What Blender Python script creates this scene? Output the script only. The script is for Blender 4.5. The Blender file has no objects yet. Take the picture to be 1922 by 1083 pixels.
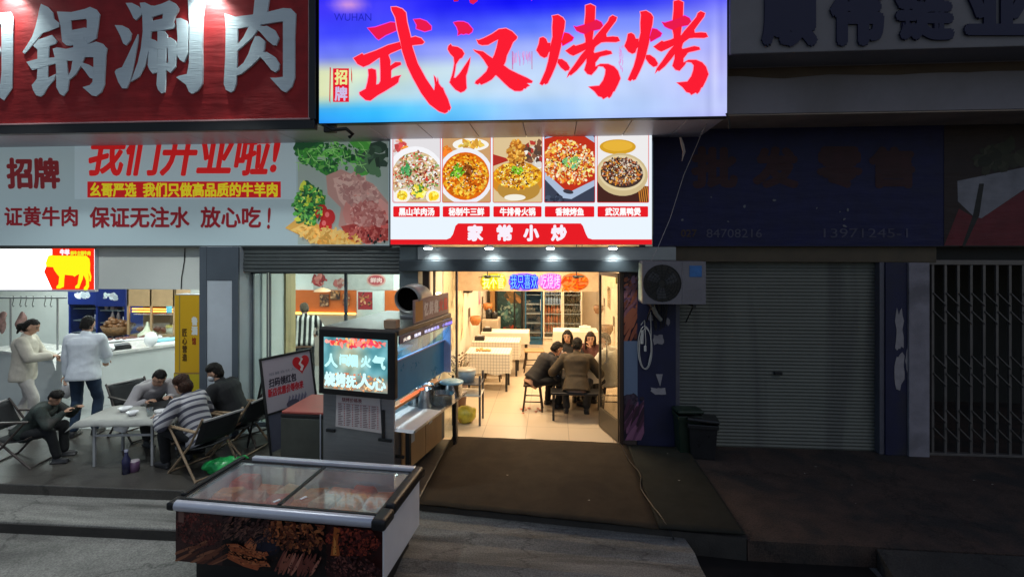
import bpy, bmesh, math, random
from mathutils import Vector, Matrix, noise as mnoise
from mathutils.geometry import tessellate_polygon
random.seed(7)
SC = bpy.context.scene
COL = SC.collection
PI = math.pi
R = math.radians

# ------------------------------------------------------------------ camera, world, exposure
CAMZ = 2.7
YAW = math.atan(79/1000)
cam_d = bpy.data.cameras.new('camera'); cam = bpy.data.objects.new('camera', cam_d); COL.objects.link(cam)
cam.location = (0, 0, CAMZ); cam.rotation_euler = (PI/2, 0, YAW)
cam_d.sensor_width = 36; cam_d.lens = 36*1000/1922; cam_d.shift_y = -(541.5-455)/1922
cam_d.clip_start = 0.05; cam_d.clip_end = 500
SC.camera = cam
W = bpy.data.worlds.new('World'); SC.world = W; W.use_nodes = True
wn = W.node_tree.nodes; wl = W.node_tree.links
sky = wn.new('ShaderNodeTexSky'); sky.sky_type = 'NISHITA'; sky.sun_disc = False
sky.sun_elevation = R(48.0); sky.sun_rotation = R(150)
wn['Background'].inputs["Strength"].default_value = 0.052
wl.new(sky.outputs[0], wn['Background'].inputs[0])
SC.view_settings.view_transform = 'Standard'; SC.view_settings.look = 'None'
SC.view_settings.exposure = 0; SC.view_settings.gamma = 1
SC.cycles.max_bounces = 8; SC.cycles.transparent_max_bounces = 12
SC.cycles.sample_clamp_indirect = 4

def lamp_area(name, loc, rot, size, power, color, parent=None, size_y=None, spread=None):
    d = bpy.data.lights.new(name, 'AREA'); d.energy = power; d.color = color
    d.size = size
    if size_y: d.shape = 'RECTANGLE'; d.size_y = size_y
    if spread: d.spread = spread
    o = bpy.data.objects.new(name, d); COL.objects.link(o); o.location = loc; o.rotation_euler = rot
    return o
def lamp_spot(name, loc, target, power, color, angle, blend=.8, rad=.04):
    d = bpy.data.lights.new(name, 'SPOT'); d.energy = power; d.color = color; d.spot_size = R(angle); d.spot_blend = blend
    d.shadow_soft_size = rad
    o = bpy.data.objects.new(name, d); COL.objects.link(o); o.location = loc
    o.rotation_euler = (Vector(target)-Vector(loc)).to_track_quat('-Z', 'Y').to_euler()
    return o
WARM = (1.0, .76, .48); COOL = (.86, 1.0, .95)
# restaurant ceiling lights (warm), butcher's ceiling tubes (cool), flood lamps over the red board
for yy, pw in ((8.6, 84), (10.6, 86), (12.8, 84)):
    lamp_area('ceiling_lamp', (-.4, yy, 2.66), (0, 0, 0), 1.7, pw, WARM, size_y=.5)
for xx, yy, pw in ((-7.9, 8.3, 46), (-5.9, 8.6, 42), (-3.3, 9.4, 44), (-6.8, 10.5, 42), (-3.2, 10.5, 34), (-10.6, 9.8, 60)):
    lamp_area('ceiling_tube', (xx, yy, 2.68), (0, 0, 0), 1.3, pw, COOL, size_y=.35)

# ------------------------------------------------------------------ photo -> world
CS, SN = math.cos(YAW), math.sin(YAW)
def ray(px, py):
    u = (px-961)/1000; v = (455-py)/1000
    return Vector((-SN+u*CS, CS+u*SN, v))
def P(px, py, Y):
    d = ray(px, py); t = Y/d.y
    return Vector((d.x*t, Y, CAMZ+d.z*t))
def G(px, py, z=0.0):
    d = ray(px, py); t = (z-CAMZ)/d.z
    return Vector((d.x*t, d.y*t, z))
def X(px, Y): return P(px, 455, Y).x
def Zat(py, px, Y): return P(px, py, Y).z

# ------------------------------------------------------------------ colour + materials
def lin(c): 
    c = c/255
    return c/12.92 if c <= .04045 else ((c+.055)/1.055)**2.4
def S(r, g, b): return (lin(r), lin(g), lin(b), 1)
def A(r, g, b): return (r, g, b, 1)
MATS = {}
def mat(name, col, rough=.6, metal=0, var=.15, scale=6, bump=0, bscale=60, stretch=None, spec=.5, coat=0, stain=None, stain_lo=.5, speck=0, sstretch=None):
    if name in MATS: return MATS[name]
    m = bpy.data.materials.new(name); m.use_nodes = True; MATS[name] = m
    n, l = m.node_tree.nodes, m.node_tree.links
    b = n['Principled BSDF']; b.inputs['Roughness'].default_value = rough; b.inputs['Metallic'].default_value = metal
    b.inputs['Specular IOR Level'].default_value = spec; b.inputs['Coat Weight'].default_value = coat
    tc = n.new('ShaderNodeTexCoord'); vec = tc.outputs['Object']
    if stretch:
        mp = n.new('ShaderNodeMapping'); mp.inputs['Scale'].default_value = stretch; l.new(vec, mp.inputs[0]); vec = mp.outputs[0]
    nz = n.new('ShaderNodeTexNoise'); nz.inputs['Scale'].default_value = scale; nz.inputs['Detail'].default_value = 6
    nz.inputs['Roughness'].default_value = .65; l.new(vec, nz.inputs['Vector'])
    mx = n.new('ShaderNodeMix'); mx.data_type = 'RGBA'
    mx.inputs[6].default_value = (*[c*(1-var) for c in col[:3]], 1); mx.inputs[7].default_value = (*[min(1, c*(1+var)) for c in col[:3]], 1)
    rp = n.new('ShaderNodeMapRange'); rp.inputs[1].default_value = .3; rp.inputs[2].default_value = .7
    l.new(nz.outputs[0], rp.inputs[0]); l.new(rp.outputs[0], mx.inputs[0])
    out = mx.outputs[2]
    if stain:
        n2 = n.new('ShaderNodeTexNoise'); n2.inputs['Scale'].default_value = scale*.35; n2.inputs['Detail'].default_value = 8; n2.inputs['Distortion'].default_value = .8
        sv = vec
        if sstretch:
            mp2 = n.new('ShaderNodeMapping'); mp2.inputs['Scale'].default_value = sstretch; l.new(tc.outputs['Object'], mp2.inputs[0]); sv = mp2.outputs[0]
        l.new(sv, n2.inputs['Vector'])
        r2 = n.new('ShaderNodeMapRange'); r2.inputs[1].default_value = stain_lo; r2.inputs[2].default_value = stain_lo+.15; l.new(n2.outputs[0], r2.inputs[0])
        m2 = n.new('ShaderNodeMix'); m2.data_type = 'RGBA'; l.new(r2.outputs[0], m2.inputs[0]); l.new(out, m2.inputs[6]); m2.inputs[7].default_value = stain
        out = m2.outputs[2]
    if speck:
        n4 = n.new('ShaderNodeTexNoise'); n4.inputs['Scale'].default_value = 75; n4.inputs['Detail'].default_value = 3; l.new(tc.outputs['Object'], n4.inputs['Vector'])
        r4 = n.new('ShaderNodeMapRange'); r4.inputs[1].default_value = .36; r4.inputs[2].default_value = .64; r4.inputs[3].default_value = 1-speck; r4.inputs[4].default_value = 1+speck*.6; l.new(n4.outputs[0], r4.inputs[0])
        n5 = n.new('ShaderNodeTexVoronoi'); n5.feature = 'DISTANCE_TO_EDGE'; n5.inputs['Scale'].default_value = .55; l.new(tc.outputs['Object'], n5.inputs['Vector'])
        nd = n.new('ShaderNodeVectorMath'); nd.operation = 'MULTIPLY_ADD'; l.new(nz.outputs['Color'], nd.inputs[0]); nd.inputs[1].default_value = (.5, .5, .5); l.new(tc.outputs['Object'], nd.inputs[2]); l.new(nd.outputs[0], n5.inputs['Vector'])
        r5 = n.new('ShaderNodeMapRange'); r5.inputs[1].default_value = .0; r5.inputs[2].default_value = .012; r5.inputs[3].default_value = .5; r5.inputs[4].default_value = 1; l.new(n5.outputs[0], r5.inputs[0])
        mu = n.new('ShaderNodeMath'); mu.operation = 'MULTIPLY'; l.new(r4.outputs[0], mu.inputs[0]); l.new(r5.outputs[0], mu.inputs[1])
        vs_ = n.new('ShaderNodeVectorMath'); vs_.operation = 'SCALE'; l.new(out, vs_.inputs[0]); l.new(mu.outputs[0], vs_.inputs['Scale']); out = vs_.outputs[0]
    l.new(out, b.inputs['Base Color'])
    rr = n.new('ShaderNodeMapRange'); rr.inputs[3].default_value = max(.03, rough-.12); rr.inputs[4].default_value = min(1, rough+.12)
    l.new(nz.outputs[0], rr.inputs[0]); l.new(rr.outputs[0], b.inputs['Roughness'])
    if bump:
        n3 = n.new('ShaderNodeTexNoise'); n3.inputs['Scale'].default_value = bscale; n3.inputs['Detail'].default_value = 4; l.new(vec, n3.inputs['Vector'])
        bp = n.new('ShaderNodeBump'); bp.inputs['Strength'].default_value = bump; bp.inputs['Distance'].default_value = .02
        l.new(n3.outputs[0], bp.inputs['Height']); l.new(bp.outputs[0], b.inputs['Normal'])
    return m
def emis(name, col, st, sample=True):
    if name in MATS: return MATS[name]
    m = bpy.data.materials.new(name); m.use_nodes = True; MATS[name] = m
    n, l = m.node_tree.nodes, m.node_tree.links
    n.remove(n['Principled BSDF']); e = n.new('ShaderNodeEmission'); e.inputs[0].default_value = col; e.inputs[1].default_value = st
    l.new(e.outputs[0], n['Material Output'].inputs[0])
    if not sample: m.cycles.emission_sampling = 'NONE'
    return m
def attr_emis(name, st, sample=False):
    m = emis(name, (1, 1, 1, 1), st, sample); n, l = m.node_tree.nodes, m.node_tree.links
    a = n.new('ShaderNodeAttribute'); a.attribute_name = 'Col'
    l.new(a.outputs['Color'], [x for x in n if x.type == 'EMISSION'][0].inputs[0]); return m
def attr_mat(name, rough=.5, glow=0, spec=.4, var=0):
    if name in MATS: return MATS[name]
    m = bpy.data.materials.new(name); m.use_nodes = True; MATS[name] = m
    n, l = m.node_tree.nodes, m.node_tree.links; b = n['Principled BSDF']
    a = n.new('ShaderNodeAttribute'); a.attribute_name = 'Col'; out = a.outputs['Color']
    b.inputs['Roughness'].default_value = rough; b.inputs['Specular IOR Level'].default_value = spec
    if var:
        tc = n.new('ShaderNodeTexCoord'); nz = n.new('ShaderNodeTexNoise'); nz.inputs['Scale'].default_value = 5; nz.inputs['Detail'].default_value = 7
        l.new(tc.outputs['Object'], nz.inputs['Vector'])
        mr = n.new('ShaderNodeMapRange'); mr.inputs[1].default_value = .3; mr.inputs[2].default_value = .7; mr.inputs[3].default_value = 1-var; mr.inputs[4].default_value = 1
        l.new(nz.outputs[0], mr.inputs[0]); mm = n.new('ShaderNodeVectorMath'); mm.operation = 'SCALE'
        l.new(out, mm.inputs[0]); l.new(mr.outputs[0], mm.inputs['Scale']); out = mm.outputs[0]
    if var > .2:
        tc2 = n.new('ShaderNodeTexCoord'); mp = n.new('ShaderNodeMapping'); mp.inputs['Scale'].default_value = (.8, 1, 3.5); l.new(tc2.outputs['Object'], mp.inputs[0])
        nb_ = n.new('ShaderNodeTexNoise'); nb_.inputs['Scale'].default_value = 2.2; nb_.inputs['Detail'].default_value = 5; l.new(mp.outputs[0], nb_.inputs['Vector'])
        bp = n.new('ShaderNodeBump'); bp.inputs['Strength'].default_value = .3; bp.inputs['Distance'].default_value = .05; l.new(nb_.outputs[0], bp.inputs['Height']); l.new(bp.outputs[0], b.inputs['Normal'])
    l.new(out, b.inputs['Base Color'])
    if glow:
        l.new(out, b.inputs['Emission Color']); b.inputs['Emission Strength'].default_value = glow; m.cycles.emission_sampling = 'NONE'
    return m
def glass(name, tint=(1, 1, 1, 1), refl=.12, rough=.02, frost=0):
    if name in MATS: return MATS[name]
    m = bpy.data.materials.new(name); m.use_nodes = True; MATS[name] = m
    n, l = m.node_tree.nodes, m.node_tree.links; n.remove(n['Principled BSDF'])
    t = n.new('ShaderNodeBsdfTransparent'); t.inputs[0].default_value = tint
    g = n.new('ShaderNodeBsdfGlossy'); g.inputs['Roughness'].default_value = rough
    f = n.new('ShaderNodeLayerWeight'); f.inputs[0].default_value = .3
    mr = n.new('ShaderNodeMapRange'); mr.inputs[3].default_value = refl*.5; mr.inputs[4].default_value = min(1, refl*4)
    l.new(f.outputs['Facing'], mr.inputs[0])
    mx = n.new('ShaderNodeMixShader'); l.new(mr.outputs[0], mx.inputs[0]); l.new(t.outputs[0], mx.inputs[1]); l.new(g.outputs[0], mx.inputs[2])
    out = mx.outputs[0]
    if frost:
        d = n.new('ShaderNodeBsdfDiffuse'); d.inputs[0].default_value = (.6, .65, .65, 1)
        tc = n.new('ShaderNodeTexCoord'); nz = n.new('ShaderNodeTexNoise'); nz.inputs['Scale'].default_value = 4; l.new(tc.outputs['Object'], nz.inputs['Vector'])
        r2 = n.new('ShaderNodeMapRange'); r2.inputs[1].default_value = .35; r2.inputs[2].default_value = .75; r2.inputs[3].default_value = frost*.3; r2.inputs[4].default_value = frost
        l.new(nz.outputs[0], r2.inputs[0])
        m2 = n.new('ShaderNodeMixShader'); l.new(r2.outputs[0], m2.inputs[0]); l.new(out, m2.inputs[1]); l.new(d.outputs[0], m2.inputs[2]); out = m2.outputs[0]
    l.new(out, n['Material Output'].inputs[0]); return m
def lines_mat(name, base, line, axes, period, width, rough=.7, soft=.0):
    """grid or stripes along the object axes ('x','y','z' or a direction vector)"""
    m = bpy.data.materials.new(name); m.use_nodes = True; MATS[name] = m
    n, l = m.node_tree.nodes, m.node_tree.links; b = n['Principled BSDF']; b.inputs['Roughness'].default_value = rough
    tc = n.new('ShaderNodeTexCoord'); prev = None
    for ax in axes:
        v = Vector(ax) if not isinstance(ax, str) else Vector({'x': (1, 0, 0), 'y': (0, 1, 0), 'z': (0, 0, 1)}[ax])
        d = n.new('ShaderNodeVectorMath'); d.operation = 'DOT_PRODUCT'; l.new(tc.outputs['Object'], d.inputs[0]); d.inputs[1].default_value = v/period
        f = n.new('ShaderNodeMath'); f.operation = 'FRACT'; l.new(d.outputs['Value'], f.inputs[0])
        c = n.new('ShaderNodeMath'); c.operation = 'LESS_THAN'; l.new(f.outputs[0], c.inputs[0]); c.inputs[1].default_value = width
        o = c.outputs[0]
        if prev:
            x = n.new('ShaderNodeMath'); x.operation = 'MAXIMUM'; l.new(prev, x.inputs[0]); l.new(o, x.inputs[1]); o = x.outputs[0]
        prev = o
    mx = n.new('ShaderNodeMix'); mx.data_type = 'RGBA'; l.new(prev, mx.inputs[0]); mx.inputs[6].default_value = base; mx.inputs[7].default_value = line
    l.new(mx.outputs[2], b.inputs['Base Color']); return m

# ------------------------------------------------------------------ meshes
class MB:
    def __init__(s): s.v = []; s.f = []; s.sm = []
    def add(s, vs, fs, smooth=False):
        k = len(s.v); s.v += [Vector(v) for v in vs]; s.f += [tuple(i+k for i in f) for f in fs]; s.sm += [smooth]*len(fs); return s
    def box(s, x0, y0, z0, x1, y1, z1, M=None):
        vs = [Vector(p) for p in ((x0, y0, z0), (x1, y0, z0), (x1, y1, z0), (x0, y1, z0), (x0, y0, z1), (x1, y0, z1), (x1, y1, z1), (x0, y1, z1))]
        if M: vs = [M @ v for v in vs]
        return s.add(vs, [(0, 3, 2, 1), (4, 5, 6, 7), (0, 1, 5, 4), (1, 2, 6, 5), (2, 3, 7, 6), (3, 0, 4, 7)])
    def rbox(s, x0, y0, z0, x1, y1, z1, r=.01, seg=2, M=None):
        bm = bmesh.new(); bmesh.ops.create_cube(bm, size=1)
        for v in bm.verts: v.co = Vector(((x0+x1)/2+v.co.x*(x1-x0), (y0+y1)/2+v.co.y*(y1-y0), (z0+z1)/2+v.co.z*(z1-z0)))
        r = min(r, .49*min(abs(x1-x0), abs(y1-y0), abs(z1-z0)))
        bmesh.ops.bevel(bm, geom=bm.edges[:], offset=r, segments=seg, affect='EDGES', profile=.5)
        bm.verts.index_update()
        vs = [(M @ v.co) if M else v.co.copy() for v in bm.verts]; fs = [tuple(v.index for v in f.verts) for f in bm.faces]; bm.free()
        return s.add(vs, fs, False)
    def tube(s, p0, p1, r0, r1=None, n=10, cap=True):
        r1 = r0 if r1 is None else r1; p0 = Vector(p0); p1 = Vector(p1); d = (p1-p0)
        q = d.to_track_quat('Z', 'Y') if d.length > 1e-6 else Matrix.Identity(3).to_quaternion()
        vs = []
        for p, r in ((p0, r0), (p1, r1)):
            for i in range(n): vs.append(p+q @ Vector((r*math.cos(2*PI*i/n), r*math.sin(2*PI*i/n), 0)))
        s.add(vs, [(i, (i+1) % n, n+(i+1) % n, n+i) for i in range(n)], True)
        if cap: s.add(vs, [tuple(reversed(range(n))), tuple(range(n, 2*n))])
        return s
    def path(s, pts, r, n=8):
        pts = [Vector(p) for p in pts]; rings = []; m = len(pts); up = None
        rr = r if isinstance(r, (list, tuple)) else [r]*m
        for i, p in enumerate(pts):
            d = (pts[min(i+1, m-1)]-pts[max(i-1, 0)]).normalized()
            a = Vector((0, 0, 1)) if abs(d.z) < .95 else Vector((0, 1, 0))
            if up is not None: a = up
            x = d.cross(a)
            if x.length < 1e-4: x = d.cross(Vector((1, 0, 0)))
            x.normalize(); y = x.cross(d).normalized(); up = y
            rings += [p+rr[i]*(x*math.cos(2*PI*k/n)+y*math.sin(2*PI*k/n)) for k in range(n)]
        fs = [(i*n+k, i*n+(k+1) % n, (i+1)*n+(k+1) % n, (i+1)*n+k) for i in range(m-1) for k in range(n)]
        s.add(rings, fs, True); s.add(rings, [tuple(reversed(range(n))), tuple(range((m-1)*n, m*n))]); return s
    def lathe(s, prof, o=(0, 0, 0), n=20, M=None):
        o = Vector(o); vs = []
        for r, z in prof: vs += [o+Vector((r*math.cos(2*PI*k/n), r*math.sin(2*PI*k/n), z)) for k in range(n)]
        if M: vs = [M @ v for v in vs]
        m = len(prof)
        return s.add(vs, [(i*n+k, i*n+(k+1) % n, (i+1)*n+(k+1) % n, (i+1)*n+k) for i in range(m-1) for k in range(n)], True)
    def prism(s, poly, z0, z1, M=None):
        n = len(poly); vs = [Vector((x, y, z0)) for x, y in poly]+[Vector((x, y, z1)) for x, y in poly]
        if M: vs = [M @ v for v in vs]
        return s.add(vs, [tuple(reversed(range(n))), tuple(range(n, 2*n))]+[(i, (i+1) % n, n+(i+1) % n, n+i) for i in range(n)])
    def ell(s, c, r, M=None, nu=16, nv=10):
        c = Vector(c); vs = []; 
        for j in range(1, nv):
            t = PI*j/nv
            for i in range(nu):
                a = 2*PI*i/nu; v = Vector((r[0]*math.sin(t)*math.cos(a), r[1]*math.sin(t)*math.sin(a), r[2]*math.cos(t)))
                vs.append(c+((M @ v) if M else v))
        fs = [(j*nu+i, (j+1)*nu+i, (j+1)*nu+(i+1) % nu, j*nu+(i+1) % nu) for j in range(nv-2) for i in range(nu)]
        k = len(vs); t = Vector((0, 0, r[2])); t = (M @ t) if M else t
        vs += [c+t, c-t]
        fs += [(k, i, (i+1) % nu) for i in range(nu)]+[(k+1, (nv-2)*nu+(i+1) % nu, (nv-2)*nu+i) for i in range(nu)]
        return s.add(vs, fs, True)
    def loft(s, rings, n=22):
        vs = []
        for c, rx, ry, B in rings:
            for k in range(n):
                a = 2*PI*k/n; cx, sy = math.cos(a), math.sin(a); vs.append(Vector(c)+B @ Vector((rx*math.copysign(abs(cx)**.8, cx), ry*math.copysign(abs(sy)**.8, sy), 0)))
        m = len(rings)
        s.add(vs, [(i*n+k, i*n+(k+1) % n, (i+1)*n+(k+1) % n, (i+1)*n+k) for i in range(m-1) for k in range(n)], True)
        return s.add(vs, [tuple(reversed(range(n))), tuple(range((m-1)*n, m*n))])
    def cap(s, p0, r0, p1, r1):
        p0 = Vector(p0); p1 = Vector(p1); s.ell(p0, (r0,)*3, nu=14, nv=8); s.ell(p1, (r1,)*3, nu=14, nv=8)
        if (p1-p0).length > 1e-5: s.tube(p0, p1, r0, r1, 14)
        return s
    def quad(s, *p): return s.add(p, [tuple(range(len(p)))])
    def mesh(s, name):
        me = bpy.data.meshes.new(name); me.from_pydata([tuple(v) for v in s.v], [], s.f); me.polygons.foreach_set('use_smooth', s.sm); me.update(); return me
    def build(s, name, m, parent=None, world=False, bevel=0):
        if parent and world:
            Mi = local_matrix(parent).inverted(); s.v = [Mi @ v for v in s.v]
        me = s.mesh(name); me.materials.append(m)
        return link(name, me, parent, bevel)
def link(name, me, parent=None, bevel=0):
    o = bpy.data.objects.new(name, me); COL.objects.link(o)
    if parent: o.parent = parent
    if bevel:
        b = o.modifiers.new('edge', 'BEVEL'); b.width = bevel; b.segments = 2; b.limit_method = 'ANGLE'; b.angle_limit = R(40)
    return o
def local_matrix(o):
    M = Matrix.LocRotScale(o.location, o.rotation_euler, o.scale)
    return local_matrix(o.parent) @ M if o.parent else M
def tag(o, label=None, cat=None, group=None, kind=None):
    if label: o['label'] = label
    if cat: o['category'] = cat
    if group: o['group'] = group
    if kind: o['kind'] = kind
    return o
def thing(name, label, cat, loc=(0, 0, 0), rz=0, group=None):
    o = bpy.data.objects.new(name, None); o.empty_display_size = .1; COL.objects.link(o); o.location = loc; o.rotation_euler = (0, 0, rz)
    return tag(o, label, cat, group)
def kids(o): return [c for c in bpy.data.objects if c.parent == o]
def dup(o, loc=None, rz=None, label=None, group=None, parent=None):
    c = o.copy(); COL.objects.link(c)
    if parent: c.parent = parent
    if loc is not None: c.location = loc
    if rz is not None: c.rotation_euler = (0, 0, rz)
    if label: c['label'] = label
    if group: c['group'] = group
    for k in kids(o): dup(k, parent=c)
    return c

# ------------------------------------------------------------------ flat prints (signs, posters, menus) and lettering
TXT = {}
TSC = bpy.data.scenes.new('workbench')
def evaluated(o):
    TSC.collection.objects.link(o); vl = TSC.view_layers[0]; vl.update(); dg = vl.depsgraph; dg.update()
    me = bpy.data.meshes.new_from_object(o.evaluated_get(dg)); bpy.data.objects.remove(o); return me
def text_geo(s, bold=0., shear=0.):
    k = (s, bold, shear)
    if k in TXT: return TXT[k]
    c = bpy.data.curves.new('t', 'FONT'); c.body = s; c.resolution_u = 3; c.offset = bold; c.shear = shear
    me = evaluated(bpy.data.objects.new('t', c))
    vs = [(v.co.x, v.co.y) for v in me.vertices]; fs = [tuple(p.vertices) for p in me.polygons]
    bpy.data.curves.remove(c); bpy.data.meshes.remove(me)
    if not vs: return [], []
    x0 = min(v[0] for v in vs); x1 = max(v[0] for v in vs); y0 = min(v[1] for v in vs); y1 = max(v[1] for v in vs)
    vs = [((x-x0)/max(1e-6, x1-x0), (y-y0)/max(1e-6, y1-y0)) for x, y in vs]
    TXT[k] = (vs, fs); return TXT[k]
def clip(poly, rc):
    x0, y0, x1, y1 = rc
    for ax, lim, sg in ((0, x0, 1), (0, x1, -1), (1, y0, 1), (1, y1, -1)):
        out = []
        for i in range(len(poly)):
            a, b = poly[i-1], poly[i]; ia = (a[ax]-lim)*sg >= 0; ib = (b[ax]-lim)*sg >= 0
            if ia != ib:
                t = (lim-a[ax])/(b[ax]-a[ax]); out.append((a[0]+t*(b[0]-a[0]), a[1]+t*(b[1]-a[1])))
            if ib: out.append(b)
        poly = out
        if len(poly) < 3: return []
    return poly
class Pic:
    """flat printed picture; points in 2D go through fn(x, y, off) into the world"""
    def __init__(s, fn, step=.0005, off=0, rc=None): s.fn = fn; s.step = step; s.o = off; s.v = []; s.f = []; s.c = []; s.rc = rc
    def raw(s, pts, faces, col):
        k = len(s.v); s.v += [s.fn(x, y, s.o) for x, y in pts]; 
        for f in faces: s.f.append(tuple(i+k for i in f)); s.c.append(col if not callable(col) else None)
    def poly(s, pts, col, lift=True):
        if s.rc: pts = clip(list(pts), s.rc)
        if len(pts) < 3: return s
        tri = tessellate_polygon([[Vector((x, y, 0)) for x, y in pts]])
        s.raw(pts, [tuple(t) for t in tri], col)
        if lift: s.o += s.step
        return s
    def rect(s, x0, y0, x1, y1, col, lift=True): return s.poly([(x0, y0), (x1, y0), (x1, y1), (x0, y1)], col, lift)
    def ell(s, cx, cy, rx, ry, col, rot=0, n=28, lift=True, wob=0):
        cr, sr = math.cos(rot), math.sin(rot); pts = []
        for i in range(n):
            a = 2*PI*i/n; k = 1+wob*random.uniform(-1, 1); x, y = rx*k*math.cos(a), ry*k*math.sin(a); pts.append((cx+x*cr-y*sr, cy+x*sr+y*cr))
        return s.poly(pts, col, lift)
    def rrect(s, x0, y0, x1, y1, r, col):
        pts = []
        sx = 1 if x1 > x0 else -1; sy = 1 if y1 > y0 else -1
        for cx, cy, a0 in ((x1-r*sx, y1-r*sy, 0), (x0+r*sx, y1-r*sy, 1), (x0+r*sx, y0+r*sy, 2), (x1-r*sx, y0+r*sy, 3)):
            for k in range(5):
                a = (a0+k/4)*PI/2; pts.append((cx+r*math.cos(a)*sx, cy+r*math.sin(a)*sy))
        return s.poly(pts, col)
    def scatter(s, cx, cy, rx, ry, n, pal, size, rot=0, asp=1.8, ang=None, jit=.3):
        cr, sr = math.cos(rot), math.sin(rot)
        for i in range(n):
            a = random.uniform(0, 2*PI); q = math.sqrt(random.random()); x, y = rx*q*math.cos(a), ry*q*math.sin(a)
            z = size*random.uniform(.5, 1.4); g_ = random.uniform(1-jit, 1+jit)
            s.ell(cx+x*cr-y*sr, cy+x*sr+y*cr, z*asp**.5, z/asp**.5, tuple(min(1.0, q_*g_) for q_ in random.choice(pal)[:3])+(1,), random.uniform(0, PI) if ang is None else ang+random.uniform(-.25, .25), 7, False, .3)
            s.o += s.step/25
        return s
    def text(s, t, x0, y0, x1, y1, col, bold=0., shear=0., skew=0.):
        vs, fs = text_geo(t, 0, shear); w = abs(bold)*1.15*abs(y1-y0)*(1 if bold > 0 else 0)
        sx = 1 if x1 > x0 else -1; sy = 1 if y1 > y0 else -1; x0 += w*sx; x1 -= w*sx; y0 += w*sy; y1 -= w*sy
        for k in range(8 if w else 1):
            dx, dy = (w*math.cos(k*PI/4), w*math.sin(k*PI/4)) if w else (0, 0)
            s.raw([(x0+(x1-x0)*u+dx, y1+(y0-y1)*v+dy+skew*(u-.5)) for u, v in vs], fs, col); s.o += s.step/8
        s.o += s.step*.2; return s
    def grid(s, x0, y0, x1, y1, nx, ny, fn, lift=True):
        for i in range(nx):
            for j in range(ny):
                a, b = x0+(x1-x0)*i/nx, x0+(x1-x0)*(i+1)/nx; c, d = y0+(y1-y0)*j/ny, y0+(y1-y0)*(j+1)/ny
                q = [(a, c), (b, c), (b, d), (a, d)]
                k = len(s.v); s.v += [s.fn(x, y, s.o) for x, y in q]; s.f.append((k, k+1, k+2, k+3)); s.c.append([fn(x, y) for x, y in q])
        if lift: s.o += s.step
        return s
    def build(s, name, m, parent=None, world=True):
        vs = s.v
        if parent and world:
            Mi = local_matrix(parent).inverted(); vs = [Mi @ Vector(v) for v in vs]
        me = bpy.data.meshes.new(name); me.from_pydata([tuple(v) for v in vs], [], s.f)
        at = me.color_attributes.new('Col', 'FLOAT_COLOR', 'CORNER'); k = 0; buf = []
        for f, c in zip(s.f, s.c):
            for j in range(len(f)): buf += list(c[j] if isinstance(c, list) else c)
        at.data.foreach_set('color', buf); me.materials.append(m); me.update()
        return link(name, me, parent)
def pxmap(Y): return lambda x, y, o: P(x, y, Y-o)
def plane(O, ux, uy, n):
    O, ux, uy, n = map(Vector, (O, ux, uy, n)); return lambda x, y, o: O+ux*x+uy*y+n*o
def slab(poly, Y, th, name, m, parent, step=0):
    """solid letter strokes: each polygon (photo pixels) extruded towards the viewer from the plane Y"""
    b = MB(); k = 0
    for pts in poly:
        q = [P(x, y, Y) for x, y in pts]; n = len(q); d = Vector((0, -(th+k*step), 0)); tri = tessellate_polygon([q])
        b.add([v+d for v in q], [tuple(t) for t in tri]); b.add(q+[v+d for v in q], [(i, (i+1) % n, n+(i+1) % n, n+i) for i in range(n)]); k += 1
    return b.build(name, m, parent, world=True)
# ------------------------------------------------------------------ surfaces
YF = 7.2; YS = 6.0; ZS = 4.10
concrete = mat('concrete', A(.20, .195, .18), .75, 0, .35, 2.2, .45, 70, stain=A(.10, .097, .09), stain_lo=.52, speck=.35)
concrete2 = mat('worn_concrete', A(.21, .205, .19), .8, 0, .3, 3.5, .35, 60, stretch=(.35, 3.0, 1), stain=A(.09, .088, .08), stain_lo=.5, speck=.3)
shaded_riser_m = mat('shaded_riser_concrete', A(.040, .037, .033), .85, 0, .3, 4, .3)  # shade of the drop put into the colour
platform_m = mat('platform_tiles', A(.066, .060, .054), .36, 0, .25, 2.5, .12, 40, stain=A(.040, .036, .032), stain_lo=.55, speck=.2)
carpet_m = mat('brown_carpet', A(.050, .038, .026), .95, 0, .2, 4, .35, 180, spec=.1, stain=A(.036, .028, .021), stain_lo=.56)
carpet2_m = mat('dark_green_carpet', A(.030, .030, .024), .95, 0, .2, 4, .35, 180, spec=.1)
brick_m = mat('red_paving', A(.062, .040, .031), .85, 0, .35, 5, .4, 45, stain=A(.030, .026, .024), stain_lo=.47, speck=.35)
grey_metal = mat('grey_shutter_metal', A(.10, .115, .115), .45, .3, .12, 3)
dark_metal = mat('dark_metal', A(.022, .024, .026), .4, .4, .1, 5)
black = mat('black_plastic', A(.012, .012, .013), .38, 0, .1, 8)
white_wall = mat('white_plaster', A(.74, .77, .74), .7, 0, .06, 1.5)
cream_wall = mat('cream_plaster', A(.78, .70, .58), .6, 0, .08, 1.2)
pillar_m = mat('pillar_blue_grey', A(.46, .51, .56), .45, 0, .10, 1.6, stain=A(.38, .43, .48), stain_lo=.58)
pillar_edge = mat('pillar_slate', A(.085, .105, .13), .4, 0, .12, 2)
blue_paint = mat('navy_paint', A(.010, .012, .050), .6, 0, .25, 3, .1, 50, stain=A(.02, .02, .035), stain_lo=.6)
soffit_m = mat('soffit_panel', A(.46, .44, .50), .42, .1, .15, .9, .02, 5)
canopy_m = mat('canopy_render', A(.24, .225, .25), .8, 0, .12, 1.4, .15, 40, stain=A(.19, .175, .185), stain_lo=.56)
stain_m = mat('rust_stained_render', A(.10, .072, .05), .85, 0, .3, 2, .2, stretch=(.5, 1, 3))
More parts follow.
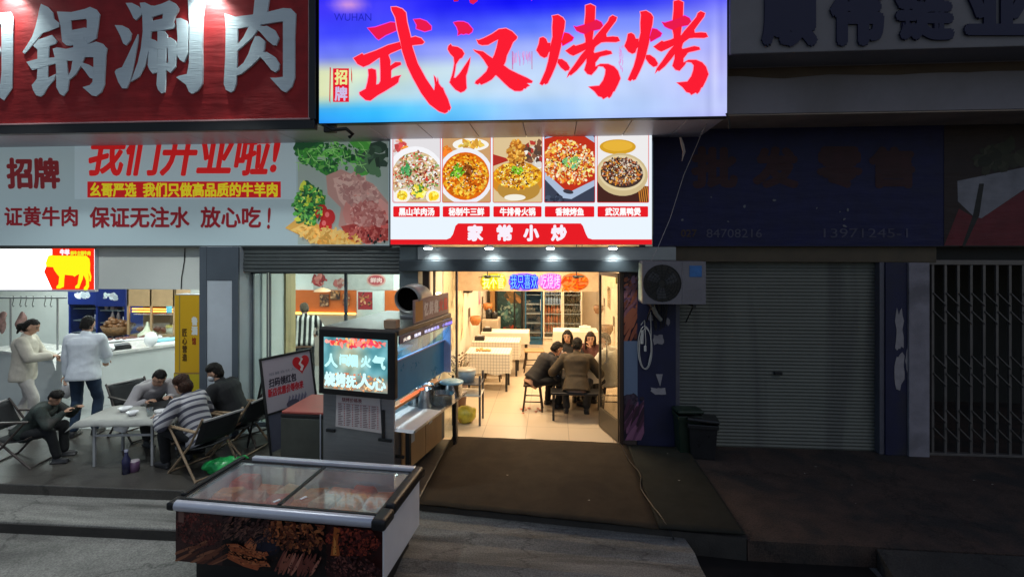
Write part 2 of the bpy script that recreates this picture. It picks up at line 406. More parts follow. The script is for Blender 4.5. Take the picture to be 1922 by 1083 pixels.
steel = mat('brushed_steel', A(.30, .31, .33), .34, .75, .1, 3, .04, 90, stretch=(1, 1, 14))
alu = mat('aluminium', A(.66, .68, .76), .36, .35, .06, 4)
white_pl = mat('white_enamel', A(.82, .82, .84), .35, 0, .06, 3)
paper_m = mat('paper', A(.8, .8, .8), .8, 0, .05, 3)
wood_dark = mat('dark_wood', A(.035, .018, .010), .5, 0, .3, 5, .05, 30, stretch=(1, 1, .15))
wood_mid = mat('tan_wood', A(.42, .25, .11), .5, 0, .2, 3, .05, 30, stretch=(1, 1, .2))
beech = mat('beech_wood', A(.30, .21, .13), .5, 0, .25, 6, .03, 30, stretch=(1, 4, 1))
canvas_m = mat('black_canvas', A(.012, .013, .015), .85, 0, .2, 9, .15, 200)
pane = glass('window_glass', (.93, .97, .96, 1), .10)
PIC = attr_mat('printed_vinyl', .55); PICV = attr_mat('weathered_print', .6, var=.35)
PICE = attr_emis('backlit_print', 1.0); SCRE = attr_emis('lit_screen', 1.25)

# ------------------------------------------------------------------ ground
b = MB(); b.quad((-60, -40, -.22), (60, -40, -.22), (60, 60, -.22), (-60, 60, -.22))
tag(b.build('road', concrete), kind='structure')
b = MB().rbox(-14, 5.5, -.23, -1.42, 18, 0, .012)
tag(b.build('platform', platform_m), kind='structure')
b = MB().rbox(-14, 4.95, -.24, -1.5, 5.52, -.11, .015, 3)
tag(b.build('pavement_step', concrete2), kind='structure')
# riser faces of the two steps are darker pieces set 4 mm proud, with shade put into their colour
tag(MB().rbox(-14, 4.938, -.225, -1.5, 4.95, -.125, .004).build('kerb', shaded_riser_m), kind='structure')
# entrance slab + ramp + right-hand pavement
fl, fr = G(795, 952, -.02), G(1385, 990, -.02); bl, br = G(838, 822, -.02), G(1285, 842, -.02)
slab_poly = [(-1.42, 5.42), (1.76, 5.04), (1.76, 7.3), (-1.42, 7.3)]
tag(MB().prism(slab_poly, -.23, -.012).build('entrance_slab', shaded_riser_m), kind='structure')
b = MB(); N = 24; M_ = 10; vs = []
for j in range(M_+1):
    for i in range(N+1):
        x = -1.46+i/N*(1.22+1.46); y0 = 5.40-.12*(x+1.46)/1.0*.9; y0 = 5.42-(x+1.42)*.12; y1 = 3.95
        t = j/M_; y = y0+(y1-y0)*t; z = -.07-.155*(.15*t+.85*(int(t*3.4)/3.4 if t < 1 else 1)); vs.append((x+(.0 if i < N else .06*math.sin(t*3)), y, z))
b.add(vs, [(j*(N+1)+i, (j+1)*(N+1)+i, (j+1)*(N+1)+i+1, j*(N+1)+i+1) for j in range(M_) for i in range(N)])
e = len(vs); b.add([(1.22, 5.1, -.07), (1.22, 5.1, -.24), (1.28, 3.95, -.24), (1.28, 3.95, -.215)], [(0, 1, 2, 3)])
tag(b.build('ramp', mat('ramp_concrete', A(.185, .185, .17), .8, 0, .3, 3.5, .35, 60, stretch=(.35, 3.0, 1), stain=A(.085, .085, .078), stain_lo=.50, speck=.3)), kind='structure')
rp = [(1.77, 5.04), (14, 4.85), (14, 18), (1.77, 18)]
tag(MB().prism(rp, -.23, -.03).build('pavement', brick_m), kind='structure')
rx = G(1600, 985, -.03).x
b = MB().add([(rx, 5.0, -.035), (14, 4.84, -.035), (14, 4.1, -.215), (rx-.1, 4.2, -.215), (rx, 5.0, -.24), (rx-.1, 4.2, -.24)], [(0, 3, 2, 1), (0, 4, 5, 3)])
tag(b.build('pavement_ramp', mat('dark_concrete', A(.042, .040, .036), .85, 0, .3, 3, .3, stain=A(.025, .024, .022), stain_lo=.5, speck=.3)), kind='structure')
tag(MB().quad((1.24, 4.35, -.216), (rx-.06, 4.35, -.216), (rx-.06, 5.045, -.216), (1.24, 5.09, -.216)).build('drop_shade', mat('drop_shade_dark', A(.012, .011, .010), .5, 0, .3, 6)), kind='structure')  # dark sheet on the road painting the deep shade below the drop
# carpet at the door: long brown piece and the darker strip on its right
def carpet(name, label, poly, m, zt):
    bm = MB(); n = 26; k = 20; vs = []
    for j in range(k+1):
        for i in range(n+1):
            u, v = i/n, j/k
            a = Vector(poly[0]).lerp(Vector(poly[1]), u); c = Vector(poly[3]).lerp(Vector(poly[2]), u); p = a.lerp(c, v)
            w = mnoise.noise(Vector((p.x*2.2, p.y*2.2, zt*50)))*.007+.008
            ed = .022*mnoise.noise(Vector((p.x*5, 3, 1))) if v in (0, 1) else 0
            vs.append((p.x, p.y+ed, zt+w))
    bm.add(vs, [(j*(n+1)+i, j*(n+1)+i+1, (j+1)*(n+1)+i+1, (j+1)*(n+1)+i) for j in range(k) for i in range(n)], True)
    o = bm.build(name, m); sd = o.modifiers.new('thick', 'SOLIDIFY'); sd.thickness = .012; sd.offset = 1
    return tag(o, label, 'carpet')
carpet('door_carpet', 'wide brown carpet on the slab in front of the lit restaurant door', [(-1.40, 5.39), (.98, 5.10), (.96, 7.22), (-1.40, 7.30)], carpet_m, .0)
carpet('side_carpet', 'narrow dark green carpet strip beside the brown door carpet', [(.985, 5.10), (1.755, 5.05), (1.73, 7.12), (.965, 7.16)], carpet2_m, .004)

# ------------------------------------------------------------------ building: row of shops
xa0, xa1 = X(375, YF-.13), X(447, YF-.13); xd0, xd1 = X(752, YF), X(800, YF); xe0, xe1 = X(1170, YF), X(1268, YF)
xs0, xs1 = X(1268, YF), X(1662, YF); xg0 = X(1700, YF); xg1 = X(1742, YF)
ZL = Zat(463, 900, YF)   # bottom of the sign band
tile_m = lines_mat('cream_floor_tiles', A(.62, .50, .36), A(.34, .26, .18), ['x', 'y'], .6, .012, .28)
tile_w = lines_mat('grey_floor_tiles', A(.30, .31, .31), A(.18, .18, .18), ['x', 'y'], .6, .012, .3)
# --- canopy
cn = thing('concrete_canopy', 'long concrete canopy running over all the shop fronts', 'canopy', (0, 6.6, ZS))
xr = X(1364, YS)
MB().box(-14, 6.08, ZS, xr+.02, 7.5, 6.8).build('canopy_beam', canopy_m, cn, True)
b = MB()
xx = -14
while xx < xr:
    x2 = min(xr+.02, xx+.62); b.rbox(xx+.004, 6.06, ZS-.02, x2-.004, 7.2, ZS-.002, .004); xx += .62
b.build('soffit', soffit_m, cn, True)
zb2 = 4.20
MB().box(xr+.021, 6.42, zb2, 15, 7.5, 6.8).build('canopy_beam', canopy_m, cn, True)
MB().rbox(xr+.021, 5.95, 4.74, 15, 6.42, 6.9, .01).build('fascia', mat('pale_fascia', A(.19, .185, .20), .75, 0, .12, 1.1, .1), cn, True)
b = MB()
for k in range(40):
    x0 = xr+.03+k*.25; b.add([(x0, 6.417, 4.73), (x0+.25, 6.417, 4.73), (x0+.25, 6.417, 4.62+.06*mnoise.noise(Vector(((x0+.25)*1.7, 0, 0)))), (x0, 6.417, 4.62+.06*mnoise.noise(Vector((x0*1.7, 0, 0))))], [(0, 3, 2, 1)])
b.build('stain', stain_m, cn, True)
MB().rbox(xr+.03, 6.43, zb2-.02, 15, 7.2, zb2-.002, .004).build('soffit', mat('brown_soffit', A(.34, .27, .22), .8, 0, .25, 2, .2), cn, True)

# --- butcher's shop on the left
L0 = -16.0
sh = thing('butcher_shop', 'open fronted butcher shop with white walls under the white banner', 'shop', (-5, YF, 0))
MB().quad((L0, YF, .004), (-2.0, YF, .004), (-2.0, 11.4, .004), (L0, 11.4, .004)).build('floor', tile_w, sh, True)
b = MB(); b.box(L0, 11.3, 0, -1.95, 11.4, 2.8)
b.build('wall', white_wall, sh, True)
MB().box(-1.99, YF+.2, 0, -1.90, 11.3, 2.8).build('wall', white_wall, sh, True)
MB().box(L0, YF+.16, 2.72, -1.9, 11.4, 2.82).build('ceiling', white_wall, sh, True)
MB().box(L0, YF+.02, ZL, xd1, YF+.14, 4.12).build('lintel', grey_metal, sh, True)
# bulkhead behind the cow sign, white panels with a seam
zb = Zat(543, 250, YF+.1)
b = MB(); b.rbox(L0, YF+.10, zb, X(183, YF+.1), YF+.15, ZL-.01, .005); b.rbox(X(184, YF+.1), YF+.10, zb, xa0+.02, YF+.15, ZL-.01, .005)
b.build('bulkhead', mat('bulkhead_panel', A(.72, .75, .70), .5, 0, .05, 1), sh, True)
MB().path([P(347, 466, YF+.09), P(346, 490, YF+.09), P(341, 520, YF+.09), P(340, 543, YF+.09)], .007).build('cable', black, sh, True)
# pillar and return wall
MB().rbox(xa0, YF-.12, 0, xa1, YF+.45, ZL, .006).build('pillar', pillar_m, sh, True)
b = MB(); b.rbox(xa0-.004, YF-.135, 0, xa0+.10, YF-.10, ZL-.002, .004); b.rbox(xa1-.09, YF-.135, 0, xa1+.004, YF-.10, ZL-.002, .004); b.rbox(xa0+.10, YF-.130, Zat(525, 410, YF), xa1-.09, YF-.10, ZL-.004, .004)
b.build('pillar_trim', pillar_edge, sh, True)
b = MB(); b.box(xa1-.10, YF+.452, .9, xa1+.02, 8.3, 2.72)
b.build('wall', white_wall, sh, True)
MB().box(xa1-.10, YF+.454, 0, xa1+.028, 8.305, .9).build('wainscot', mat('sage_panel', A(.36, .42, .38), .5, 0, .08, 2), sh, True)
pc0, pc1 = X(513, 8.3), X(537, 8.3)
MB().box(pc0, 8.3, 0, pc1, 8.62, 2.72).build('column', mat('oak_column', A(.42, .33, .16), .5, 0, .25, 5, stretch=(3, 3, .25)), sh, True)
MB().box(pc0-.12, 8.28, 0, pc0-.005, 8.6, 2.72).build('column_post', pillar_edge, sh, True)
# back feature wall: orange band, neon line, beige dado
x0, x1 = X(536, 11.2), X(672, 11.25)
z1, z0 = Zat(545, 620, 11.25), Zat(588, 620, 11.25)
MB().box(x0-.5, 11.255, z0, X(668, 11.25), 11.298, z1).build('orange_band', mat('orange_paint', A(.62, .13, .02), .5, 0, .08, 2), sh, True)
MB().box(X(722, 11.25), 11.255, z0, -2.0, 11.298, z1).build('orange_band', MATS['orange_paint'], sh, True)
MB().box(x0-.5, 11.26, .0, X(668, 11.25), 11.299, z0-.03).build('dado', mat('greige_paint', A(.36, .31, .27), .6, 0, .08, 2), sh, True)
b = MB(); b.tube((x0-.4, 11.23, z0), (X(668, 11.25), 11.23, z0), .018); b.tube((X(722, 11.2), 11.23, z0), (-2.06, 11.23, z0), .018); b.tube((-2.06, 11.23, z0), (-2.06, 11.23, z1), .018)
nl = b.build('neon_line', emis('yellow_neon', (1.0, .58, .10, 1), 6))
tag(nl, 'glowing yellow neon tube along the orange wall of the butcher shop', 'neon light')
pt = thing('pendant_lamp', 'small lit pendant lamp glowing orange before the orange wall', 'lamp', P(605, 548, 9.9))
q = P(605, 545, 9.9)
MB().lathe([(.02, .05), (.12, .02), (.165, -.02)], q, 20).build('lamp_shade', mat('lamp_white', A(.8, .5, .3), .4), pt, True)
MB().lathe([(.001, -.012), (.15, -.018)], q, 20).build('bulb', emis('orange_lamp', (1, .6, .2, 1), 7), pt, True)
MB().tube(q+Vector((0, 0, .05)), (q.x, q.y, 2.72), .004, n=5).build('cord', black, pt, True)
# roller box and glass front
b = MB(); zt = ZL; zr = Zat(512, 600, YF)
for k in range(7): b.rbox(xa1+.005, YF-.02-.008*math.sin(k*1.1), zr+(zt-zr)*k/7, xd0-.005, YF+.3, zr+(zt-zr)*(k+.93)/7, .012)
b.build('roller_shutter', grey_metal, sh, True)
def glass_leaf(p, x0, x1, y, z0, z1, fr=.025, name='glass_door', m=None):
    f = MB(); m = m or pillar_edge
    for a, c in ((x0, x0+fr), (x1-fr, x1)): f.rbox(a, y-.02, z0, c, y+.02, z1, .004)
    f.rbox(x0+fr, y-.02, z0, x1-fr, y+.02, z0+.07, .004); f.rbox(x0+fr, y-.02, z1-.05, x1-fr, y+.02, z1, .004)
    o = f.build(name, m, p, True); MB().box(x0+fr, y-.004, z0+.07, x1-fr, y+.004, z1-.05).build('pane', pane, o, True); return o
gx = [xa1+.01, X(461, YF+.2), X(530, YF+.2), X(647, YF+.2), X(690, YF+.2), xd0-.01]
glass_leaf(sh, gx[0], gx[1], YF+.2, .02, zr+.02)
glass_leaf(sh, gx[1]+.002, X(503, YF+.24), YF+.24, .02, zr+.02, .012)
glass_leaf(sh, X(506, YF+.24), gx[3], YF+.24, .02, zr+.02, .018); glass_leaf(sh, gx[3]+.002, gx[5], YF+.2, .02, zr+.02, .035)
# narrow blue-grey post between the two shops
MB().rbox(xd0, YF-.06, 0, xd1-.10, YF+.5, ZL, .005).build('pillar', mat('slate_post', A(.15, .19, .20), .45, 0, .1, 2), sh, True)

# --- restaurant in the middle
RX0, RX1, RY1 = -1.82, 1.18, 14.8
rs = thing('restaurant', 'brightly lit narrow restaurant with cream walls and tiled floor', 'restaurant', (-.4, YF, 0))
MB().quad((RX0, YF, .004), (RX1, YF, .004), (RX1, RY1, .004), (RX0, RY1, .004)).build('floor', tile_m, rs, True)
MB().box(RX0-.07, YF+.3, 0, RX0, RY1, 2.8).build('wall', cream_wall, rs, True)
MB().box(RX1, YF+.3, 0, RX1+.08, RY1, 2.8).build('wall', cream_wall, rs, True)
MB().box(RX0, RY1, 0, RX1, RY1+.1, 2.8).build('wall', cream_wall, rs, True)
MB().box(RX0, YF+.2, 2.72, RX1, RY1, 2.82).build('ceiling', cream_wall, rs, True)
zc = Zat(488, 980, YF-.1); zd = Zat(510, 980, YF-.1)
MB().rbox(xd1-.09, YF-.12, zc, xe1-.02, YF+.3, ZL-.004, .006).build('lintel', mat('lintel_panel', A(.30, .33, .34), .4, .1, .1, 2), rs, True)
MB().rbox(xd0+.02, YF-.16, zd, xe1-.03, YF+.28, zc-.003, .012).build('roller_box', mat('roller_box', A(.06, .075, .085), .45, .2, .1, 2), rs, True)
# door frame, side light on the left, open leaf on the right
jm = mat('brown_frame', A(.06, .035, .025), .4, .2, .1, 4)
zh = zd-.004
for xq, w in ((X(800, YF), .09), (X(815, YF), .022), (X(857, YF), .022), (X(1166, YF), .05)): MB().rbox(xq-w/2, YF-.03, .0, xq+w/2, YF+.05, zh, .004).build('door_post', jm, rs, True)
MB().box(X(817, YF), YF+.01, .03, X(855, YF), YF+.018, zh).build('side_window', pane, rs, True)
hx = X(1163, YF); ex, ey = X(1126, 7.85), 7.85
ang = math.atan2(ey-YF, ex-hx); ln = math.hypot(ex-hx, ey-YF)
dr = thing('glass_door', None, None, (hx, YF+.03, 0), ang); dr.parent = rs; dr.location = Vector((hx, YF+.03, 0))-rs.location
b = MB(); b.rbox(.0, -.018, .02, .03, .018, zh-.02, .004); b.rbox(ln-.03, -.018, .02, ln, .018, zh-.02, .004); b.rbox(.03, -.018, .02, ln-.03, .018, .30, .004); b.rbox(.03, -.018, zh-.08, ln-.03, .018, zh-.02, .004)
b.build('leaf_frame', mat('bronze_frame', A(.12, .10, .07), .4, .4, .1, 4), dr); MB().box(.03, -.004, .30, ln-.03, .004, zh-.08).build('pane', glass('door_glass', (.92, .91, .87, 1), .05, .02, 0), dr)
MB().path([(ln-.12, -.02, .95), (ln-.12, -.06, .97), (ln-.12, -.06, 1.28), (ln-.12, -.02, 1.30)], .010).build('handle', steel, dr)

# --- shuttered shop on the right
cs = thing('shuttered_shop', 'closed dark shop with navy pillars and a lowered roller shutter', 'shop', (3, YF, 0))
MB().rbox(xe0+.18, YF-.02, -.03, xe1, YF+.4, ZL, .006).build('pillar', blue_paint, cs, True)
MB().rbox(xe0, YF, -.03, xe0+.178, YF+.4, ZL, .006).build('pillar', mat('jamb', A(.09, .06, .05), .6), cs, True)
zs = Zat(492, 1450, YF)
b = MB(); n = 54
for k in range(n):
    za = -.03+(zs+.03)*k/n; zb_ = -.03+(zs+.03)*(k+1)/n; zm = (za+zb_)/2; m_ = 12
    dn = lambda x, z: YF+.03*max(0, 1-math.hypot((x-3.3)/.5, (z-.5)/.35))+.006*mnoise.noise(Vector((x*1.3, 0, z*3)))+.003*mnoise.noise(Vector((x*.7, 5, z*40)))
    for j in range(m_):
        xa_ = xs0+.02+(xs1-xs0-.04)*j/m_; xb_ = xs0+.02+(xs1-xs0-.04)*(j+1)/m_
        b.add([(xa_, dn(xa_, za)+.13, za), (xb_, dn(xb_, za)+.13, za), (xb_, dn(xb_, zm)+.119, zm), (xa_, dn(xa_, zm)+.119, zm), (xa_, dn(xa_, zb_)+.13, zb_), (xb_, dn(xb_, zb_)+.13, zb_)], [(0, 1, 2, 3), (3, 2, 5, 4)])
rl = b.build('roller_shutter', mat('green_grey_shutter', A(.135, .145, .125), .55, .1, .15, 1.2, stain=A(.092, .098, .088), stain_lo=.52, sstretch=(6, 1, .5)), cs, True)
q = P(1460, 700, YF+.1); MB().rbox(q.x-.05, YF+.07, q.z-.02, q.x+.05, YF+.12, q.z+.02, .006).build('lock', dark_metal, rl, True)
b = MB(); b.rbox(xs0-.0, YF+.02, -.03, xs0+.06, YF+.16, zs, .005); b.rbox(xs1-.06, YF+.02, -.03, xs1, YF+.16, zs, .005)
b.build('guide_rail', mat('guide', A(.10, .10, .13), .5, .2), cs, True)
MB().rbox(xe1, YF+.02, zs, X(1760, YF), YF+.3, ZL, .006).build('lintel', mat('brown_lintel', A(.085, .065, .04), .7, 0, .25, 3), cs, True)
MB().rbox(xs1+.002, YF-.0, -.03, xg0+.02, YF+.4, zs-.002, .006).build('pillar', blue_paint, cs, True)
MB().rbox(xg0+.022, YF-.03, -.03, xg1, YF+.4, zs-.002, .006).build('pillar', mat('bare_plaster', A(.25, .235, .27), .85, 0, .2, 4, .2, stain=A(.16, .15, .17), stain_lo=.5), cs, True)
def paper_scrap(px0, py0, px1, py1, Y, n=16, sd=0):
    random.seed(sd); cx, cy = (px0+px1)/2, (py0+py1)/2; pts = []
    for i in range(n):
        a = 2*PI*i/n; k = random.uniform(.65, 1.1); c, s_ = math.cos(a), math.sin(a)
        q = max(abs(c), abs(s_)); pts.append((cx+(px1-px0)/2*k*c/q, cy+(py1-py0)/2*k*s_/q))
    return pts
scr = [paper_scrap(1680, 577, 1696, 660, 7, 18, 1), paper_scrap(1678, 664, 1697, 732, 7, 18, 2), paper_scrap(1699, 655, 1709, 700, 7, 14, 3)]
scr2 = [[(1231, 702), (1244, 702), (1239, 725)], paper_scrap(1222, 727, 1250, 740, 7, 16, 5), paper_scrap(1225, 628, 1246, 648, 7, 14, 6), paper_scrap(1216, 590, 1226, 604, 7, 12, 8), paper_scrap(1250, 596, 1258, 612, 7, 12, 9)]
mat('old_paper', A(.30, .28, .30), .9, 0, .2, 9)
for q_ in scr: slab([q_], YF-.004, .002, 'paper_scrap', MATS['old_paper'], cs)
for q_ in scr2: slab([q_], YF-.024, .002, 'paper_scrap', MATS['old_paper'], cs)
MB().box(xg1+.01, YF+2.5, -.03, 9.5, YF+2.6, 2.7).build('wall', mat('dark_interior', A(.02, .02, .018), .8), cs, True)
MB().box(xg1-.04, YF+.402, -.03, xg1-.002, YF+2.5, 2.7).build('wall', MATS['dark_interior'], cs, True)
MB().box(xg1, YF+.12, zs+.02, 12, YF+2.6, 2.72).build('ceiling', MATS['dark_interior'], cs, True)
MB().box(xe1, YF+.02, ZL+.002, 15, YF+.3, 4.25).build('fascia', mat('fascia_dark', A(.02, .02, .03), .7), cs, True)
# folding gate
gt = thing('folding_gate', 'closed lattice folding gate with thin steel bars beside the bare pillar', 'gate', (5.6, YF, -.03))
gm = mat('gate_steel', A(.14, .13, .125), .45, .4, .15, 6)
b = MB(); xx = xg1+.10; bars = []
while xx < 9: bars.append(xx); xx += .155
for xx in bars: b.rbox(xx-.016, YF+.06, -.03, xx+.016, YF+.09, zs, .003)
b.build('bar', gm, gt, True)
b = MB()
for xx in bars:
    for zc_ in (2.05, 1.82, 1.25, 1.02, .55, .32): b.tube((xx, YF+.05, zc_), (xx+.155, YF+.05, zc_-.16), .009, n=5)
b.build('lattice', gm, gt, True)
b = MB(); b.rbox(xg1, YF+.04, -.03, 9, YF+.11, .0, .004); b.rbox(xg1, YF+.04, zs-.03, 9, YF+.11, zs+.03, .004); b.build('rail', gm, gt, True)

# ------------------------------------------------------------------ big backlit sign
KX = [600, 700, 850, 1000, 1180, 1365]; KY = [-90, -40, 0, 50, 90, 130, 170, 205, 240]
KC = [[(30, 30, 240)]*6, [(30, 30, 245)]*6,
      [(70, 60, 255), (70, 65, 255), (35, 35, 250), (18, 18, 250), (40, 45, 250), (95, 95, 255)],
      [(62, 68, 255), (70, 78, 255), (72, 84, 255), (90, 115, 255), (125, 145, 255), (150, 155, 255)],
      [(105, 118, 248), (110, 125, 250), (150, 162, 255), (165, 182, 255), (178, 192, 255), (175, 178, 255)],
      [(225, 233, 188), (214, 231, 204), (200, 224, 236), (192, 215, 250), (200, 216, 255), (190, 190, 255)],
      [(218, 226, 180), (188, 219, 224), (190, 224, 246), (200, 224, 250), (195, 215, 255), (186, 192, 255)],
      [(60, 178, 255), (58, 190, 255), (105, 200, 255), (158, 204, 255), (184, 210, 255), (195, 205, 255)],
      [(40, 140, 250), (45, 165, 255), (85, 180, 255), (150, 190, 255), (170, 190, 255), (180, 180, 250)]]
def sign_col(x, y):
    x = min(1364.9, max(600, x)); y = min(239, max(-89, y))
    i = max(k for k in range(6) if KX[k] <= x); j = max(k for k in range(9) if KY[k] <= y); i = min(i, 4); j = min(j, 7)
    u = (x-KX[i])/(KX[i+1]-KX[i]); v = (y-KY[j])/(KY[j+1]-KY[j]); u = u*u*(3-2*u); v = v*v*(3-2*v)
    c = [(KC[j][i][k]*(1-u)+KC[j][i+1][k]*u)*(1-v)+(KC[j+1][i][k]*(1-u)+KC[j+1][i+1][k]*u)*v for k in range(3)]
    n = mnoise.noise(Vector((x/90, y/45, 2)))*12+mnoise.noise(Vector((x/25, y/30, 5)))*5
    if x > 1325: n += 14*math.sin((x-1325)*.35+y*.012)*(1 if 1330 < x < 1356 else 0)
    cl = max(0, 1-math.hypot((x-658)/45, (y+4)/22))
    c = [c[0]+(225-c[0])*cl, c[1]+(160-c[1])*cl, c[2]+(225-c[2])*cl]
    return S(*[min(255, max(0, v+n)) for v in c])
bs = thing('lightbox_sign', 'big glowing blue lightbox sign with red brush characters over the restaurant', 'sign', P(980, 225, YS+.1))
Ysg = YS
# true rectangle: corners taken at the sign's own size, bottom edge level
zbS = P(980, 225, YS).z
xl, xrr = P(599, 200, YS).x, P(1364.5, 200, YS).x
def s2w(x, y, o): return Vector((xl+(x-599)/(1364.5-599)*(xrr-xl), YS-o, zbS+(225-y)/1000*5.98))
f = Pic(s2w, .0006); f.grid(599, -85, 1364.5, 225, 72, 34, sign_col)
f.build('face_print', attr_emis('backlit_sign_face', 1.0, True), bs)
MB().box(xl-.012, YS+.004, zbS-.012, xrr+.012, YS+.10, zbS+1.9).build('case', dark_metal, bs, True)
def zt(pts, sc, ox, oy, dx=0, dy=0): return [((x+dx)/sc+ox, (y+dy)/sc+oy) for x, y in pts]
WU = [[(405,240),(470,235),(600,192),(640,195),(650,262),(560,300),(500,340),(480,325)],
 [(605,62),(650,62),(700,80),(730,110),(740,190),(770,310),(785,400),(830,540),(900,670),(970,770),(978,720),(966,640),(985,665),(992,700),(1000,655),(1008,710),(1030,740),(1044,748),(1060,790),(1085,840),(1110,915),(1100,940),(1088,932),(1084,950),(1060,962),(1010,945),(930,885),(860,790),(790,665),(740,560),(700,440),(680,340),(660,260),(640,150),(610,90)],
 [(795,168),(850,165),(905,185),(945,225),(945,255),(890,270),(845,255),(818,245),(822,215)],
 [(760,325),(810,312),(860,328),(888,360),(870,378),(800,385),(770,390)],
 [(285,495),(360,455),(372,468),(480,430),(580,385),(680,358),(695,415),(600,455),(580,470),(500,495),(420,550),(370,570),(320,545),(300,515)],
 [(510,490),(580,460),(600,520),(598,560),(640,530),(685,530),(690,550),(620,585),(605,600),(605,665),(640,650),(690,640),(672,665),(665,700),(640,720),(560,770),(490,810),(430,855),(390,850),(340,805),(335,785),(390,755),(405,700),(415,640),(410,590),(440,583),(475,595),(480,660),(478,720),(500,715),(515,690),(515,600)]]
HAN = [[(128,138),(180,128),(240,130),(290,150),(345,215),(335,245),(300,270),(270,262),(240,272),(215,265),(175,285),(182,240),(165,190)],
 [(95,380),(112,405),(175,415),(225,445),(250,490),(225,535),(195,550),(155,610),(145,680),(130,760),(85,800),(110,740),(125,680),(138,600),(130,530),(90,490),(62,440),(70,405)],
 [(320,525),(310,590),(285,690),(268,740),(270,820),(275,880),(250,910),(210,928),(150,895),(110,850),(82,812),(120,760),(150,765),(200,710),(260,620)],
 [(385,330),(410,338),(470,315),(560,270),(640,215),(720,205),(790,240),(848,300),(840,325),(800,360),(770,430),(730,510),(715,580),(695,620),(690,660),(600,735),(560,780),(500,815),(440,840),(420,820),(405,838),(370,825),(380,800),(440,750),(500,690),(520,640),(560,560),(590,500),(615,420),(632,330),(580,355),(520,390),(450,395),(410,380)],
 [(350,440),(390,455),(460,465),(520,510),(580,550),(640,600),(700,625),(760,670),(860,720),(960,765),(1020,800),(1010,820),(955,822),(990,850),(960,862),(940,885),(925,880),(905,905),(880,912),(820,910),(760,875),(700,820),(640,760),(600,725),(520,640),(470,560),(420,500),(370,465)]]
KAO = [[(250,165),(310,155),(360,185),(382,220),(375,290),(350,400),(340,480),(320,560),(305,620),(280,690),(245,770),(205,850),(180,862),(172,850),(150,870),(125,855),(150,800),(185,720),(210,630),(225,545),(240,440),(255,380),(252,280),(258,200)],
 [(125,390),(160,380),(190,400),(205,440),(235,440),(235,520),(215,540),(200,580),(170,592),(130,570),(90,515),(115,450)],
 [(375,335),(420,345),(470,385),(455,415),(400,445),(358,470),(345,430),(360,380)],
 [(310,605),(350,605),(400,640),(430,690),(420,715),(385,725),(340,690),(305,640)],
 [(590,60),(640,45),(690,70),(685,200),(672,320),(662,400),(690,470),(672,530),(690,560),(730,590),(690,640),(690,680),(720,680),(700,710),(650,765),(610,755),(578,715),(600,640),(600,590),(590,520),(590,400),(578,350),(580,250),(590,150)],
 [(470,270),(500,278),(580,255),(620,240),(700,205),(750,230),(768,265),(740,300),(640,320),(590,350),(540,335),(500,315)],
 [(865,160),(910,180),(900,215),(850,280),(800,350),(805,380),(870,375),(920,380),(940,420),(900,432),(800,430),(750,435),(700,470),(660,510),(620,570),(570,640),(500,720),(440,770),(430,760),(400,795),(420,740),(480,660),(540,570),(590,510),(640,440),(700,360),(770,280),(820,220),(835,180)],
 [(385,520),(470,460),(490,470),(560,450),(600,430),(640,480),(580,515),(520,545),(465,570),(430,555)],
 [(680,545),(740,530),(800,515),(850,525),(860,550),(800,565),(750,575),(700,600),(670,580)],
 [(690,680),(740,655),(820,655),(880,680),(920,725),(945,800),(920,860),(885,930),(872,935),(850,980),(830,1000),(815,985),(770,1010),(755,990),(720,980),(680,930),(620,885),(680,880),(730,875),(770,820),(790,760),(795,710),(770,680),(730,675)]]
strokes = [zt(p, 4.512, 600, 0) for p in WU]+[zt(p, 6.017, 830, 20) for p in HAN]+[zt(p, 5.415, 990, 0) for p in KAO]+[zt(p, 5.415, 1160, 0, -25, -42) for p in KAO]
def grow(pts, d):
    cx = sum(p[0] for p in pts)/len(pts); out = []; n = len(pts)
    ar = sum(pts[i-1][0]*pts[i][1]-pts[i][0]*pts[i-1][1] for i in range(n)); sg = 1 if ar > 0 else -1
    for i in range(n):
        a, p, c = Vector(pts[i-1]), Vector(pts[i]), Vector(pts[(i+1) % n])
        e1 = (p-a).normalized() if (p-a).length > 1e-6 else Vector((1, 0)); e2 = (c-p).normalized() if (c-p).length > 1e-6 else e1
        nn = Vector((e1.y+e2.y, -(e1.x+e2.x))); nn = nn.normalized() if nn.length > .2 else Vector((e1.y, -e1.x)); out.append(tuple(p+nn*d*sg))
    return out
f = Pic(pxmap(YS-.003), .0004)
for p in strokes: f.poly(grow(p, 1.6), S(235, 70, 235) if sum(q[1] for q in p)/len(p) < 75 else S(255, 150, 190))
f.build('letter_halo', PICE, bs)
f = Pic(pxmap(YS-.016), .0004)
for p in strokes:
    m = sum(q[1] for q in p)/len(p); f.poly(p, S(255, 30, 52) if m > 70 else S(238, 28, 78))
f.build('lettering', attr_emis('red_letter_print', .98), bs)
f = Pic(pxmap(YS-.004), .0005)
f.rect(625, 129, 655, 192, S(228, 22, 50)); f.text('招牌'[0], 628, 131, 652, 160, S(235, 235, 150), .03); f.text('牌', 628, 163, 652, 190, S(205, 190, 230), .03)
f.poly([(619, 126), (621, 128), (620, 195), (618, 190)], S(200, 30, 60)); f.poly([(659, 125), (661, 140), (661, 158), (659, 150)], S(210, 60, 60))
f.text('WUHAN', 627, 26, 697, 40, S(38, 40, 190))
for k in range(46): x = random.uniform(961, 999); y = random.uniform(96, 112); f.rect(x, y, x+random.uniform(.4, 1.1), y+random.uniform(8, 20), random.choice([S(225, 120, 190), S(240, 160, 215), S(200, 150, 235)]))
for x in (961, 998): f.rect(x, 97, x+1, 131, S(200, 40, 110))
for k in range(40): x = random.uniform(1161, 1169); y = random.uniform(84, 130); f.rect(x, y, x+.8, y+random.uniform(4, 9), S(225, 150, 225))
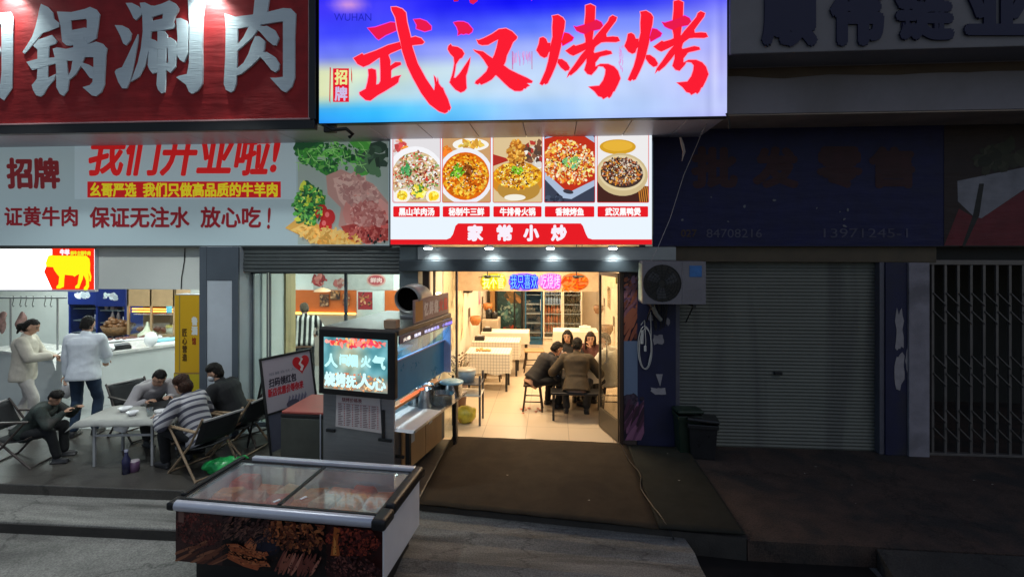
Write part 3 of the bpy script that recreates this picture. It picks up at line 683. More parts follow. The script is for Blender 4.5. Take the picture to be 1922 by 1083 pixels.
f.poly([(850, -6), (862, -6), (860, 3), (852, 4)], S(210, 25, 70)); f.poly([(880, -8), (900, -8), (896, 3), (888, 9), (882, 6)], S(225, 30, 80)); f.poly([(992, -6), (1001, -6), (998, 3)], S(190, 40, 200))
f.build('small_print', PICE, bs)

# ------------------------------------------------------------------ red board on the left
rb = thing('red_board', 'red banner board with large pale characters lit by lamps above', 'sign', (-5.5, YS, 4.1))
rl0, rl1 = -11.0, X(581, YS)
zrb = P(300, 228, YS).z
f = Pic(lambda x, y, o: Vector((x, YS-o, y)))
f.grid(rl0, zrb, rl1, 6.4, 50, 14, lambda x, y: A(.46, .022, .024))
o = f.build('banner', PICV, rb)
b = MB(); b.rbox(rl0, YS-.03, zrb-.13, X(592, YS), YS+.06, zrb-.022, .006); b.rbox(rl1+.004, YS-.03, zrb-.018, X(594, YS), YS+.06, 6.4, .006)
b.build('frame', black, rb, True)
b = MB(); b.rbox(rl0, YS-.036, zrb-.020, rl1+.02, YS-.002, zrb-.001, .003); b.rbox(rl1-.008, YS-.02, zrb+.001, rl1+.002, YS-.001, 6.4, .002); b.build('edge_strip', mat('pink_edge', A(.55, .33, .33), .4), rb, True)
GUO = [[(405,45),(470,75),(520,130),(530,190),(580,230),(575,270),(500,300),(420,325),(370,380),(330,430),(290,480),(245,528),(225,510),(265,450),(320,360),(350,270),(375,170),(390,90)],
 [(370,480),(485,450),(475,600),(470,760),(550,720),(530,780),(470,850),(430,920),(400,940),(360,930),(330,880),(315,830),(365,770),(370,680)],
 [(330,450),(380,390),(510,345),(560,405),(545,430),(480,455),(370,485)], [(265,605),(375,575),(560,560),(555,620),(470,640),(380,670),(320,685)],
 [(560,120),(690,125),(700,300),(720,440),(690,450),(650,445),(610,410),(595,260)], [(560,120),(700,125),(830,95),(880,75),(940,100),(975,150),(960,210),(850,205),(840,190),(700,205),(620,200)],
 [(850,180),(972,150),(960,260),(940,380),(860,430),(830,380),(850,280)], [(640,350),(700,300),(830,275),(900,290),(900,360),(830,375),(700,400)],
 [(525,480),(560,465),(650,480),(655,600),(665,720),(680,770),(665,880),(625,935),(590,915),(555,850),(555,700),(545,560)],
 [(520,480),(650,480),(750,460),(850,440),(940,410),(1000,430),(1045,480),(1030,560),(920,560),(810,560),(700,595),(600,590),(540,560)],
 [(915,540),(1035,520),(1020,830),(990,900),(940,938),(900,930),(810,850),(880,830),(905,800),(915,700)],
 [(720,380),(840,380),(860,440),(830,560),(790,650),(740,730),(680,780),(660,770),(700,680),(715,580),(720,480)], [(800,610),(860,630),(915,660),(910,770),(880,760),(830,690),(795,650)]]
SHUAN = [[(205,40),(270,40),(330,70),(370,110),(365,160),(310,215),(285,195),(250,120)], [(95,265),(170,268),(225,295),(262,350),(250,420),(210,470),(180,450),(150,370)],
 [(330,355),(330,420),(305,560),(275,720),(250,830),(215,905),(170,905),(130,840),(95,740),(110,715),(170,690),(220,590),(280,460)],
 [(350,40),(400,35),(470,70),(475,170),(465,330),(440,520),(400,680),(340,790),(260,840),(290,750),(330,640),(360,500),(380,330),(375,170)],
 [(440,65),(500,70),(570,50),(650,15),(710,45),(745,95),(735,130),(700,180),(690,200),(590,165),(580,150),(470,185)],
 [(585,160),(720,130),(690,230),(705,270),(690,300),(600,315),(460,330),(465,225),(580,200)],
 [(440,400),(500,415),(530,440),(525,520),(530,700),(520,745),(480,758),(445,710),(430,670),(440,550)],
 [(530,320),(600,325),(630,370),(620,480),(615,700),(610,860),(600,945),(570,958),(535,920),(520,870),(530,700)],
 [(600,430),(630,395),(660,390),(710,425),(725,470),(720,600),(710,690),(660,750),(620,720),(610,670),(640,640),(635,500),(600,490)],
 [(460,410),(540,440),(640,390),(650,480),(530,510),(450,480)], [(720,200),(770,195),(820,220),(838,260),(835,560),(800,645),(760,620),(720,560),(735,400)],
 [(835,-60),(990,-60),(1005,60),(990,200),(985,500),(990,700),(985,860),(940,930),(880,962),(850,940),(820,870),(720,795),(750,780),(830,760),(850,650),(855,300),(845,100)]]
ROU = [[(130,150),(170,160),(265,190),(262,300),(255,600),(245,860),(220,930),(190,948),(140,920),(120,860),(135,600),(140,300)],
 [(130,150),(215,185),(420,160),(560,135),(720,95),(800,100),(850,150),(845,230),(700,230),(500,260),(270,300),(200,300)],
 [(720,130),(850,150),(840,400),(840,800),(810,890),(750,948),(710,930),(590,800),(650,800),(720,790),(720,500)],
 [(440,-60),(590,-60),(565,110),(520,220),(470,310),(400,400),(310,480),(255,530),(255,470),(320,390),(370,290),(420,150)],
 [(480,280),(560,275),(640,320),(680,400),(650,470),(620,470),(560,420),(500,350),(460,310)],
 [(440,380),(480,380),(540,430),(530,520),(480,600),(400,680),(300,760),(245,780),(250,710),(320,650),(370,560),(400,470)],
 [(490,540),(560,540),(640,590),(685,660),(675,720),(640,745),(600,720),(540,640),(490,590)]]
TONG = [[(20,130),(110,125),(137,180),(125,860),(45,978),(-30,920),(-200,820),(10,820),(22,700),(20,240),(-200,240),(-200,130)], [(-160,450),(0,450),(12,500),(0,560),(-160,560)]]
st = [zt(p, 5.157, 0, 0) for p in TONG+GUO]+[zt(p, 5.415, 200, 0) for p in SHUAN]+[zt(p, 5.415, 400, 0) for p in ROU]
slab(st, YS-.004, .010, 'lettering', mat('pale_foil_letters', A(.66, .77, .82), .45, 0, .05, 2, .2, 14, stretch=(.4, 1, 5)), rb, .0005)
for k, px in enumerate((395, 20, -420)):
    q = P(px, -22, YS); fx = thing('flood_lamp', ('small flood lamp on an arm above the red board near its right end', 'small flood lamp on an arm above the middle of the red board', 'small flood lamp on an arm above the far left of the red board')[k], 'lamp', (q.x, YS-.2, q.z), 0, 'flood lamps above the red board')
    MB().rbox(q.x-.08, YS-.26, q.z-.01, q.x+.08, YS-.14, q.z+.05, .01).build('lamp_housing', black, fx, True)
    MB().rbox(q.x-.07, YS-.25, q.z-.016, q.x+.07, YS-.15, q.z-.0105, .002).build('lens', emis('lens_glow', (.9, 1, .97, 1), 30), fx, True)
    MB().tube((q.x, YS-.15, q.z+.03), (q.x, YS+.02, q.z+.25), .012).build('arm', black, fx, True)
    lamp_spot('flood_light', (q.x, YS-.14, q.z-.03), (q.x, YS+.10, q.z-.7), 75, (.88, 1, .97), 110, .9, .04)
    if k < 2:  # long arm, shade and spot added as fill for pillar, platform and road
        MB().path([(q.x+.3, YS+.02, 5.9), (q.x+.3, 5.2, 5.75), (q.x+.3, 4.62, 5.12)], .014).build('arm', black, fx, True)
        MB().lathe([(.03, .10), (.10, .05), (.13, -.03), (.12, -.03), (.001, .02)], (q.x+.3, 4.60, 5.10), 18).build('lamp_shade', black, fx, True)  # shade of the added fill spot
        lamp_spot('added_fill_spot', (q.x+.3, 4.60, 5.06), (q.x+.1, 6.2, 0), 260, (.93, 1, .98), 84, .55, .10)

# ------------------------------------------------------------------ white banner board, left
wb = thing('banner_board', 'white banner board with red lettering and a picture of raw meat', 'sign', (-5, YF-.06, ZL))
Yb = YF-.06
WBE = attr_mat('banner_print', .5, .40)  # glow put into the banner print in place of lamp light falling on it
f = Pic(pxmap(Yb), .0006)
f.grid(-380, 200, 731, 461, 60, 8, lambda x, y: S(158, 178, 184))
o = f.build('banner', WBE, wb)
MB().box(X(-380, Yb), Yb+.004, ZL-.01, X(731, Yb), Yb+.07, 4.08).build('board', grey_metal, wb, True)
f = Pic(pxmap(Yb-.0015), .0006)
f.rect(140, 255, 556, 374, S(172, 192, 200))
f.build('white_patch', WBE, wb)
f = Pic(pxmap(Yb-.0035), .0006)
red = S(222, 36, 38); dr_ = S(128, 24, 34)
f.text('我们开业啦!', 166, 243, 527, 331, red, .022, .22)
f.rect(164, 341, 527, 371, S(214, 30, 34)); f.text('幺哥严选', 169, 343, 256, 370, S(240, 225, 40), .03); f.text('我们只做高品质的牛羊肉', 268, 343, 521, 370, S(240, 225, 40), .03)
f.text('招牌', 12, 296, 113, 355, S(120, 36, 42), .035, -.05)
f.text('证黄牛肉', -46+54, 388, 146, 425, dr_, .025); f.text('保证无注水', 168, 388, 356, 428, dr_, .025); f.text('放心吃', 376, 388, 490, 428, dr_, .025); f.text('!', 501, 390, 508, 430, dr_, .02, .1); f.text('保', -42, 388, -4, 425, dr_, .025); f.text('营', -60, 296, -8, 355, S(120, 36, 42), .035)
f.build('lettering', WBE, wb)
random.seed(4)
f = Pic(pxmap(Yb-.003), .0006, rc=(533, 200, 729, 459))
f.rect(559, 200, 729, 459, S(150, 165, 160))
greens = [S(60, 130, 60), S(80, 160, 70), S(45, 100, 60), S(110, 180, 90), S(40, 85, 55)]
for k in range(16): x, y = random.uniform(560, 690), random.uniform(262, 322); f.ell(x, y, random.uniform(14, 30), random.uniform(7, 12), random.choice(greens), random.uniform(-.5, 1.6), 14, wob=.15)
f.poly([(535, 428), (560, 408), (650, 440), (700, 470), (620, 470)], S(215, 165, 80)); f.poly([(545, 432), (570, 420), (660, 455), (640, 464)], S(235, 195, 110))
f.scatter(580, 385, 26, 40, 110, greens+[S(190, 200, 70), S(215, 215, 110)], 6)
for cx, cy in ((603, 398), (617, 408), (611, 424)): f.ell(cx, cy, 12, 15, S(185, 40, 42)); f.ell(cx-3, cy-5, 4, 5, S(230, 110, 110))
f.poly([(612, 330), (640, 318), (700, 345), (729, 380), (729, 450), (680, 450), (635, 425), (640, 390), (615, 365)], S(178, 138, 130))
f.poly([(625, 335), (650, 330), (690, 350), (690, 385), (650, 392), (636, 375)], S(200, 165, 155)); f.poly([(655, 372), (700, 360), (729, 385), (729, 430), (690, 440), (650, 425)], S(205, 150, 142)); f.ell(668, 395, 24, 30, S(190, 128, 120), .3, wob=.05)
f.poly([(640, 425), (690, 415), (729, 420), (729, 452), (680, 455), (650, 445)], S(165, 66, 60)); f.scatter(700, 425, 40, 26, 60, [S(185, 90, 85), S(150, 55, 55), S(205, 140, 130)], 7)
f.scatter(705, 300, 30, 24, 30, [S(60, 85, 70), S(50, 70, 60), S(75, 110, 80)], 9)
f.scatter(672, 360, 42, 26, 260, [S(186, 146, 138), S(172, 130, 124), S(200, 166, 156), S(165, 118, 114)], 4.5, .6, jit=.05)
f.scatter(690, 405, 34, 24, 240, [S(196, 140, 132), S(178, 112, 106), S(208, 160, 152), S(168, 96, 92)], 4, .3, jit=.06)
f.scatter(690, 440, 40, 14, 200, [S(165, 66, 60), S(140, 46, 46), S(190, 100, 92)], 3.4, jit=.1)
f.scatter(625, 295, 62, 26, 200, greens, 3.2); f.scatter(582, 385, 26, 36, 160, greens+[S(190, 200, 70)], 2.6); f.scatter(620, 445, 60, 16, 120, [S(225, 180, 95), S(200, 150, 70), S(232, 192, 112)], 4, .2, 3, jit=.05)
for k in range(40): x, y = random.uniform(560, 690), random.uniform(265, 322); f.ell(x, y, 9, .8, S(140, 200, 120), random.uniform(-.5, 1.6), 6)
for k in range(9): f.ell(random.uniform(690, 726), random.uniform(440, 456), 2, 3, S(40, 40, 40))
f.build('meat_print', WBE, wb)

# ------------------------------------------------------------------ food menu lightbox
mb_ = thing('menu_lightbox', 'bright lightbox menu with five dish photographs above the restaurant door', 'sign', P(980, 459, YF-.15))
Ym = YF-.2
m0 = P(733, 459, Ym); m1 = P(1223.5, 459, Ym)
MB().box(m0.x-.004, Ym+.002, m0.z-.004, m1.x+.004, YF+.02, 4.08).build('case', mat('lightbox_case', A(.25, .25, .27), .5), mb_, True)
f = Pic(pxmap(Ym), .0006); f.grid(733, 205, 1223.5, 459, 30, 12, lambda x, y: S(236, 246, 255))
f.build('face_print', attr_emis('backlit_menu_face', 1.0, True), mb_)
RED = S(232, 30, 38)
f = Pic(pxmap(Ym-.003), .0006)
f.poly([(733, 459), (733, 449.5), (838, 449.5), (845, 447), (850, 440), (855, 424), (860, 419.5), (1090, 419.5), (1094, 424), (1100, 440), (1104, 447), (1112, 449.5), (1223.5, 449.5), (1223.5, 459)], RED)
cells = [(738, 826), (831, 920), (926, 1017), (1022.5, 1116), (1121.5, 1217)]
caps = ['黑山羊肉汤', '秘制牛三鲜', '牛排骨火锅', '香辣烤鱼', '武汉黑鸭煲']
for (a, c), t in zip(cells, caps):
    f.rrect(a, 387.5, c-.5, 407.5, 2, RED); w = len(t)*13.4; m = (a+c)/2; f.text(t, m-w/2, 390, m+w/2, 405.5, S(255, 255, 255), .035)
for ch, x in zip('家常小炒', (877, 932, 982, 1034)): f.text(ch, x, 422, x+30, 453, S(250, 240, 252), .05)
f.build('lettering', PICE, mb_)
def dish(k, f, a, c):
    y0, y1 = 225, 379.5; cx = (a+c)/2; w = c-a
    f.rc = (a, y0, c, y1)
    if k == 0:
        f.rect(a, y0, c, y1, S(228, 225, 228)); f.scatter(a+12, 275, 12, 14, 20, [S(215, 80, 80), S(235, 180, 170), S(230, 150, 60)], 4)
        f.ell(cx-2, 335, 56, 60, S(246, 246, 250)); f.ell(cx, 336, 48, 51, S(214, 190, 150))
        f.scatter(cx, 330, 44, 44, 624, [S(235, 225, 215), S(205, 60, 45), S(170, 110, 80), S(120, 160, 80), S(240, 200, 150), S(250, 250, 245), S(190, 140, 110)], 2.48)
        f.scatter(cx-18, 320, 8, 9, 22, [S(90, 170, 100), S(60, 140, 80)], 4)
        for ex, ey in ((a+17, 368), (c-12, 369)): f.ell(ex, ey, 15, 13, S(250, 245, 235)); f.ell(ex, ey-1, 10, 9, S(255, 225, 60)); f.scatter(ex, ey-1, 8, 6, 14, [S(255, 240, 110), S(240, 190, 30)], 3)
        f.scatter(cx+4, 358, 14, 12, 30, [S(240, 220, 70), S(90, 150, 60), S(250, 240, 150)], 4)
    elif k == 1:
        f.rect(a, y0, c, y1, S(205, 160, 110)); f.ell(cx+8, 272, 34, 12, S(248, 246, 240)); f.scatter(cx+8, 272, 22, 7, 40, [S(235, 200, 90), S(220, 160, 60)], 4)
        f.scatter(a+8, 285, 12, 8, 30, [S(230, 120, 40), S(245, 160, 60)], 4)
        f.ell(cx-2, 331, 52, 53, S(240, 240, 246)); f.ell(cx-2, 331, 45, 45, S(226, 108, 20)); f.scatter(cx-2, 331, 41, 41, 720, [S(246, 178, 40), S(236, 140, 24), S(214, 96, 16), S(250, 205, 80), S(190, 90, 20)], 2.48)
        f.scatter(a+26, 322, 10, 9, 30, [S(120, 190, 40), S(150, 210, 60), S(90, 165, 40)], 4); f.scatter(cx+4, 320, 9, 8, 18, [S(120, 60, 20), S(150, 80, 30)], 4)
    elif k == 2:
        f.rect(a, y0, c, y1, S(222, 196, 150)); f.scatter(c-14, 290, 22, 24, 60, [S(245, 240, 230), S(180, 60, 50), S(120, 80, 60), S(90, 70, 60)], 5); f.poly([(a, 312), (a, 290), (a+34, 300)], S(175, 50, 40))
        f.ell(cx, 338, 50, 34, S(214, 140, 40), 0, 40); f.ell(cx+2, 356, 40, 22, S(186, 140, 60)); f.ell(cx, 330, 45, 24, S(236, 170, 30)); f.scatter(cx, 330, 43, 23, 552, [S(248, 200, 50), S(240, 176, 30), S(214, 130, 24), S(180, 100, 30), S(252, 220, 110)], 2.48)
        f.ell(cx-5, 371, 20, 6, S(245, 240, 225)); f.scatter(cx-2, 290, 15, 26, 264, [S(196, 120, 40), S(226, 160, 60), S(160, 90, 30), S(240, 190, 90)], 3.10); f.scatter(cx-2, 322, 9, 6, 20, [S(150, 210, 50), S(120, 190, 40)], 4)
    elif k == 3:
        f.rect(a, y0, c, y1, S(60, 66, 84)); f.poly([(a+62, 240), (c+30, 275), (c+8, 345), (a+50, 374), (a+34, 372), (a-16, 320), (a-10, 262)], S(172, 190, 216)); f.poly([(a+60, 246), (c+20, 282), (c, 338), (a+44, 362), (a-8, 316), (a-4, 262)], S(190, 50, 30))
        f.rot = 0; f.scatter(cx-2, 305, 52, 40, 768, [S(240, 150, 60), S(246, 200, 80), S(226, 100, 36), S(252, 226, 140), S(200, 70, 30), S(250, 235, 200)], 2.48, .25); f.scatter(cx+5, 305, 16, 12, 26, [S(130, 190, 110), S(100, 180, 130), S(170, 210, 80)], 4); f.ell(a+44, 360, 10, 4, S(60, 60, 70), .2); f.scatter(a+14, 374, 20, 6, 30, [S(70, 80, 100), S(44, 50, 66)], 5)
    else:
        f.rect(a, y0, c, y1, S(238, 236, 236)); f.ell(a+38, 276, 34, 14, S(214, 160, 40)); f.ell(a+38, 274, 28, 10, S(232, 180, 60)); f.poly([(a, 340), (c, 350), (c, y1), (a, y1)], S(70, 40, 34))
        for q in range(7): f.poly([(c-20+q*4, 350), (c-18+q*4, 350), (c-14+q*4, 380), (c-16+q*4, 380)], S(205, 130, 50))
        f.ell(cx-2, 328, 49, 40, S(206, 186, 140), .1); f.ell(cx-2, 325, 44, 33, S(226, 208, 166), .1); f.ell(cx-2, 325, 40, 28, S(70, 52, 46), .1)
        f.scatter(cx-3, 322, 38, 26, 624, [S(60, 46, 46), S(90, 66, 60), S(196, 100, 50), S(150, 90, 60), S(220, 200, 180), S(216, 150, 50), S(44, 34, 40)], 2.11, .1, 2.4)
    hx_, hy_, hr_ = ((cx, 332, 40), (cx-2, 331, 38), (cx, 330, 36), (cx-2, 308, 40), (cx-3, 322, 30))[k]
    f.scatter(hx_, hy_, hr_, hr_*.7, 70, [S(255, 250, 225), S(255, 235, 180)], 1.0)
    f.scatter(hx_, hy_, hr_, hr_*.7, 90, [S(96, 44, 18), S(120, 60, 26), S(70, 34, 20)], 1.3)
for k, (a, c) in enumerate(cells):
    random.seed(30+k); f = Pic(pxmap(Ym-.003), .0006); f.rrect(a-1.2, 225, c+1.2, 381, 3, S(226, 60, 60)); f.o += .0003
    dish(k, f, a, c); f.build('dish_photo', PICE, mb_)
# spot lamps under the menu
for k, px in enumerate((804, 918, 1033, 1150)):
    q = P(px, 463, YF-.33); lb = ('leftmost of the four spot lamps', 'second spot lamp from the left', 'third spot lamp from the left', 'rightmost of the four spot lamps')[k]+' under the menu lightbox'
    t = thing('spot_lamp', lb, 'lamp', q, 0, 'spot lamps under the menu lightbox')
    MB().rbox(q.x-.055, q.y-.03, q.z-.020, q.x+.055, q.y+.03, q.z+.012, .006).build('lamp_body', white_pl, t, True)
    MB().tube((q.x, q.y+.02, q.z), (q.x, Ym+.05, q.z+.0), .010).build('arm', alu, t, True)
    MB().rbox(q.x-.05, q.y-.034, q.z-.034, q.x+.05, q.y+.024, q.z-.0205, .003).build('lens', emis('spot_lens', (.93, 1, 1, 1), 18), t, True)
    lamp_spot('spot_light', (q.x+.03, q.y+.04, q.z-.045), (q.x+.05, YF-.10, q.z-.5), 13, (.9, 1, 1), 105, 1, .03)

# ------------------------------------------------------------------ dark sign boards on the right
ds = thing('navy_board', 'unlit navy sign board with faded red characters above the shutter', 'sign', (2.8, YF-.05, ZL))
Yd = YF-.05
f = Pic(pxmap(Yd), .0006); f.grid(1226, 225, 1800, 462, 20, 6, lambda x, y: A(.0045, .0075, .070)); f.build('face', PICV, ds)
MB().box(X(1226, Yd), Yd+.004, ZL+.003, X(1800, Yd), Yd+.06, 4.15).build('board', dark_metal, ds, True)
f = Pic(pxmap(Yd-.002), .0006)
for ch, x in zip('批发零售', (1297, 1412, 1532, 1630)): f.text(ch, x, 275, x+88, 354, A(.045, .008, .014), .05)
f.text('027', 1278, 431, 1308, 445, A(.07, .04, .02), .02); f.text('84708216', 1326, 430, 1430, 446, A(.085, .085, .14), .0); f.text('13971245-1', 1546, 429, 1704, 446, A(.075, .075, .13), .0)
for k in range(10): f.ell(random.uniform(1270, 1600), random.uniform(370, 425), random.uniform(1, 3), random.uniform(1, 4), A(.16, .17, .2), random.random()*3, 7, wob=.3)
f.build('lettering', PICV, ds)
fr_ = thing('torn_poster_board', 'dark red and white sign board with a black slash above the gate', 'sign', (5.6, YF-.04, ZL))
f = Pic(pxmap(YF-.055), .0006); f.grid(1772, 225, 2150, 462, 10, 6, lambda x, y: A(.030, .016, .016))
f.poly([(1797, 340), (1905, 318), (2150, 268), (2150, 300), (1922, 356), (1842, 410), (1828, 407), (1798, 378)], A(.26, .26, .30))
f.poly([(1772, 461), (1800, 392), (1828, 408), (1842, 410), (1922, 357), (2150, 300), (2150, 461)], A(.16, .018, .028))
f.poly([(1838, 345), (1847, 345), (1838, 405), (1826, 430), (1812, 461), (1806, 461), (1826, 405)], A(.02, .02, .02))
f.scatter(1880, 300, 40, 26, 30, [A(.03, .035, .02), A(.05, .05, .03)], 12)
f.build('face', PICV, fr_); MB().box(X(1802, YF), YF-.05, ZL+.003, X(2150, YF), YF+.01, 4.15).build('board', dark_metal, fr_, True)
us = thing('wall_lettering', 'four large navy characters mounted on the pale fascia at upper right', 'sign', P(1650, 60, 5.94))
f = Pic(pxmap(5.944), .0006)
for ch, (x0, x1, y0, y1) in zip('顺伟链业', ((1428, 1534, -34, 90), (1556, 1658, -34, 88), (1677, 1790, -34, 78), (1808, 1935, -44, 68))):
    f.text(ch, x0, y0, x1, y1, A(.007, .010, .05), .05)
o = f.build('lettering', PIC, us); so = o.modifiers.new('depth', 'SOLIDIFY'); so.thickness = .02; so.offset = 1
# skewer poster on the door jamb
sp = thing('skewer_poster', 'tall strip poster of grilled skewers on the right door jamb', 'poster', P(1190, 800, YF-.01))
random.seed(12)
f = Pic(pxmap(YF-.004), .0005, rc=(1171, 512, 1209, 826)); f.rect(1171, 512, 1209, 826, S(52, 40, 56))
sk = [S(150, 82, 62), S(120, 66, 52), S(170, 96, 70), S(96, 50, 48), S(140, 90, 100)]
f.scatter(1190, 545, 20, 34, 70, [S(150, 110, 140), S(110, 80, 110), S(60, 44, 60)]+sk, 5)
for q in range(26): x, y = random.uniform(1168, 1206), random.uniform(545, 635); f.ell(x, y, 20, 3.4, random.choice(sk), -1.05+random.uniform(-.2, .2), 10, wob=.15)
f.rect(1171, 640, 1209, 748, S(108, 124, 150))
f.scatter(1190, 752, 20, 10, 40, [S(50, 40, 55), S(70, 55, 70)], 5)
for q in range(30): x, y = random.uniform(1170, 1208), random.uniform(765, 826); f.ell(x, y, 22, 3.4, random.choice([S(110, 66, 96), S(140, 90, 120), S(80, 46, 66), S(56, 36, 50)]), -1.15+random.uniform(-.2, .2), 10, wob=.15)
f.build('print', PIC, sp); MB().box(X(1171, YF), YF-.003, P(1190, 826, YF).z, X(1209, YF), YF-.001, P(1190, 512, YF).z).build('backing', paper_m, sp, True)
# ------------------------------------------------------------------ chest freezer in the foreground
FW, FD = 1.86, .90
fz = thing('chest_freezer', 'chest freezer with sliding glass lids, skewer photographs on its front and black end bumpers', 'freezer', (-3.16, 4.18, -.22), R(-4.3))
b = MB(); zb0 = .27; zt0 = .74
b.rbox(0.02, .02, zb0, .06, FD-.02, zt0, .008); b.rbox(FW-.06, .02, zb0, FW-.02, FD-.02, zt0, .008)
b.rbox(.061, .024, zb0+.002, FW-.061, .06, zt0-.002, .006); b.rbox(.061, FD-.06, zb0+.002, FW-.061, FD-.022, zt0-.002, .006); b.box(.061, .061, zb0+.004, FW-.061, FD-.061, zb0+.05)
b.build('body', white_pl, fz)
MB().rbox(.14, .10, .03, FW-.10, FD-.08, zb0-.001, .01).build('plinth', black, fz)
for (cx, cy) in ((.25, .18), (FW-.2, .18), (.25, FD-.15), (FW-.2, FD-.15)): MB().tube((cx-.012, cy, .03), (cx+.012, cy, .03), .029).build('caster', black, fz)
b = MB(); b.path([(.05, -.005, .752), (FW-.09, -.005, .752)], .042, 14); b.rbox(.05, -.03, .71, FW-.09, .045, .768, .014); b.build('front_rail', alu, fz)
b = MB(); b.rbox(.14, FD-.06, .755, FW-.06, FD+.0, .815, .008); b.build('back_rail', alu, fz)
b = MB(); b.rbox(-.022, -.045, .715, .055, .10, .785, .022, 3); b.rbox(-.012, .10, .735, .04, FD, .80, .014, 3); b.build('bumper', black, fz)
b = MB(); b.rbox(FW-.10, -.06, .70, FW+.02, .16, .792, .03, 4); b.rbox(FW-.075, .16, .715, FW+.015, FD+.01, .815, .028, 4); b.build('bumper', black, fz)
b = MB(); b.rbox(.041, .045, .768, FW-.076, .07, .782, .003); b.rbox(.041, FD-.085, .768, FW-.076, FD-.062, .786, .003); b.rbox(.041, .071, .768, .06, FD-.086, .782, .003); b.rbox(FW-.096, .071, .768, FW-.077, FD-.086, .782, .003)
b.build('lid_frame', dark_metal, fz)
fg = glass('freezer_glass', (.90, .93, .93, 1), .075, .07, .14)
for k, (a, c, z) in enumerate(((.061, .92, .772), (.935, FW-.097, .778))):
    o = MB().box(a, .072, z, c, FD-.087, z+.005).build('glass_lid', fg, fz)
    MB().rbox(c-.02 if k == 0 else a-.03, .074, z-.002, c+.014 if k == 0 else a+.005, FD-.089, z+.012, .003).build('lid_edge', dark_metal, o)
for px_, py_ in ((.87, .12), (1.06, .20)):
    MB().rbox(px_-.012, py_-.03, .784, px_+.012, py_+.03, .792, .004, M=Matrix.Translation((px_, py_, 0)) @ Matrix.Rotation(R(-25), 4, 'Z') @ Matrix.Translation((-px_, -py_, 0))).build('lid_handle', white_pl, fz)
# printed front
random.seed(21)
fo = lambda x, y, o: Vector((x, .0185-o, y))
PZ0, PZ1 = zb0+.006, zt0-.045
f = Pic(fo, .0002, rc=(.022, PZ0, FW-.022, PZ1))
f.rect(.022, PZ0, FW-.03, PZ1, S(43, 25, 22)); f.rect(.022, PZ0, .45, PZ1, S(68, 43, 41)); f.rect(.455, PZ0, 1.36, PZ1, S(29, 21, 22)); f.rect(1.365, PZ0, FW-.03, PZ1, S(54, 22, 21))
f.scatter(.24, .56, .21, .15, 420, [S(108, 49, 43), S(127, 64, 56), S(82, 33, 30), S(98, 58, 54), S(58, 25, 25)], .009, asp=1.5)
f.rrect(.05, .60, .10, .69, .01, S(127, 94, 84))
for k in range(16): x, y = random.uniform(.08, .44), random.uniform(.28, .42); f.ell(x, y, .11, .012, random.choice([S(117, 68, 49), S(88, 49, 38), S(147, 94, 68)]), .5+random.uniform(-.15, .15), 10, wob=.2)
for k in range(70): x, y = random.uniform(.47, .95), random.uniform(.50, .70); f.ell(x, y, .045, .010, random.choice([S(117, 78, 68), S(88, 58, 54), S(143, 98, 82), S(68, 43, 43)]), .65+random.uniform(-.3, .3), 9, wob=.25)
f.ell(.86, .49, .12, .085, S(25, 22, 35)); f.ell(.86, .50, .10, .06, S(38, 36, 52))
for pts in ([(.50, .47), (.60, .48), (.70, .44), (.80, .42), (.86, .44), (.88, .41), (.78, .38), (.66, .40), (.54, .42)], [(.50, .39), (.60, .38), (.72, .33), (.86, .36), (.88, .33), (.80, .31), (.78, .28), (.66, .30), (.52, .35)], [(.66, .47), (.72, .54), (.76, .50), (.74, .44)]):
    f.poly(pts, S(173, 90, 54)); f.poly([(x+.015, y-.012) for x, y in pts[:5]], S(202, 119, 78))
for k in range(70): x, y = random.uniform(.92, 1.34), random.uniform(.50, .70); f.ell(x, y, .04, .014, random.choice([S(147, 82, 49), S(117, 58, 38), S(173, 105, 62), S(84, 43, 33)]), random.uniform(0, 3), 9, wob=.3)
for k in range(13): x = .98+k*.026; f.ell(x, .37, .10, .013, random.choice([S(147, 86, 68), S(176, 113, 94), S(117, 62, 52)]), 1.15+random.uniform(-.1, .1), 10, wob=.2)
f.scatter(1.60, .60, .22, .12, 420, [S(117, 43, 33), S(88, 29, 25), S(147, 58, 38), S(62, 21, 21)], .010)
f.poly([(1.42, .47), (1.50, .47), (1.48, .60), (1.50, .68), (1.45, .70), (1.44, .60)], S(167, 88, 38)); f.poly([(1.44, .48), (1.47, .48), (1.465, .58), (1.45, .62)], S(210, 137, 68))
f.scatter(1.60, .38, .22, .10, 320, [S(88, 46, 43), S(64, 33, 33), S(117, 68, 60), S(44, 22, 25)], .010)
f.scatter(.93, .50, .9, .2, 500, [S(40, 20, 18), S(24, 14, 14), S(60, 30, 24)], .006); f.scatter(1.1, .58, .26, .11, 160, [S(170, 96, 54), S(130, 70, 44), S(90, 46, 32)], .010); f.scatter(.70, .40, .17, .06, 160, [S(170, 92, 52), S(150, 76, 44), S(196, 116, 70)], .006, asp=2.5, ang=-.2)
f.scatter(.70, .60, .23, .09, 200, [S(110, 74, 62), S(80, 52, 48), S(60, 36, 36)], .008, asp=3, ang=.7)
f.build('front_print', attr_mat('freezer_print', .4), fz, world=False)
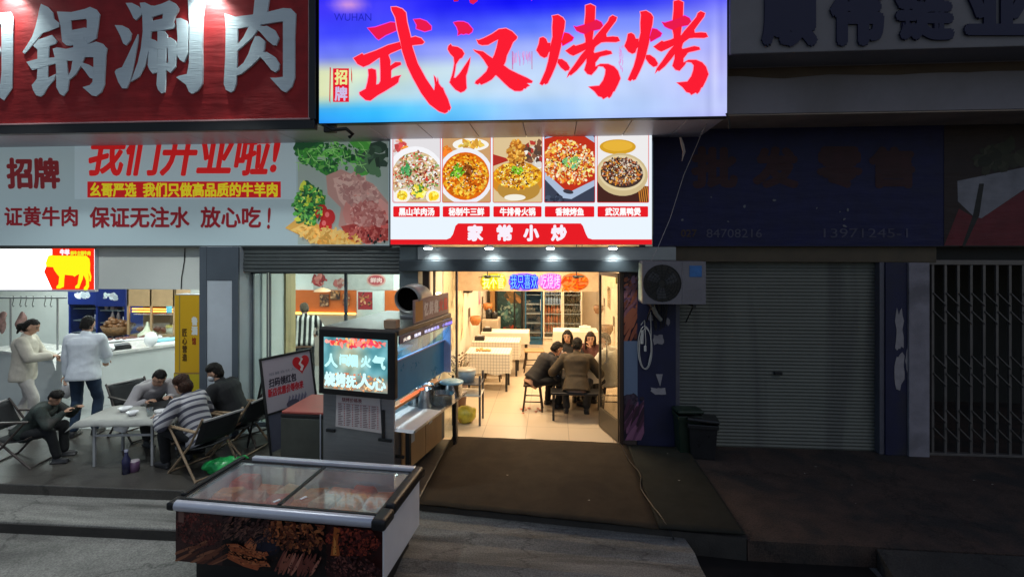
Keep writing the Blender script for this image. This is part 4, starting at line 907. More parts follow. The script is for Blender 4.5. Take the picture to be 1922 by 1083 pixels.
# packs of food lying inside
pk = [A(.75, .16, .04), A(.80, .26, .08), A(.70, .10, .06), A(.78, .42, .26), A(.72, .24, .15)]
random.seed(5)
pn = 0
for i in range(7):
    for j in range(3):
        x = .19+i*.235; y = .20+j*.235; 
        bm = MB(); bm.rbox(-.122, -.122, 0, .122, .122, .09, .042, 3)
        for v in bm.v: v.z += .02*mnoise.noise(v*14+Vector((pn, 0, 0)))*(1 if v.z > .02 else 0); v.x += .01*mnoise.noise(v*9)
        q = fz.matrix_basis if False else local_matrix(fz) @ Vector((x, y, zb0+.21))
        o = bm.build('food_pack', mat('food_pack_%d' % (pn % 5), pk[pn % 5], .35, 0, .35, 14, .2, 30)); o.location = q; o.rotation_euler = (0, 0, R(-4.3)+random.uniform(-.15, .15)); o.scale.z = random.uniform(1.3, 2.3)
        tag(o, 'orange red pack of frozen food inside the glass topped chest freezer', 'food pack', 'packs of frozen food in the chest freezer'); pn += 1

# green plastic bag on the floor behind the freezer
q = G(416, 884, 0)
bm = MB(); bm.ell((0, 0, .075), (.21, .12, .085), nu=28, nv=16)
for v in bm.v:
    n_ = mnoise.noise(v*9)*.035+mnoise.noise(v*24)*.014; v.x += n_; v.y += n_; v.z = max(0, v.z+n_*.8)
bm.path([(.16, .03, .10), (.24, .05, .13), (.28, .06, .10)], [.035, .02, .006], 8)
o = bm.build('plastic_bag', mat('green_plastic', A(.03, .50, .12), .3, 0, .25, 8)); o.location = q; o.rotation_euler = (0, 0, .35)
tag(o, 'crumpled bright green plastic bag on the platform behind the freezer', 'bag')

# ------------------------------------------------------------------ barbecue cart with screen
ct = thing('barbecue_cart', 'barbecue cart with a glowing screen on its end, blue hood and wooden cupboard doors', 'food cart', (-2.57, 5.76, 0), R(-11.5))
HW, HL = .93, 1.42
cb = mat('cart_slate', A(.14, .145, .165), .4, .5, .1, 3, .03, 60)
b = MB(); b.rbox(.02, .02, .06, .80, 1.55, .66, .008); b.build('base', cb, ct)
b = MB(); b.rbox(.0, 0, .20, .88, .03, 1.035, .006); b.rbox(.0, .031, .20, .03, HL, 1.70, .006); b.build('steel_panel', steel, ct)
b = MB(); b.rbox(.05, -.022, .60, .16, -.001, .635, .004); b.rbox(.74, -.020, .58, .77, -.001, .90, .004); b.rbox(.70, -.024, .565, .86, -.001, .595, .004); b.build('bracket', dark_metal, ct)
b = MB(); b.rbox(-.01, -.02, 1.70, HW+.015, HL+.02, 1.765, .012); b.build('roof', mat('roof_steel', A(.09, .08, .075), .4, .5, .15, 3), ct)
tv = thing('screen', None, None, (0, 0, 0)); tv.parent = ct
MB().rbox(-.005, -.075, 1.035, HW-.0, -.002, 1.75, .012).build('bezel', black, tv)
# picture on the screen
random.seed(77); x0, x1, z0, z1 = .065, HW-.085, 1.10, 1.665
f = Pic(lambda x, y, o: Vector((x, -.0765-o, y)), .0005, rc=(x0, z0, x1, z1))
def tvc(x, y):
    u = (x-x0)/(x1-x0); v = (y-z0)/(z1-z0); n = mnoise.noise(Vector((x*9, y*9, 1)))
    base = Vector((90, 150, 160)).lerp(Vector((150, 130, 110)), max(0, 1-abs(v-.1)*4)).lerp(Vector((215, 205, 170)), max(0, 1-math.hypot((u-.42)*2.2, (v-.62)*1.6)*1.3))
    return S(*[min(255, max(0, c+n*50)) for c in base])
f.grid(x0, z0, x1, z1, 40, 28, tvc)
f.scatter((x0+x1)/2, z1-.045, .36, .045, 90, [S(235, 70, 70), S(245, 110, 80), S(250, 180, 110), S(220, 60, 90), S(255, 150, 140)], .022)
f.scatter((x0+x1)/2, z0+.13, .36, .06, 70, [S(225, 140, 90), S(200, 120, 90), S(240, 190, 120), S(120, 110, 100)], .014)
f.scatter((x0+x1)/2, z0+.03, .36, .03, 50, [S(200, 140, 100), S(170, 120, 90), S(230, 190, 140)], .013)
CY = S(185, 240, 240)
for ch, a, w, h, dz in zip('人间烟火气', (x0+.01, x0+.20, x0+.30, x0+.46, x0+.60), (.17, .11, .13, .13, .16), (.155, .12, .14, .13, .15), (.235, .27, .255, .26, .25)): f.text(ch, a, z0+dz+h, a+w, z0+dz, CY, .045)
for ch, a, w, h in zip('烧烤抚人心', (x0+.01, x0+.15, x0+.28, x0+.40, x0+.60), (.14, .13, .13, .22, .17), (.16, .16, .14, .17, .13)): f.text(ch, a, z0+.03+h, a+w, z0+.03, S(200, 242, 245), .045)
f.build('picture', SCRE, tv, world=False)
# price sheet on the steel panel
f = Pic(lambda x, y, o: Vector((x, -.015-o, y)), .0004)
px0, px1, pz0, pz1 = .17, .72, .66, 1.02
f.poly([(px0, pz0+.01), (px1+.02, pz0-.01), (px1, pz1), (px0+.01, pz1)], S(196, 190, 190))
f.text('烧烤价格表', px0+.08, pz1-.02, px1-.22, pz1-.07, S(120, 40, 50), .02)
random.seed(3)
for c in range(5):
    for r_ in range(13):
        xx = px0+.035+c*.103; zz = pz1-.10-r_*.019; f.rect(xx, zz, xx+random.uniform(.035, .06), zz+.008, S(120, 84, 92), False); f.rect(xx+.07, zz, xx+.085, zz+.008, S(170, 60, 70), False)
f.rect(px0+.03, pz1-.088, px1-.03, pz1-.085, S(150, 70, 80))
f.build('price_sheet', PIC, ct, world=False)
# right side of the hood
blue_pl = mat('blue_hood_panel', A(.05, .24, .46), .3, 0, .12, 3)
b = MB(); b.rbox(HW-.10, .04, .98, HW-.085, HL, 1.40, .004); b.build('hood_panel', blue_pl, ct)
b = MB(); b.add([(HW-.09, .03, 1.40), (HW-.09, HL, 1.40), (HW+.005, HL, 1.61), (HW+.005, .03, 1.61)], [(0, 1, 2, 3)])
o = b.build('hood_glass', glass('hood_glass', (.55, .85, 1, 1), .12, .08, .3), ct); so = o.modifiers.new('t', 'SOLIDIFY'); so.thickness = .006
b = MB(); b.box(.032, .034, 1.30, .40, HL-.01, 1.32); b.rbox(.36, .034, .68, .38, HL-.01, 1.299, .004); b.build('inner_panel', mat('cyan_liner', A(.10, .42, .55), .4, 0, .1, 3), ct)
b = MB(); b.rbox(HW-.095, .03, 1.395, HW-.07, HL+.01, 1.415, .004); b.rbox(HW-.10, HL, .98, HW+.01, HL+.02, 1.70, .004); b.build('edge_trim', mat('lilac_trim', A(.42, .45, .72), .35), ct)
b = MB(); b.rbox(HW-.0, .0, 1.612, HW+.018, HL+.05, 1.698, .004); b.build('sign_strip', mat('plum_strip', A(.10, .08, .16), .4), ct)
f = Pic(lambda x, y, o: Vector((HW+.019+o, x, y)), .0005)
for k, w in enumerate(('火爆', '烧烤', '羊肉串', '烤鱼', '小串')): f.text(w, .08+k*.26, 1.668, .08+k*.26+.085*len(w), 1.625, (S(255, 240, 225), S(240, 235, 255), S(220, 215, 255), S(190, 180, 255), S(170, 160, 255))[k], .03)
f.rect(1.28, 1.625, 1.45, 1.66, S(150, 130, 255))
f.build('light_lettering', attr_emis('led_letters', 1.3), ct, world=False)
hl_ = MB().rbox(.45, .06, 1.655, .50, HL-.06, 1.69, .004).build('light_tube', emis('hood_tube', (.55, .88, 1, 1), 5), ct)
la_ = lamp_area('hood_lamp', local_matrix(ct) @ Vector((.60, .7, 1.64)), (0, R(-22), R(-11.5)), .12, 12, (.75, .93, 1), size_y=1.2)
# hot rail and grill rack
b = MB(); b.rbox(HW-.20, .05, .865, HW-.10, HL-.05, .90, .006); b.build('heat_rail', mat('copper_rail', A(.62, .30, .14), .35, .7, .1, 4), ct)
b = MB(); b.rbox(HW-.14, .30, .90, HW-.11, .95, .915, .003); b.build('heater_bar', emis('heater_glow', (1, .16, .06, 1), 1.6), ct)
b = MB()
for k in range(40): b.tube((.36, .10+k*.033, .86), (HW-.11, .10+k*.033, .875), .004, n=5)
b.build('grill_rack', dark_metal, ct)
# worktop, paper, cupboard doors, legs
b = MB(); b.rbox(.40, .06, .66, 1.10, 1.60, .70, .006); b.build('worktop', mat('worktop_steel', A(.45, .46, .48), .3, .8, .1, 4), ct)
b = MB(); b.add([(.60, .04, .7035), (1.11, .02, .7035), (1.115, .72, .7035), (.66, .78, .7035)], [(0, 1, 2, 3)]); b.add([(.60, .04, .7035), (1.11, .02, .7035), (1.10, .0, .675), (.62, .015, .68)], [(0, 3, 2, 1)])
o = b.build('paper_cover', paper_m, ct); so = o.modifiers.new('t', 'SOLIDIFY'); so.thickness = .002
b = MB(); b.rbox(.801, .30, .08, .822, .90, .655, .004); b.build('cupboard_door', wood_mid, ct)
b = MB(); b.rbox(.801, .915, .08, .822, 1.40, .655, .004); b.build('cupboard_door', wood_mid, ct)
b = MB(); b.rbox(.823, .46, .36, .825, .60, .50, .0005); b.rbox(.823, 1.0, .42, .825, 1.10, .52, .0005); b.build('sticker', mat('grey_sticker', A(.45, .5, .52), .5), ct)
for q0, q1 in (((.55, .07, .0), (.60, .12, .66)), ((.95, .12, .0), (1.0, .17, .66)), ((.95, 1.46, .05), (1.0, 1.51, .66))): MB().rbox(*q0, *q1, .004).build('leg', dark_metal, ct)
MB().rbox(.60, .08, .36, .95, .11, .39, .003).build('leg_rail', dark_metal, ct)
for y_ in (1.485, .5): MB().tube((.96, y_, .04), (.99, y_, .04), .04, n=14).build('caster', black, ct)
# duct: bent pipe on the roof
dz = local_matrix(ct).inverted()
e0 = dz @ Vector((P(792, 560, 6.55).x, 6.60, 1.76)); e2 = dz @ P(763, 563, 6.12); e1 = Vector((e0.x, e0.y, e2.z+.02))
pts = [e0+Vector((0, 0, .0)), e0+Vector((0, 0, .08))]
for k in range(1, 8):
    t = k/8; a = e0+Vector((0, 0, .08)); pts.append(a*(1-t)**2+(e1+Vector((0, 0, .06)))*2*t*(1-t)+e2*t*t)
pts.append(e2)
b = MB(); b.path(pts[:-1]+[e2], .148, 24); b.f = b.f[:-2]; b.sm = b.sm[:-2]
o = b.build('exhaust_duct', mat('galvanised', A(.42, .43, .40), .4, .6, .15, 4), ct); so = o.modifiers.new('t', 'SOLIDIFY'); so.thickness = .008
b = MB(); b.path([pts[3], pts[5], pts[7], pts[8], pts[8].lerp(pts[9], .5)], .139, 20); b.build('duct_dark_plug', mat('duct_dark', A(.003, .003, .003), 1, 0, .1, 5, spec=0), o)  # matte black plug painting the darkness inside the duct
MB().rbox(e0.x-.22, e0.y-.2, 1.766, e0.x+.16, e0.y+.2, 1.80, .006).build('duct_base', steel, o)
# tan box and red lettered board standing on the roof
b = MB(); b.rbox(-.07, -.06, 0, .07, .06, .09, .004); o = b.build('cardboard_box', mat('cardboard', A(.42, .27, .17), .8, 0, .12, 6)); o.location = local_matrix(ct) @ Vector((.80, .10, 1.766)); o.rotation_euler = (0, 0, R(-5)); tag(o, 'small tan cardboard box lying on the cart roof above the screen', 'box')
rbd = thing('roof_board', 'small lettered board standing along the roof of the barbecue cart', 'sign', local_matrix(ct) @ Vector((HW-.03, .42, 1.766)), R(-11.5+90))
MB().rbox(0, -.012, 0, 1.0, .012, .27, .004).build('board', mat('mauve_board', A(.33, .21, .20), .5, 0, .2, 4), rbd)
f = Pic(lambda x, y, o: Vector((x, -.0125-o, y)), .0004)
f.rect(.03, .02, .22, .25, S(190, 130, 60)); 
for k, ch in enumerate('忆鲜烧火烧'): f.text(ch, .25+k*.145, .22, .25+k*.145+.125, .05, S(215, 205, 205) if k < 3 else S(225, 80, 80), .04)
f.build('lettering', attr_mat('board_print', .5), rbd, world=False)
# pots, tubs on the worktop
def pot(name, label, lx, ly, r, h, m, cat, n=1, rim=True):
    q = local_matrix(ct) @ Vector((lx, ly, .70)); t = thing(name, label, cat, q)
    MB().lathe([(.001, .002), (r, .002), (r, h), (r+.006, h+.004), (r-.004, h+.002), (r-.006, .012), (.001, .012)], (0, 0, 0), 24).build('pot_body', m, t); return t
ss = mat('stainless', A(.62, .64, .66), .22, 1, .08, 5)
for k, (lx, ly) in enumerate(((.70, .86), (.86, .80), (.80, 1.0))):
    pot('steel_canister', ('tall steel canister at the hood end of the cart worktop', 'tall steel canister nearest the worktop edge beside the paper', 'tall steel canister behind the two others on the worktop')[k], lx, ly, .085, .22, ss, 'canister')
t = pot('glass_bowl', 'wide clear bowl of dark food on the cart worktop', 1.0, 1.02, .15, .12, glass('bowl_glass', (.8, .9, .92, 1), .2, .03, .2), 'bowl')
MB().lathe([(.001, .03), (.13, .03), (.12, .07), (.001, .08)], n=20).build('food', mat('dark_food', A(.05, .035, .025), .6, 0, .5, 20, .4, 40), t)
t = pot('lidded_pot', 'round pot with a pale blue lid at the far end of the worktop', .98, 1.36, .14, .16, ss, 'pot')
MB().lathe([(.001, .20), (.12, .195), (.155, .18), (.155, .165), (.001, .166)], n=24).build('lid', mat('pale_blue_lid', A(.35, .62, .75), .3), t)
t = pot('sauce_tub', 'dark sauce tub beside the lidded pot on the worktop', .76, 1.25, .11, .15, mat('smoky_tub', A(.06, .07, .07), .25), 'tub')
MB().tube((.02, 0, .05), (.10, .06, .30), .006).build('ladle', ss, t)

# ------------------------------------------------------------------ A-board, steel bin, tables
ab = thing('a_board', 'black framed pavement sign with a red heart emblem beside the butcher glass', 'sign', (-3.57, 6.48, 0), math.atan2(.70, .33))
f_ = MB(); AW, AH = .78, 1.20; lean = .22
def lp(x, z, off=0): return Vector((x, lean*z/AH*1.0-off, z))
for x in (0.0, AW): f_.tube(lp(x, 0), lp(x, AH), .017, n=8)
f_.tube(lp(0, AH-.01), lp(AW, AH-.01), .017, n=8); f_.tube(lp(0, .50), lp(AW, .50), .014, n=8)
f_.build('front_frame', black, ab)
for x in (0.02, AW-.02): MB().tube((x, lean+.30, 0), (x, lean*.86, AH*.80), .014, n=8).build('rear_leg', black, ab)
f = Pic(lambda x, y, o: lp(x, y, o), .0006)
f.rect(.015, .50, AW-.015, AH-.01, S(176, 168, 178)); f.rect(.015, .04, AW-.015, .495, S(80, 82, 100))
f.text('招募合伙人', .10, 1.0, .50, .965, S(110, 110, 125)); f.text('扫码领红包', .08, .93, .50, .82, S(50, 44, 60), .03, .15); f.text('新店优惠价等你来', .05, .81, .60, .70, S(196, 40, 56), .03, .15)
hp = []
for k in range(40):
    t = 2*PI*k/40; hp.append((.60+.0085*16*math.sin(t)**3, 1.03+.0085*(13*math.cos(t)-5*math.cos(2*t)-2*math.cos(3*t)-math.cos(4*t))))
f.poly(hp, S(205, 30, 40)); f.poly([(.61, 1.11), (.64, 1.09), (.595, 1.04), (.64, .99), (.605, .93), (.57, .95), (.595, .985), (.56, 1.035), (.60, 1.08)], S(225, 215, 215))
for k in range(6): f.poly([(.30+k*.05, .52), (.33+k*.05, .52), (.38+k*.05, .64-k*.005), (.36+k*.05, .66)], S(120, 116, 140))
f.ell(.40, .55, .10, .05, S(84, 80, 100))
f.build('poster', attr_mat('board_poster', .45), ab, world=False)

sb = thing('steel_bin', 'stainless steel box with a red topped lid beside the barbecue cart', 'cabinet', (-3.18, 5.98, 0), R(-3))
MB().rbox(0, 0, .03, .56, .55, .66, .01).build('body', mat('dull_steel', A(.11, .115, .10), .4, .55, .25, 2, .04, 60), sb)
MB().rbox(.0, .0, .661, .56, .56, .70, .006).build('rim', black, sb)
MB().rbox(-.0, .02, .701, .57, .72, .73, .008).build('red_top', mat('red_top', A(.42, .10, .08), .45, 0, .15, 3), sb)
MB().tube((.50, -.012, .05), (.50, -.012, .72), .008).build('pole', alu, sb)

cloth_front = lines_mat('lined_tablecloth', A(.74, .69, .58), A(.30, .27, .24), ['x', 'z'], .055, .10, .8)
cream_cloth = mat('cream_cloth', A(.80, .74, .62), .85, 0, .06, 3, .1, 30)
def dining_table(label, x0, x1, y0, y1, zt_, cloth_label, drop=.36, grid=True):
    t = thing('dining_table', label, 'table', ((x0+x1)/2, (y0+y1)/2, 0), 0, 'dining tables in the restaurant')
    hx, hy = (x1-x0)/2, (y1-y0)/2
    MB().rbox(-hx+.01, -hy+.01, zt_-.03, hx-.01, hy-.01, zt_-.006, .004).build('table_top', wood_dark, t)
    for sx in (-1, 1):
        for sy in (-1, 1): MB().rbox(sx*(hx-.06)-.02, sy*(hy-.06)-.02, 0, sx*(hx-.06)+.02, sy*(hy-.06)+.02, zt_-.031, .004).build('leg', black, t)
    bm = MB(); n = 16; per = []
    for i in range(n): per.append((-hx+2*hx*i/n, -hy))
    for i in range(n): per.append((hx, -hy+2*hy*i/n))
    for i in range(n): per.append((hx-2*hx*i/n, hy))
    for i in range(n): per.append((-hx, hy-2*hy*i/n))
    rows = []
    for j in range(6):
        k = j/5; r_ = []
        for i, (x, y) in enumerate(per):
            w = 1+.02*k*math.sin(i*1.3)+.015*k; z = zt_+.004-(0 if j == 0 else .004)-drop*k*(1+.06*math.sin(i*.7+x))
            r_.append((x*w*1.006, y*w*1.006, z))
        rows += r_
    m = len(per)
    bm.add(rows, [(j*m+i, (j+1)*m+i, (j+1)*m+(i+1) % m, j*m+(i+1) % m) for j in range(5) for i in range(m)], False)
    bm.add([(x*1.006, y*1.006, zt_+.004) for x, y in per], [tuple(range(m))])
    o = bm.build('tablecloth', cloth_front if grid else cream_cloth); o.location = t.location; tag(o, cloth_label, 'tablecloth', 'cloths on the dining tables')
    return t
dining_table('nearest of the three dining tables along the left restaurant wall', -1.60, -.80, 9.54, 10.12, .69, 'checked cloth on the nearest table along the left wall')
dining_table('middle of the three dining tables along the left restaurant wall', -1.66, -.70, 10.66, 11.24, .69, 'checked cloth on the middle table along the left wall')
dining_table('farthest of the three dining tables along the left restaurant wall', -1.62, -.57, 11.75, 12.3, .69, 'cloth on the farthest table along the left wall', .25, False)
dining_table('dining table at the back right behind the seated women', -.02, .98, 12.0, 12.6, .69, 'cream cloth on the table at the back right', .25, False)
dining_table('square dining table that the seated group eats at', -.06, .78, 8.60, 9.28, .66, 'cream cloth on the table of the seated group', .22, False)
def stool(label, x, y, rz=0, h=.43, m=None, w=.30):
    t = thing('stool', label, 'stool', (x, y, 0), rz, 'wooden stools in the restaurant'); m = m or wood_dark
    MB().rbox(-w/2, -w/2*.8, h-.035, w/2, w/2*.8, h, .012).build('seat', m, t)
    for sx in (-1, 1):
        for sy in (-1, 1): MB().tube((sx*w*.36, sy*w*.28, h-.035), (sx*w*.52, sy*w*.42, 0), .016, .014, 8).build('leg', wood_dark, t)
    b = MB(); b.tube((-w*.45, -w*.36, .16), (w*.45, -w*.36, .16), .010, n=6); b.tube((-w*.45, w*.36, .2), (w*.45, w*.36, .2), .010, n=6); b.build('stretcher', wood_dark, t)
    return t
stool('dark stool under the man in the black jacket', -.34, 8.60)
stool('tan topped stool in the aisle beside the middle table', -.42, 11.2, .1, .45, wood_mid, .42)
stool('dark stool behind the nearest checked table', -1.2, 10.38)
stool('dark stool behind the middle checked table', -1.15, 11.5)
stool('stool under the woman with long dark hair', .25, 9.55); stool('stool under the woman propping up her chin', .70, 9.56); stool('stool under the man in white behind the glass', .93, 8.70)
bn = thing('bench', 'long black bench under the man in the brown jacket', 'bench', (.35, 8.22, 0))
MB().rbox(-.40, -.15, .395, .40, .15, .43, .01).build('seat', black, bn)
for sx in (-1, 1):
    for sy in (-1, 1): MB().rbox(sx*.36-.018, sy*.12-.018, 0, sx*.36+.018, sy*.12+.018, .394, .003).build('leg', black, bn)
# things on the tables
random.seed(9)
b = MB()
for k in range(34): b.ell((random.uniform(-.14, .14), random.uniform(-.07, .07), random.uniform(.008, .03)), (.03, .018, .014), Matrix.Rotation(random.random()*3, 3, 'Z'), 8, 6)
o = b.build('snack_pile', mat('tan_snack', A(.60, .36, .14), .6, 0, .3, 9)); o.location = (-1.28, 9.80, .696); tag(o, 'heap of tan snacks on the nearest checked table', 'food', kind='stuff')
for k, (x, y) in enumerate(((-1.52, 10.85), (-1.50, 11.95))):
    t = thing('napkin_box', ('black napkin box on the middle table by the wall', 'black napkin box on the farthest table by the wall')[k], 'napkin box', (x, y, .694), 0, 'napkin boxes on the dining tables')
    MB().rbox(-.10, -.07, 0, .10, .07, .08, .01).build('box', black, t); MB().rbox(-.05, -.01, .081, .05, .01, .11, .004).build('napkin', paper_m, t)
t = thing('napkin_box', 'white napkin box on the back right table', 'napkin box', (.70, 12.2, .694), 0, 'napkin boxes on the dining tables'); MB().rbox(-.13, -.09, 0, .13, .09, .10, .01).build('box', white_pl, t); MB().rbox(-.05, -.01, .101, .05, .01, .13, .004).build('napkin', paper_m, t)
for k, (x, y, r_) in enumerate(((.25, 8.85, .10), (.52, 8.95, .12), (.10, 9.05, .09), (.45, 9.12, .08))):
    t = thing('food_bowl', 'bowl of food on the table of the seated group', 'bowl', (x, y, .666), 0, 'bowls on the table of the seated group')
    MB().lathe([(.001, 0), (r_*.5, 0), (r_, .05), (r_-.005, .05), (r_*.5, .01), (.001, .01)], n=18).build('bowl', white_pl, t); MB().lathe([(.001, .045), (r_*.85, .04)], n=14).build('food', mat('red_food', A(.35, .09, .04), .5, 0, .5, 25), t)
# ------------------------------------------------------------------ inside the restaurant
tr = thing('serving_trolley', 'small metal trolley with a white shelf and a blue tub at the restaurant door', 'trolley', (-1.29, 7.95, 0))
b = MB()
for sx in (-1, 1):
    for sy in (-1, 1): b.rbox(sx*.20-.015, sy*.17-.015, 0, sx*.20+.015, sy*.17+.015, .74, .003)
b.build('frame', mat('trolley_frame', A(.11, .11, .12), .4, .4), tr)
MB().rbox(-.22, -.19, .43, .22, .19, .455, .006).build('shelf', mat('cream_shelf', A(.72, .66, .55), .5), tr); MB().rbox(-.22, -.19, .60, .22, .19, .615, .004).build('shelf', MATS['trolley_frame'], tr)
t = thing('plastic_tub', 'translucent blue plastic tub on the trolley', 'tub', (-1.33, 7.95, .616)); MB().lathe([(.001, 0), (.13, 0), (.16, .17), (.155, .17), (.125, .008), (.001, .008)], n=20).build('tub', mat('pale_blue_plastic', A(.25, .33, .40), .3), t); MB().lathe([(.162, .165), (.162, .18), (.001, .185)], n=20).build('lid', mat('clear_lid', A(.5, .46, .38), .3), t)
bm = MB(); bm.ell((0, 0, .12), (.17, .14, .12), nu=24, nv=14)
for v in bm.v: n_ = mnoise.noise(v*11)*.03; v.x += n_; v.y += n_; v.z = max(0, v.z+n_)
o = bm.build('food_bag', mat('yellow_bag', A(.48, .40, .04), .35, 0, .4, 12)); o.location = (-1.33, 7.93, .0); tag(o, 'yellow plastic bag under the trolley shelf', 'bag')
random.seed(15)
pl = thing('potted_plant', 'potted plant with dark red and green leaves by the left restaurant wall', 'plant', (-1.58, 8.75, 0))
MB().lathe([(.001, 0), (.12, 0), (.15, .35), (.14, .35), (.11, .3), (.001, .3)], n=20).build('pot', mat('brown_pot', A(.12, .06, .04), .5), pl)
bm = MB()
for k in range(90):
    a = random.uniform(0, 2*PI); r_ = random.uniform(.02, .20); z = random.uniform(.45, .85); p = Vector((r_*math.cos(a), r_*math.sin(a), z)); d = Vector((math.cos(a), math.sin(a), random.uniform(.1, 1))).normalized()*random.uniform(.06, .11); s_ = d.cross(Vector((0, 0, 1))).normalized()*.022
    bm.add([p, p+d*.5+s_, p+d, p+d*.5-s_], [(0, 1, 2, 3)])
bm.build('foliage', mat('red_green_leaf', A(.10, .06, .03), .5, 0, .7, 6), pl)
bm = MB()
for k in range(9): a = k*.7; bm.path([(0, 0, .3), (.05*math.cos(a), .05*math.sin(a), .5), (.13*math.cos(a), .13*math.sin(a), .72)], .004, 5)
bm.build('stem', mat('stem_green', A(.06, .09, .03)), pl)
# neon wall board hanging across the room
nb = thing('neon_board', 'hanging board with neon lettering in yellow, blue, pink and orange across the restaurant', 'neon sign', (-.45, 9.6, 2.02))
nx0, nx1 = P(898, 530, 9.6).x, P(1118, 530, 9.6).x; nz0, nz1 = Zat(547, 1000, 9.6), Zat(508, 1000, 9.6)
MB().rbox(nx0-.45, 9.605, nz0, nx1+.05, 9.64, nz1+.2, .006).build('board', mat('board_cream', A(.62, .46, .30), .6), nb, True)
f = Pic(pxmap(9.603), .0006)
for a, c, col in ((902, 950, S(190, 165, 60)), (955, 1012, S(130, 105, 225)), (1012, 1054, S(238, 140, 205)), (1054, 1104, S(215, 120, 60))):
    f.ell((a+c)/2, 529, (c-a)/2+1, 17, col, n=26)
f.build('painted_glow', PIC, nb)  # glow of the neon on the board, painted as coloured ellipses
cfs = []
f = Pic(pxmap(9.585), .0006)
for t, a, c, col, h in (('我不管', 905, 947, S(255, 240, 30), 0), ('我只喜欢', 957, 1010, S(40, 30, 255), 0), ('吃烧烤', 1014, 1052, S(255, 90, 215), 0)):
    f.text(t, a-.6, 514, c+.6, 543, col, .06)
f.build('neon_tubes', attr_emis('neon_colours', 1.3), nb)
f = Pic(pxmap(9.578), .0006); f.text('我不管', 906, 515, 946, 542, S(255, 255, 190), -.012); f.text('我只喜欢', 958, 515, 1009, 542, S(130, 200, 255), -.012); f.text('吃烧烤', 1015, 515, 1051, 542, S(255, 220, 245), -.012); f.build('neon_core', MATS['neon_colours'], nb)
f = Pic(pxmap(9.59), .0006)
random.seed(8)
for k in range(34):   # crayfish drawn in neon
    a = random.uniform(1056, 1102); y = random.uniform(515, 545); f.ell(a, y, random.uniform(4, 9), 1.6, random.choice([S(255, 110, 20), S(240, 70, 20), S(250, 140, 50)]), random.uniform(-1.2, 1.2)-.6, 9, wob=.2)
f.build('neon_crayfish', MATS['neon_colours'], nb)
for xx in (-1.2, .5): MB().tube((xx, 9.62, nz1+.2), (xx, 9.62, 2.72), .006, n=6).build('hanger', black, nb, True)
# hanging ceiling fittings in front of the board
for k, px in enumerate((915, 1082)):
    q = P(px, 519, 9.0); t = thing('ceiling_fan', ('dark small ceiling fan in front of the yellow neon letters', 'dark small ceiling fan in front of the orange neon drawing')[k], 'fan', q, 0, 'ceiling fans in the restaurant')
    MB().lathe([(.001, .02), (.05, .02), (.06, 0), (.05, -.03), (.001, -.035)], n=16).build('motor', dark_metal, t); MB().tube((0, 0, .02), (0, 0, 2.72-q.z), .008, n=6).build('rod', dark_metal, t)
    for j in range(3):
        M = Matrix.Rotation(j*2*PI/3+k, 4, 'Z') @ Matrix.Rotation(.2, 4, 'X'); MB().rbox(.05, -.03, -.004, .22, .03, .004, .003, M=M).build('blade', dark_metal, t)
# fridges along the back
def fridge(name, label, x0, x1, y, h, body, doors, shelves=5, gl=None):
    t = thing(name, label, 'fridge', ((x0+x1)/2, y, 0)); w = (x1-x0)/2
    b = MB(); b.rbox(-w, .02, 0, -w+.03, .6, h, .006); b.rbox(w-.03, .02, 0, w, .6, h, .006); b.rbox(-w+.031, .55, 0, w-.031, .598, h-.002, .004); b.rbox(-w+.031, .02, h-.28, w-.031, .549, h-.002, .006); b.rbox(-w+.031, .02, .0, w-.031, .549, .16, .006)
    b.build('cabinet', body, t)
    b = MB()
    for k in range(shelves): b.rbox(-w+.032, .06, .30+k*.25, w-.032, .548, .312+k*.25, .002)
    b.build('shelf', alu, t)
    dw = (2*w-.004)/doors
    for k in range(doors):
        a = -w+k*dw+.004; c = a+dw-.006; d = MB()
        for q0, q1 in ((a, a+.035), (c-.035, c)): d.rbox(q0, -.015, .17, q1, .019, h-.285, .004)
        d.rbox(a+.036, -.015, .17, c-.036, .019, .21, .004); d.rbox(a+.036, -.015, h-.32, c-.036, .019, h-.285, .004)
        o = d.build('door', body, t); MB().box(a+.036, 0, .211, c-.036, .005, h-.321).build('pane', gl or pane, o); MB().rbox(c-.05, -.035, .9, c-.035, -.015, 1.2, .004).build('handle', alu, o)
    return t
cream_f = mat('cream_fridge', A(.75, .68, .55), .4); blue_f = mat('blue_fridge', A(.02, .11, .22), .4)
fy = 14.05
xa, xb = P(1022, 600, fy).x-.04, P(1093, 600, fy).x
fridge('drinks_fridge', 'cream double door drinks fridge full of bottles at the back of the restaurant', xa, xb, fy, 1.72, cream_f, 2)
xc, xd = P(985, 600, fy).x, P(1018, 600, fy).x
t = fridge('display_fridge', 'narrow blue fridge with a white header panel beside the double door fridge', xc, xd, fy, 1.95, blue_f, 1)
hd = MB().rbox(-.235, -.04, 1.42, .235, .018, 1.76, .01).build('header', mat('white_header', A(.75, .62, .48), .4), t)
f = Pic(lambda x, y, o: Vector((x, -.0415-o, y)), .0005); f.rect(-.08, 1.60, .08, 1.74, S(60, 60, 90)); f.text('冰', -.05, 1.72, .05, 1.62, S(200, 200, 220), .02); f.text('乐多', -.16, 1.56, .16, 1.46, S(200, 110, 70), .02); f.build('header_print', PIC, t, world=False)
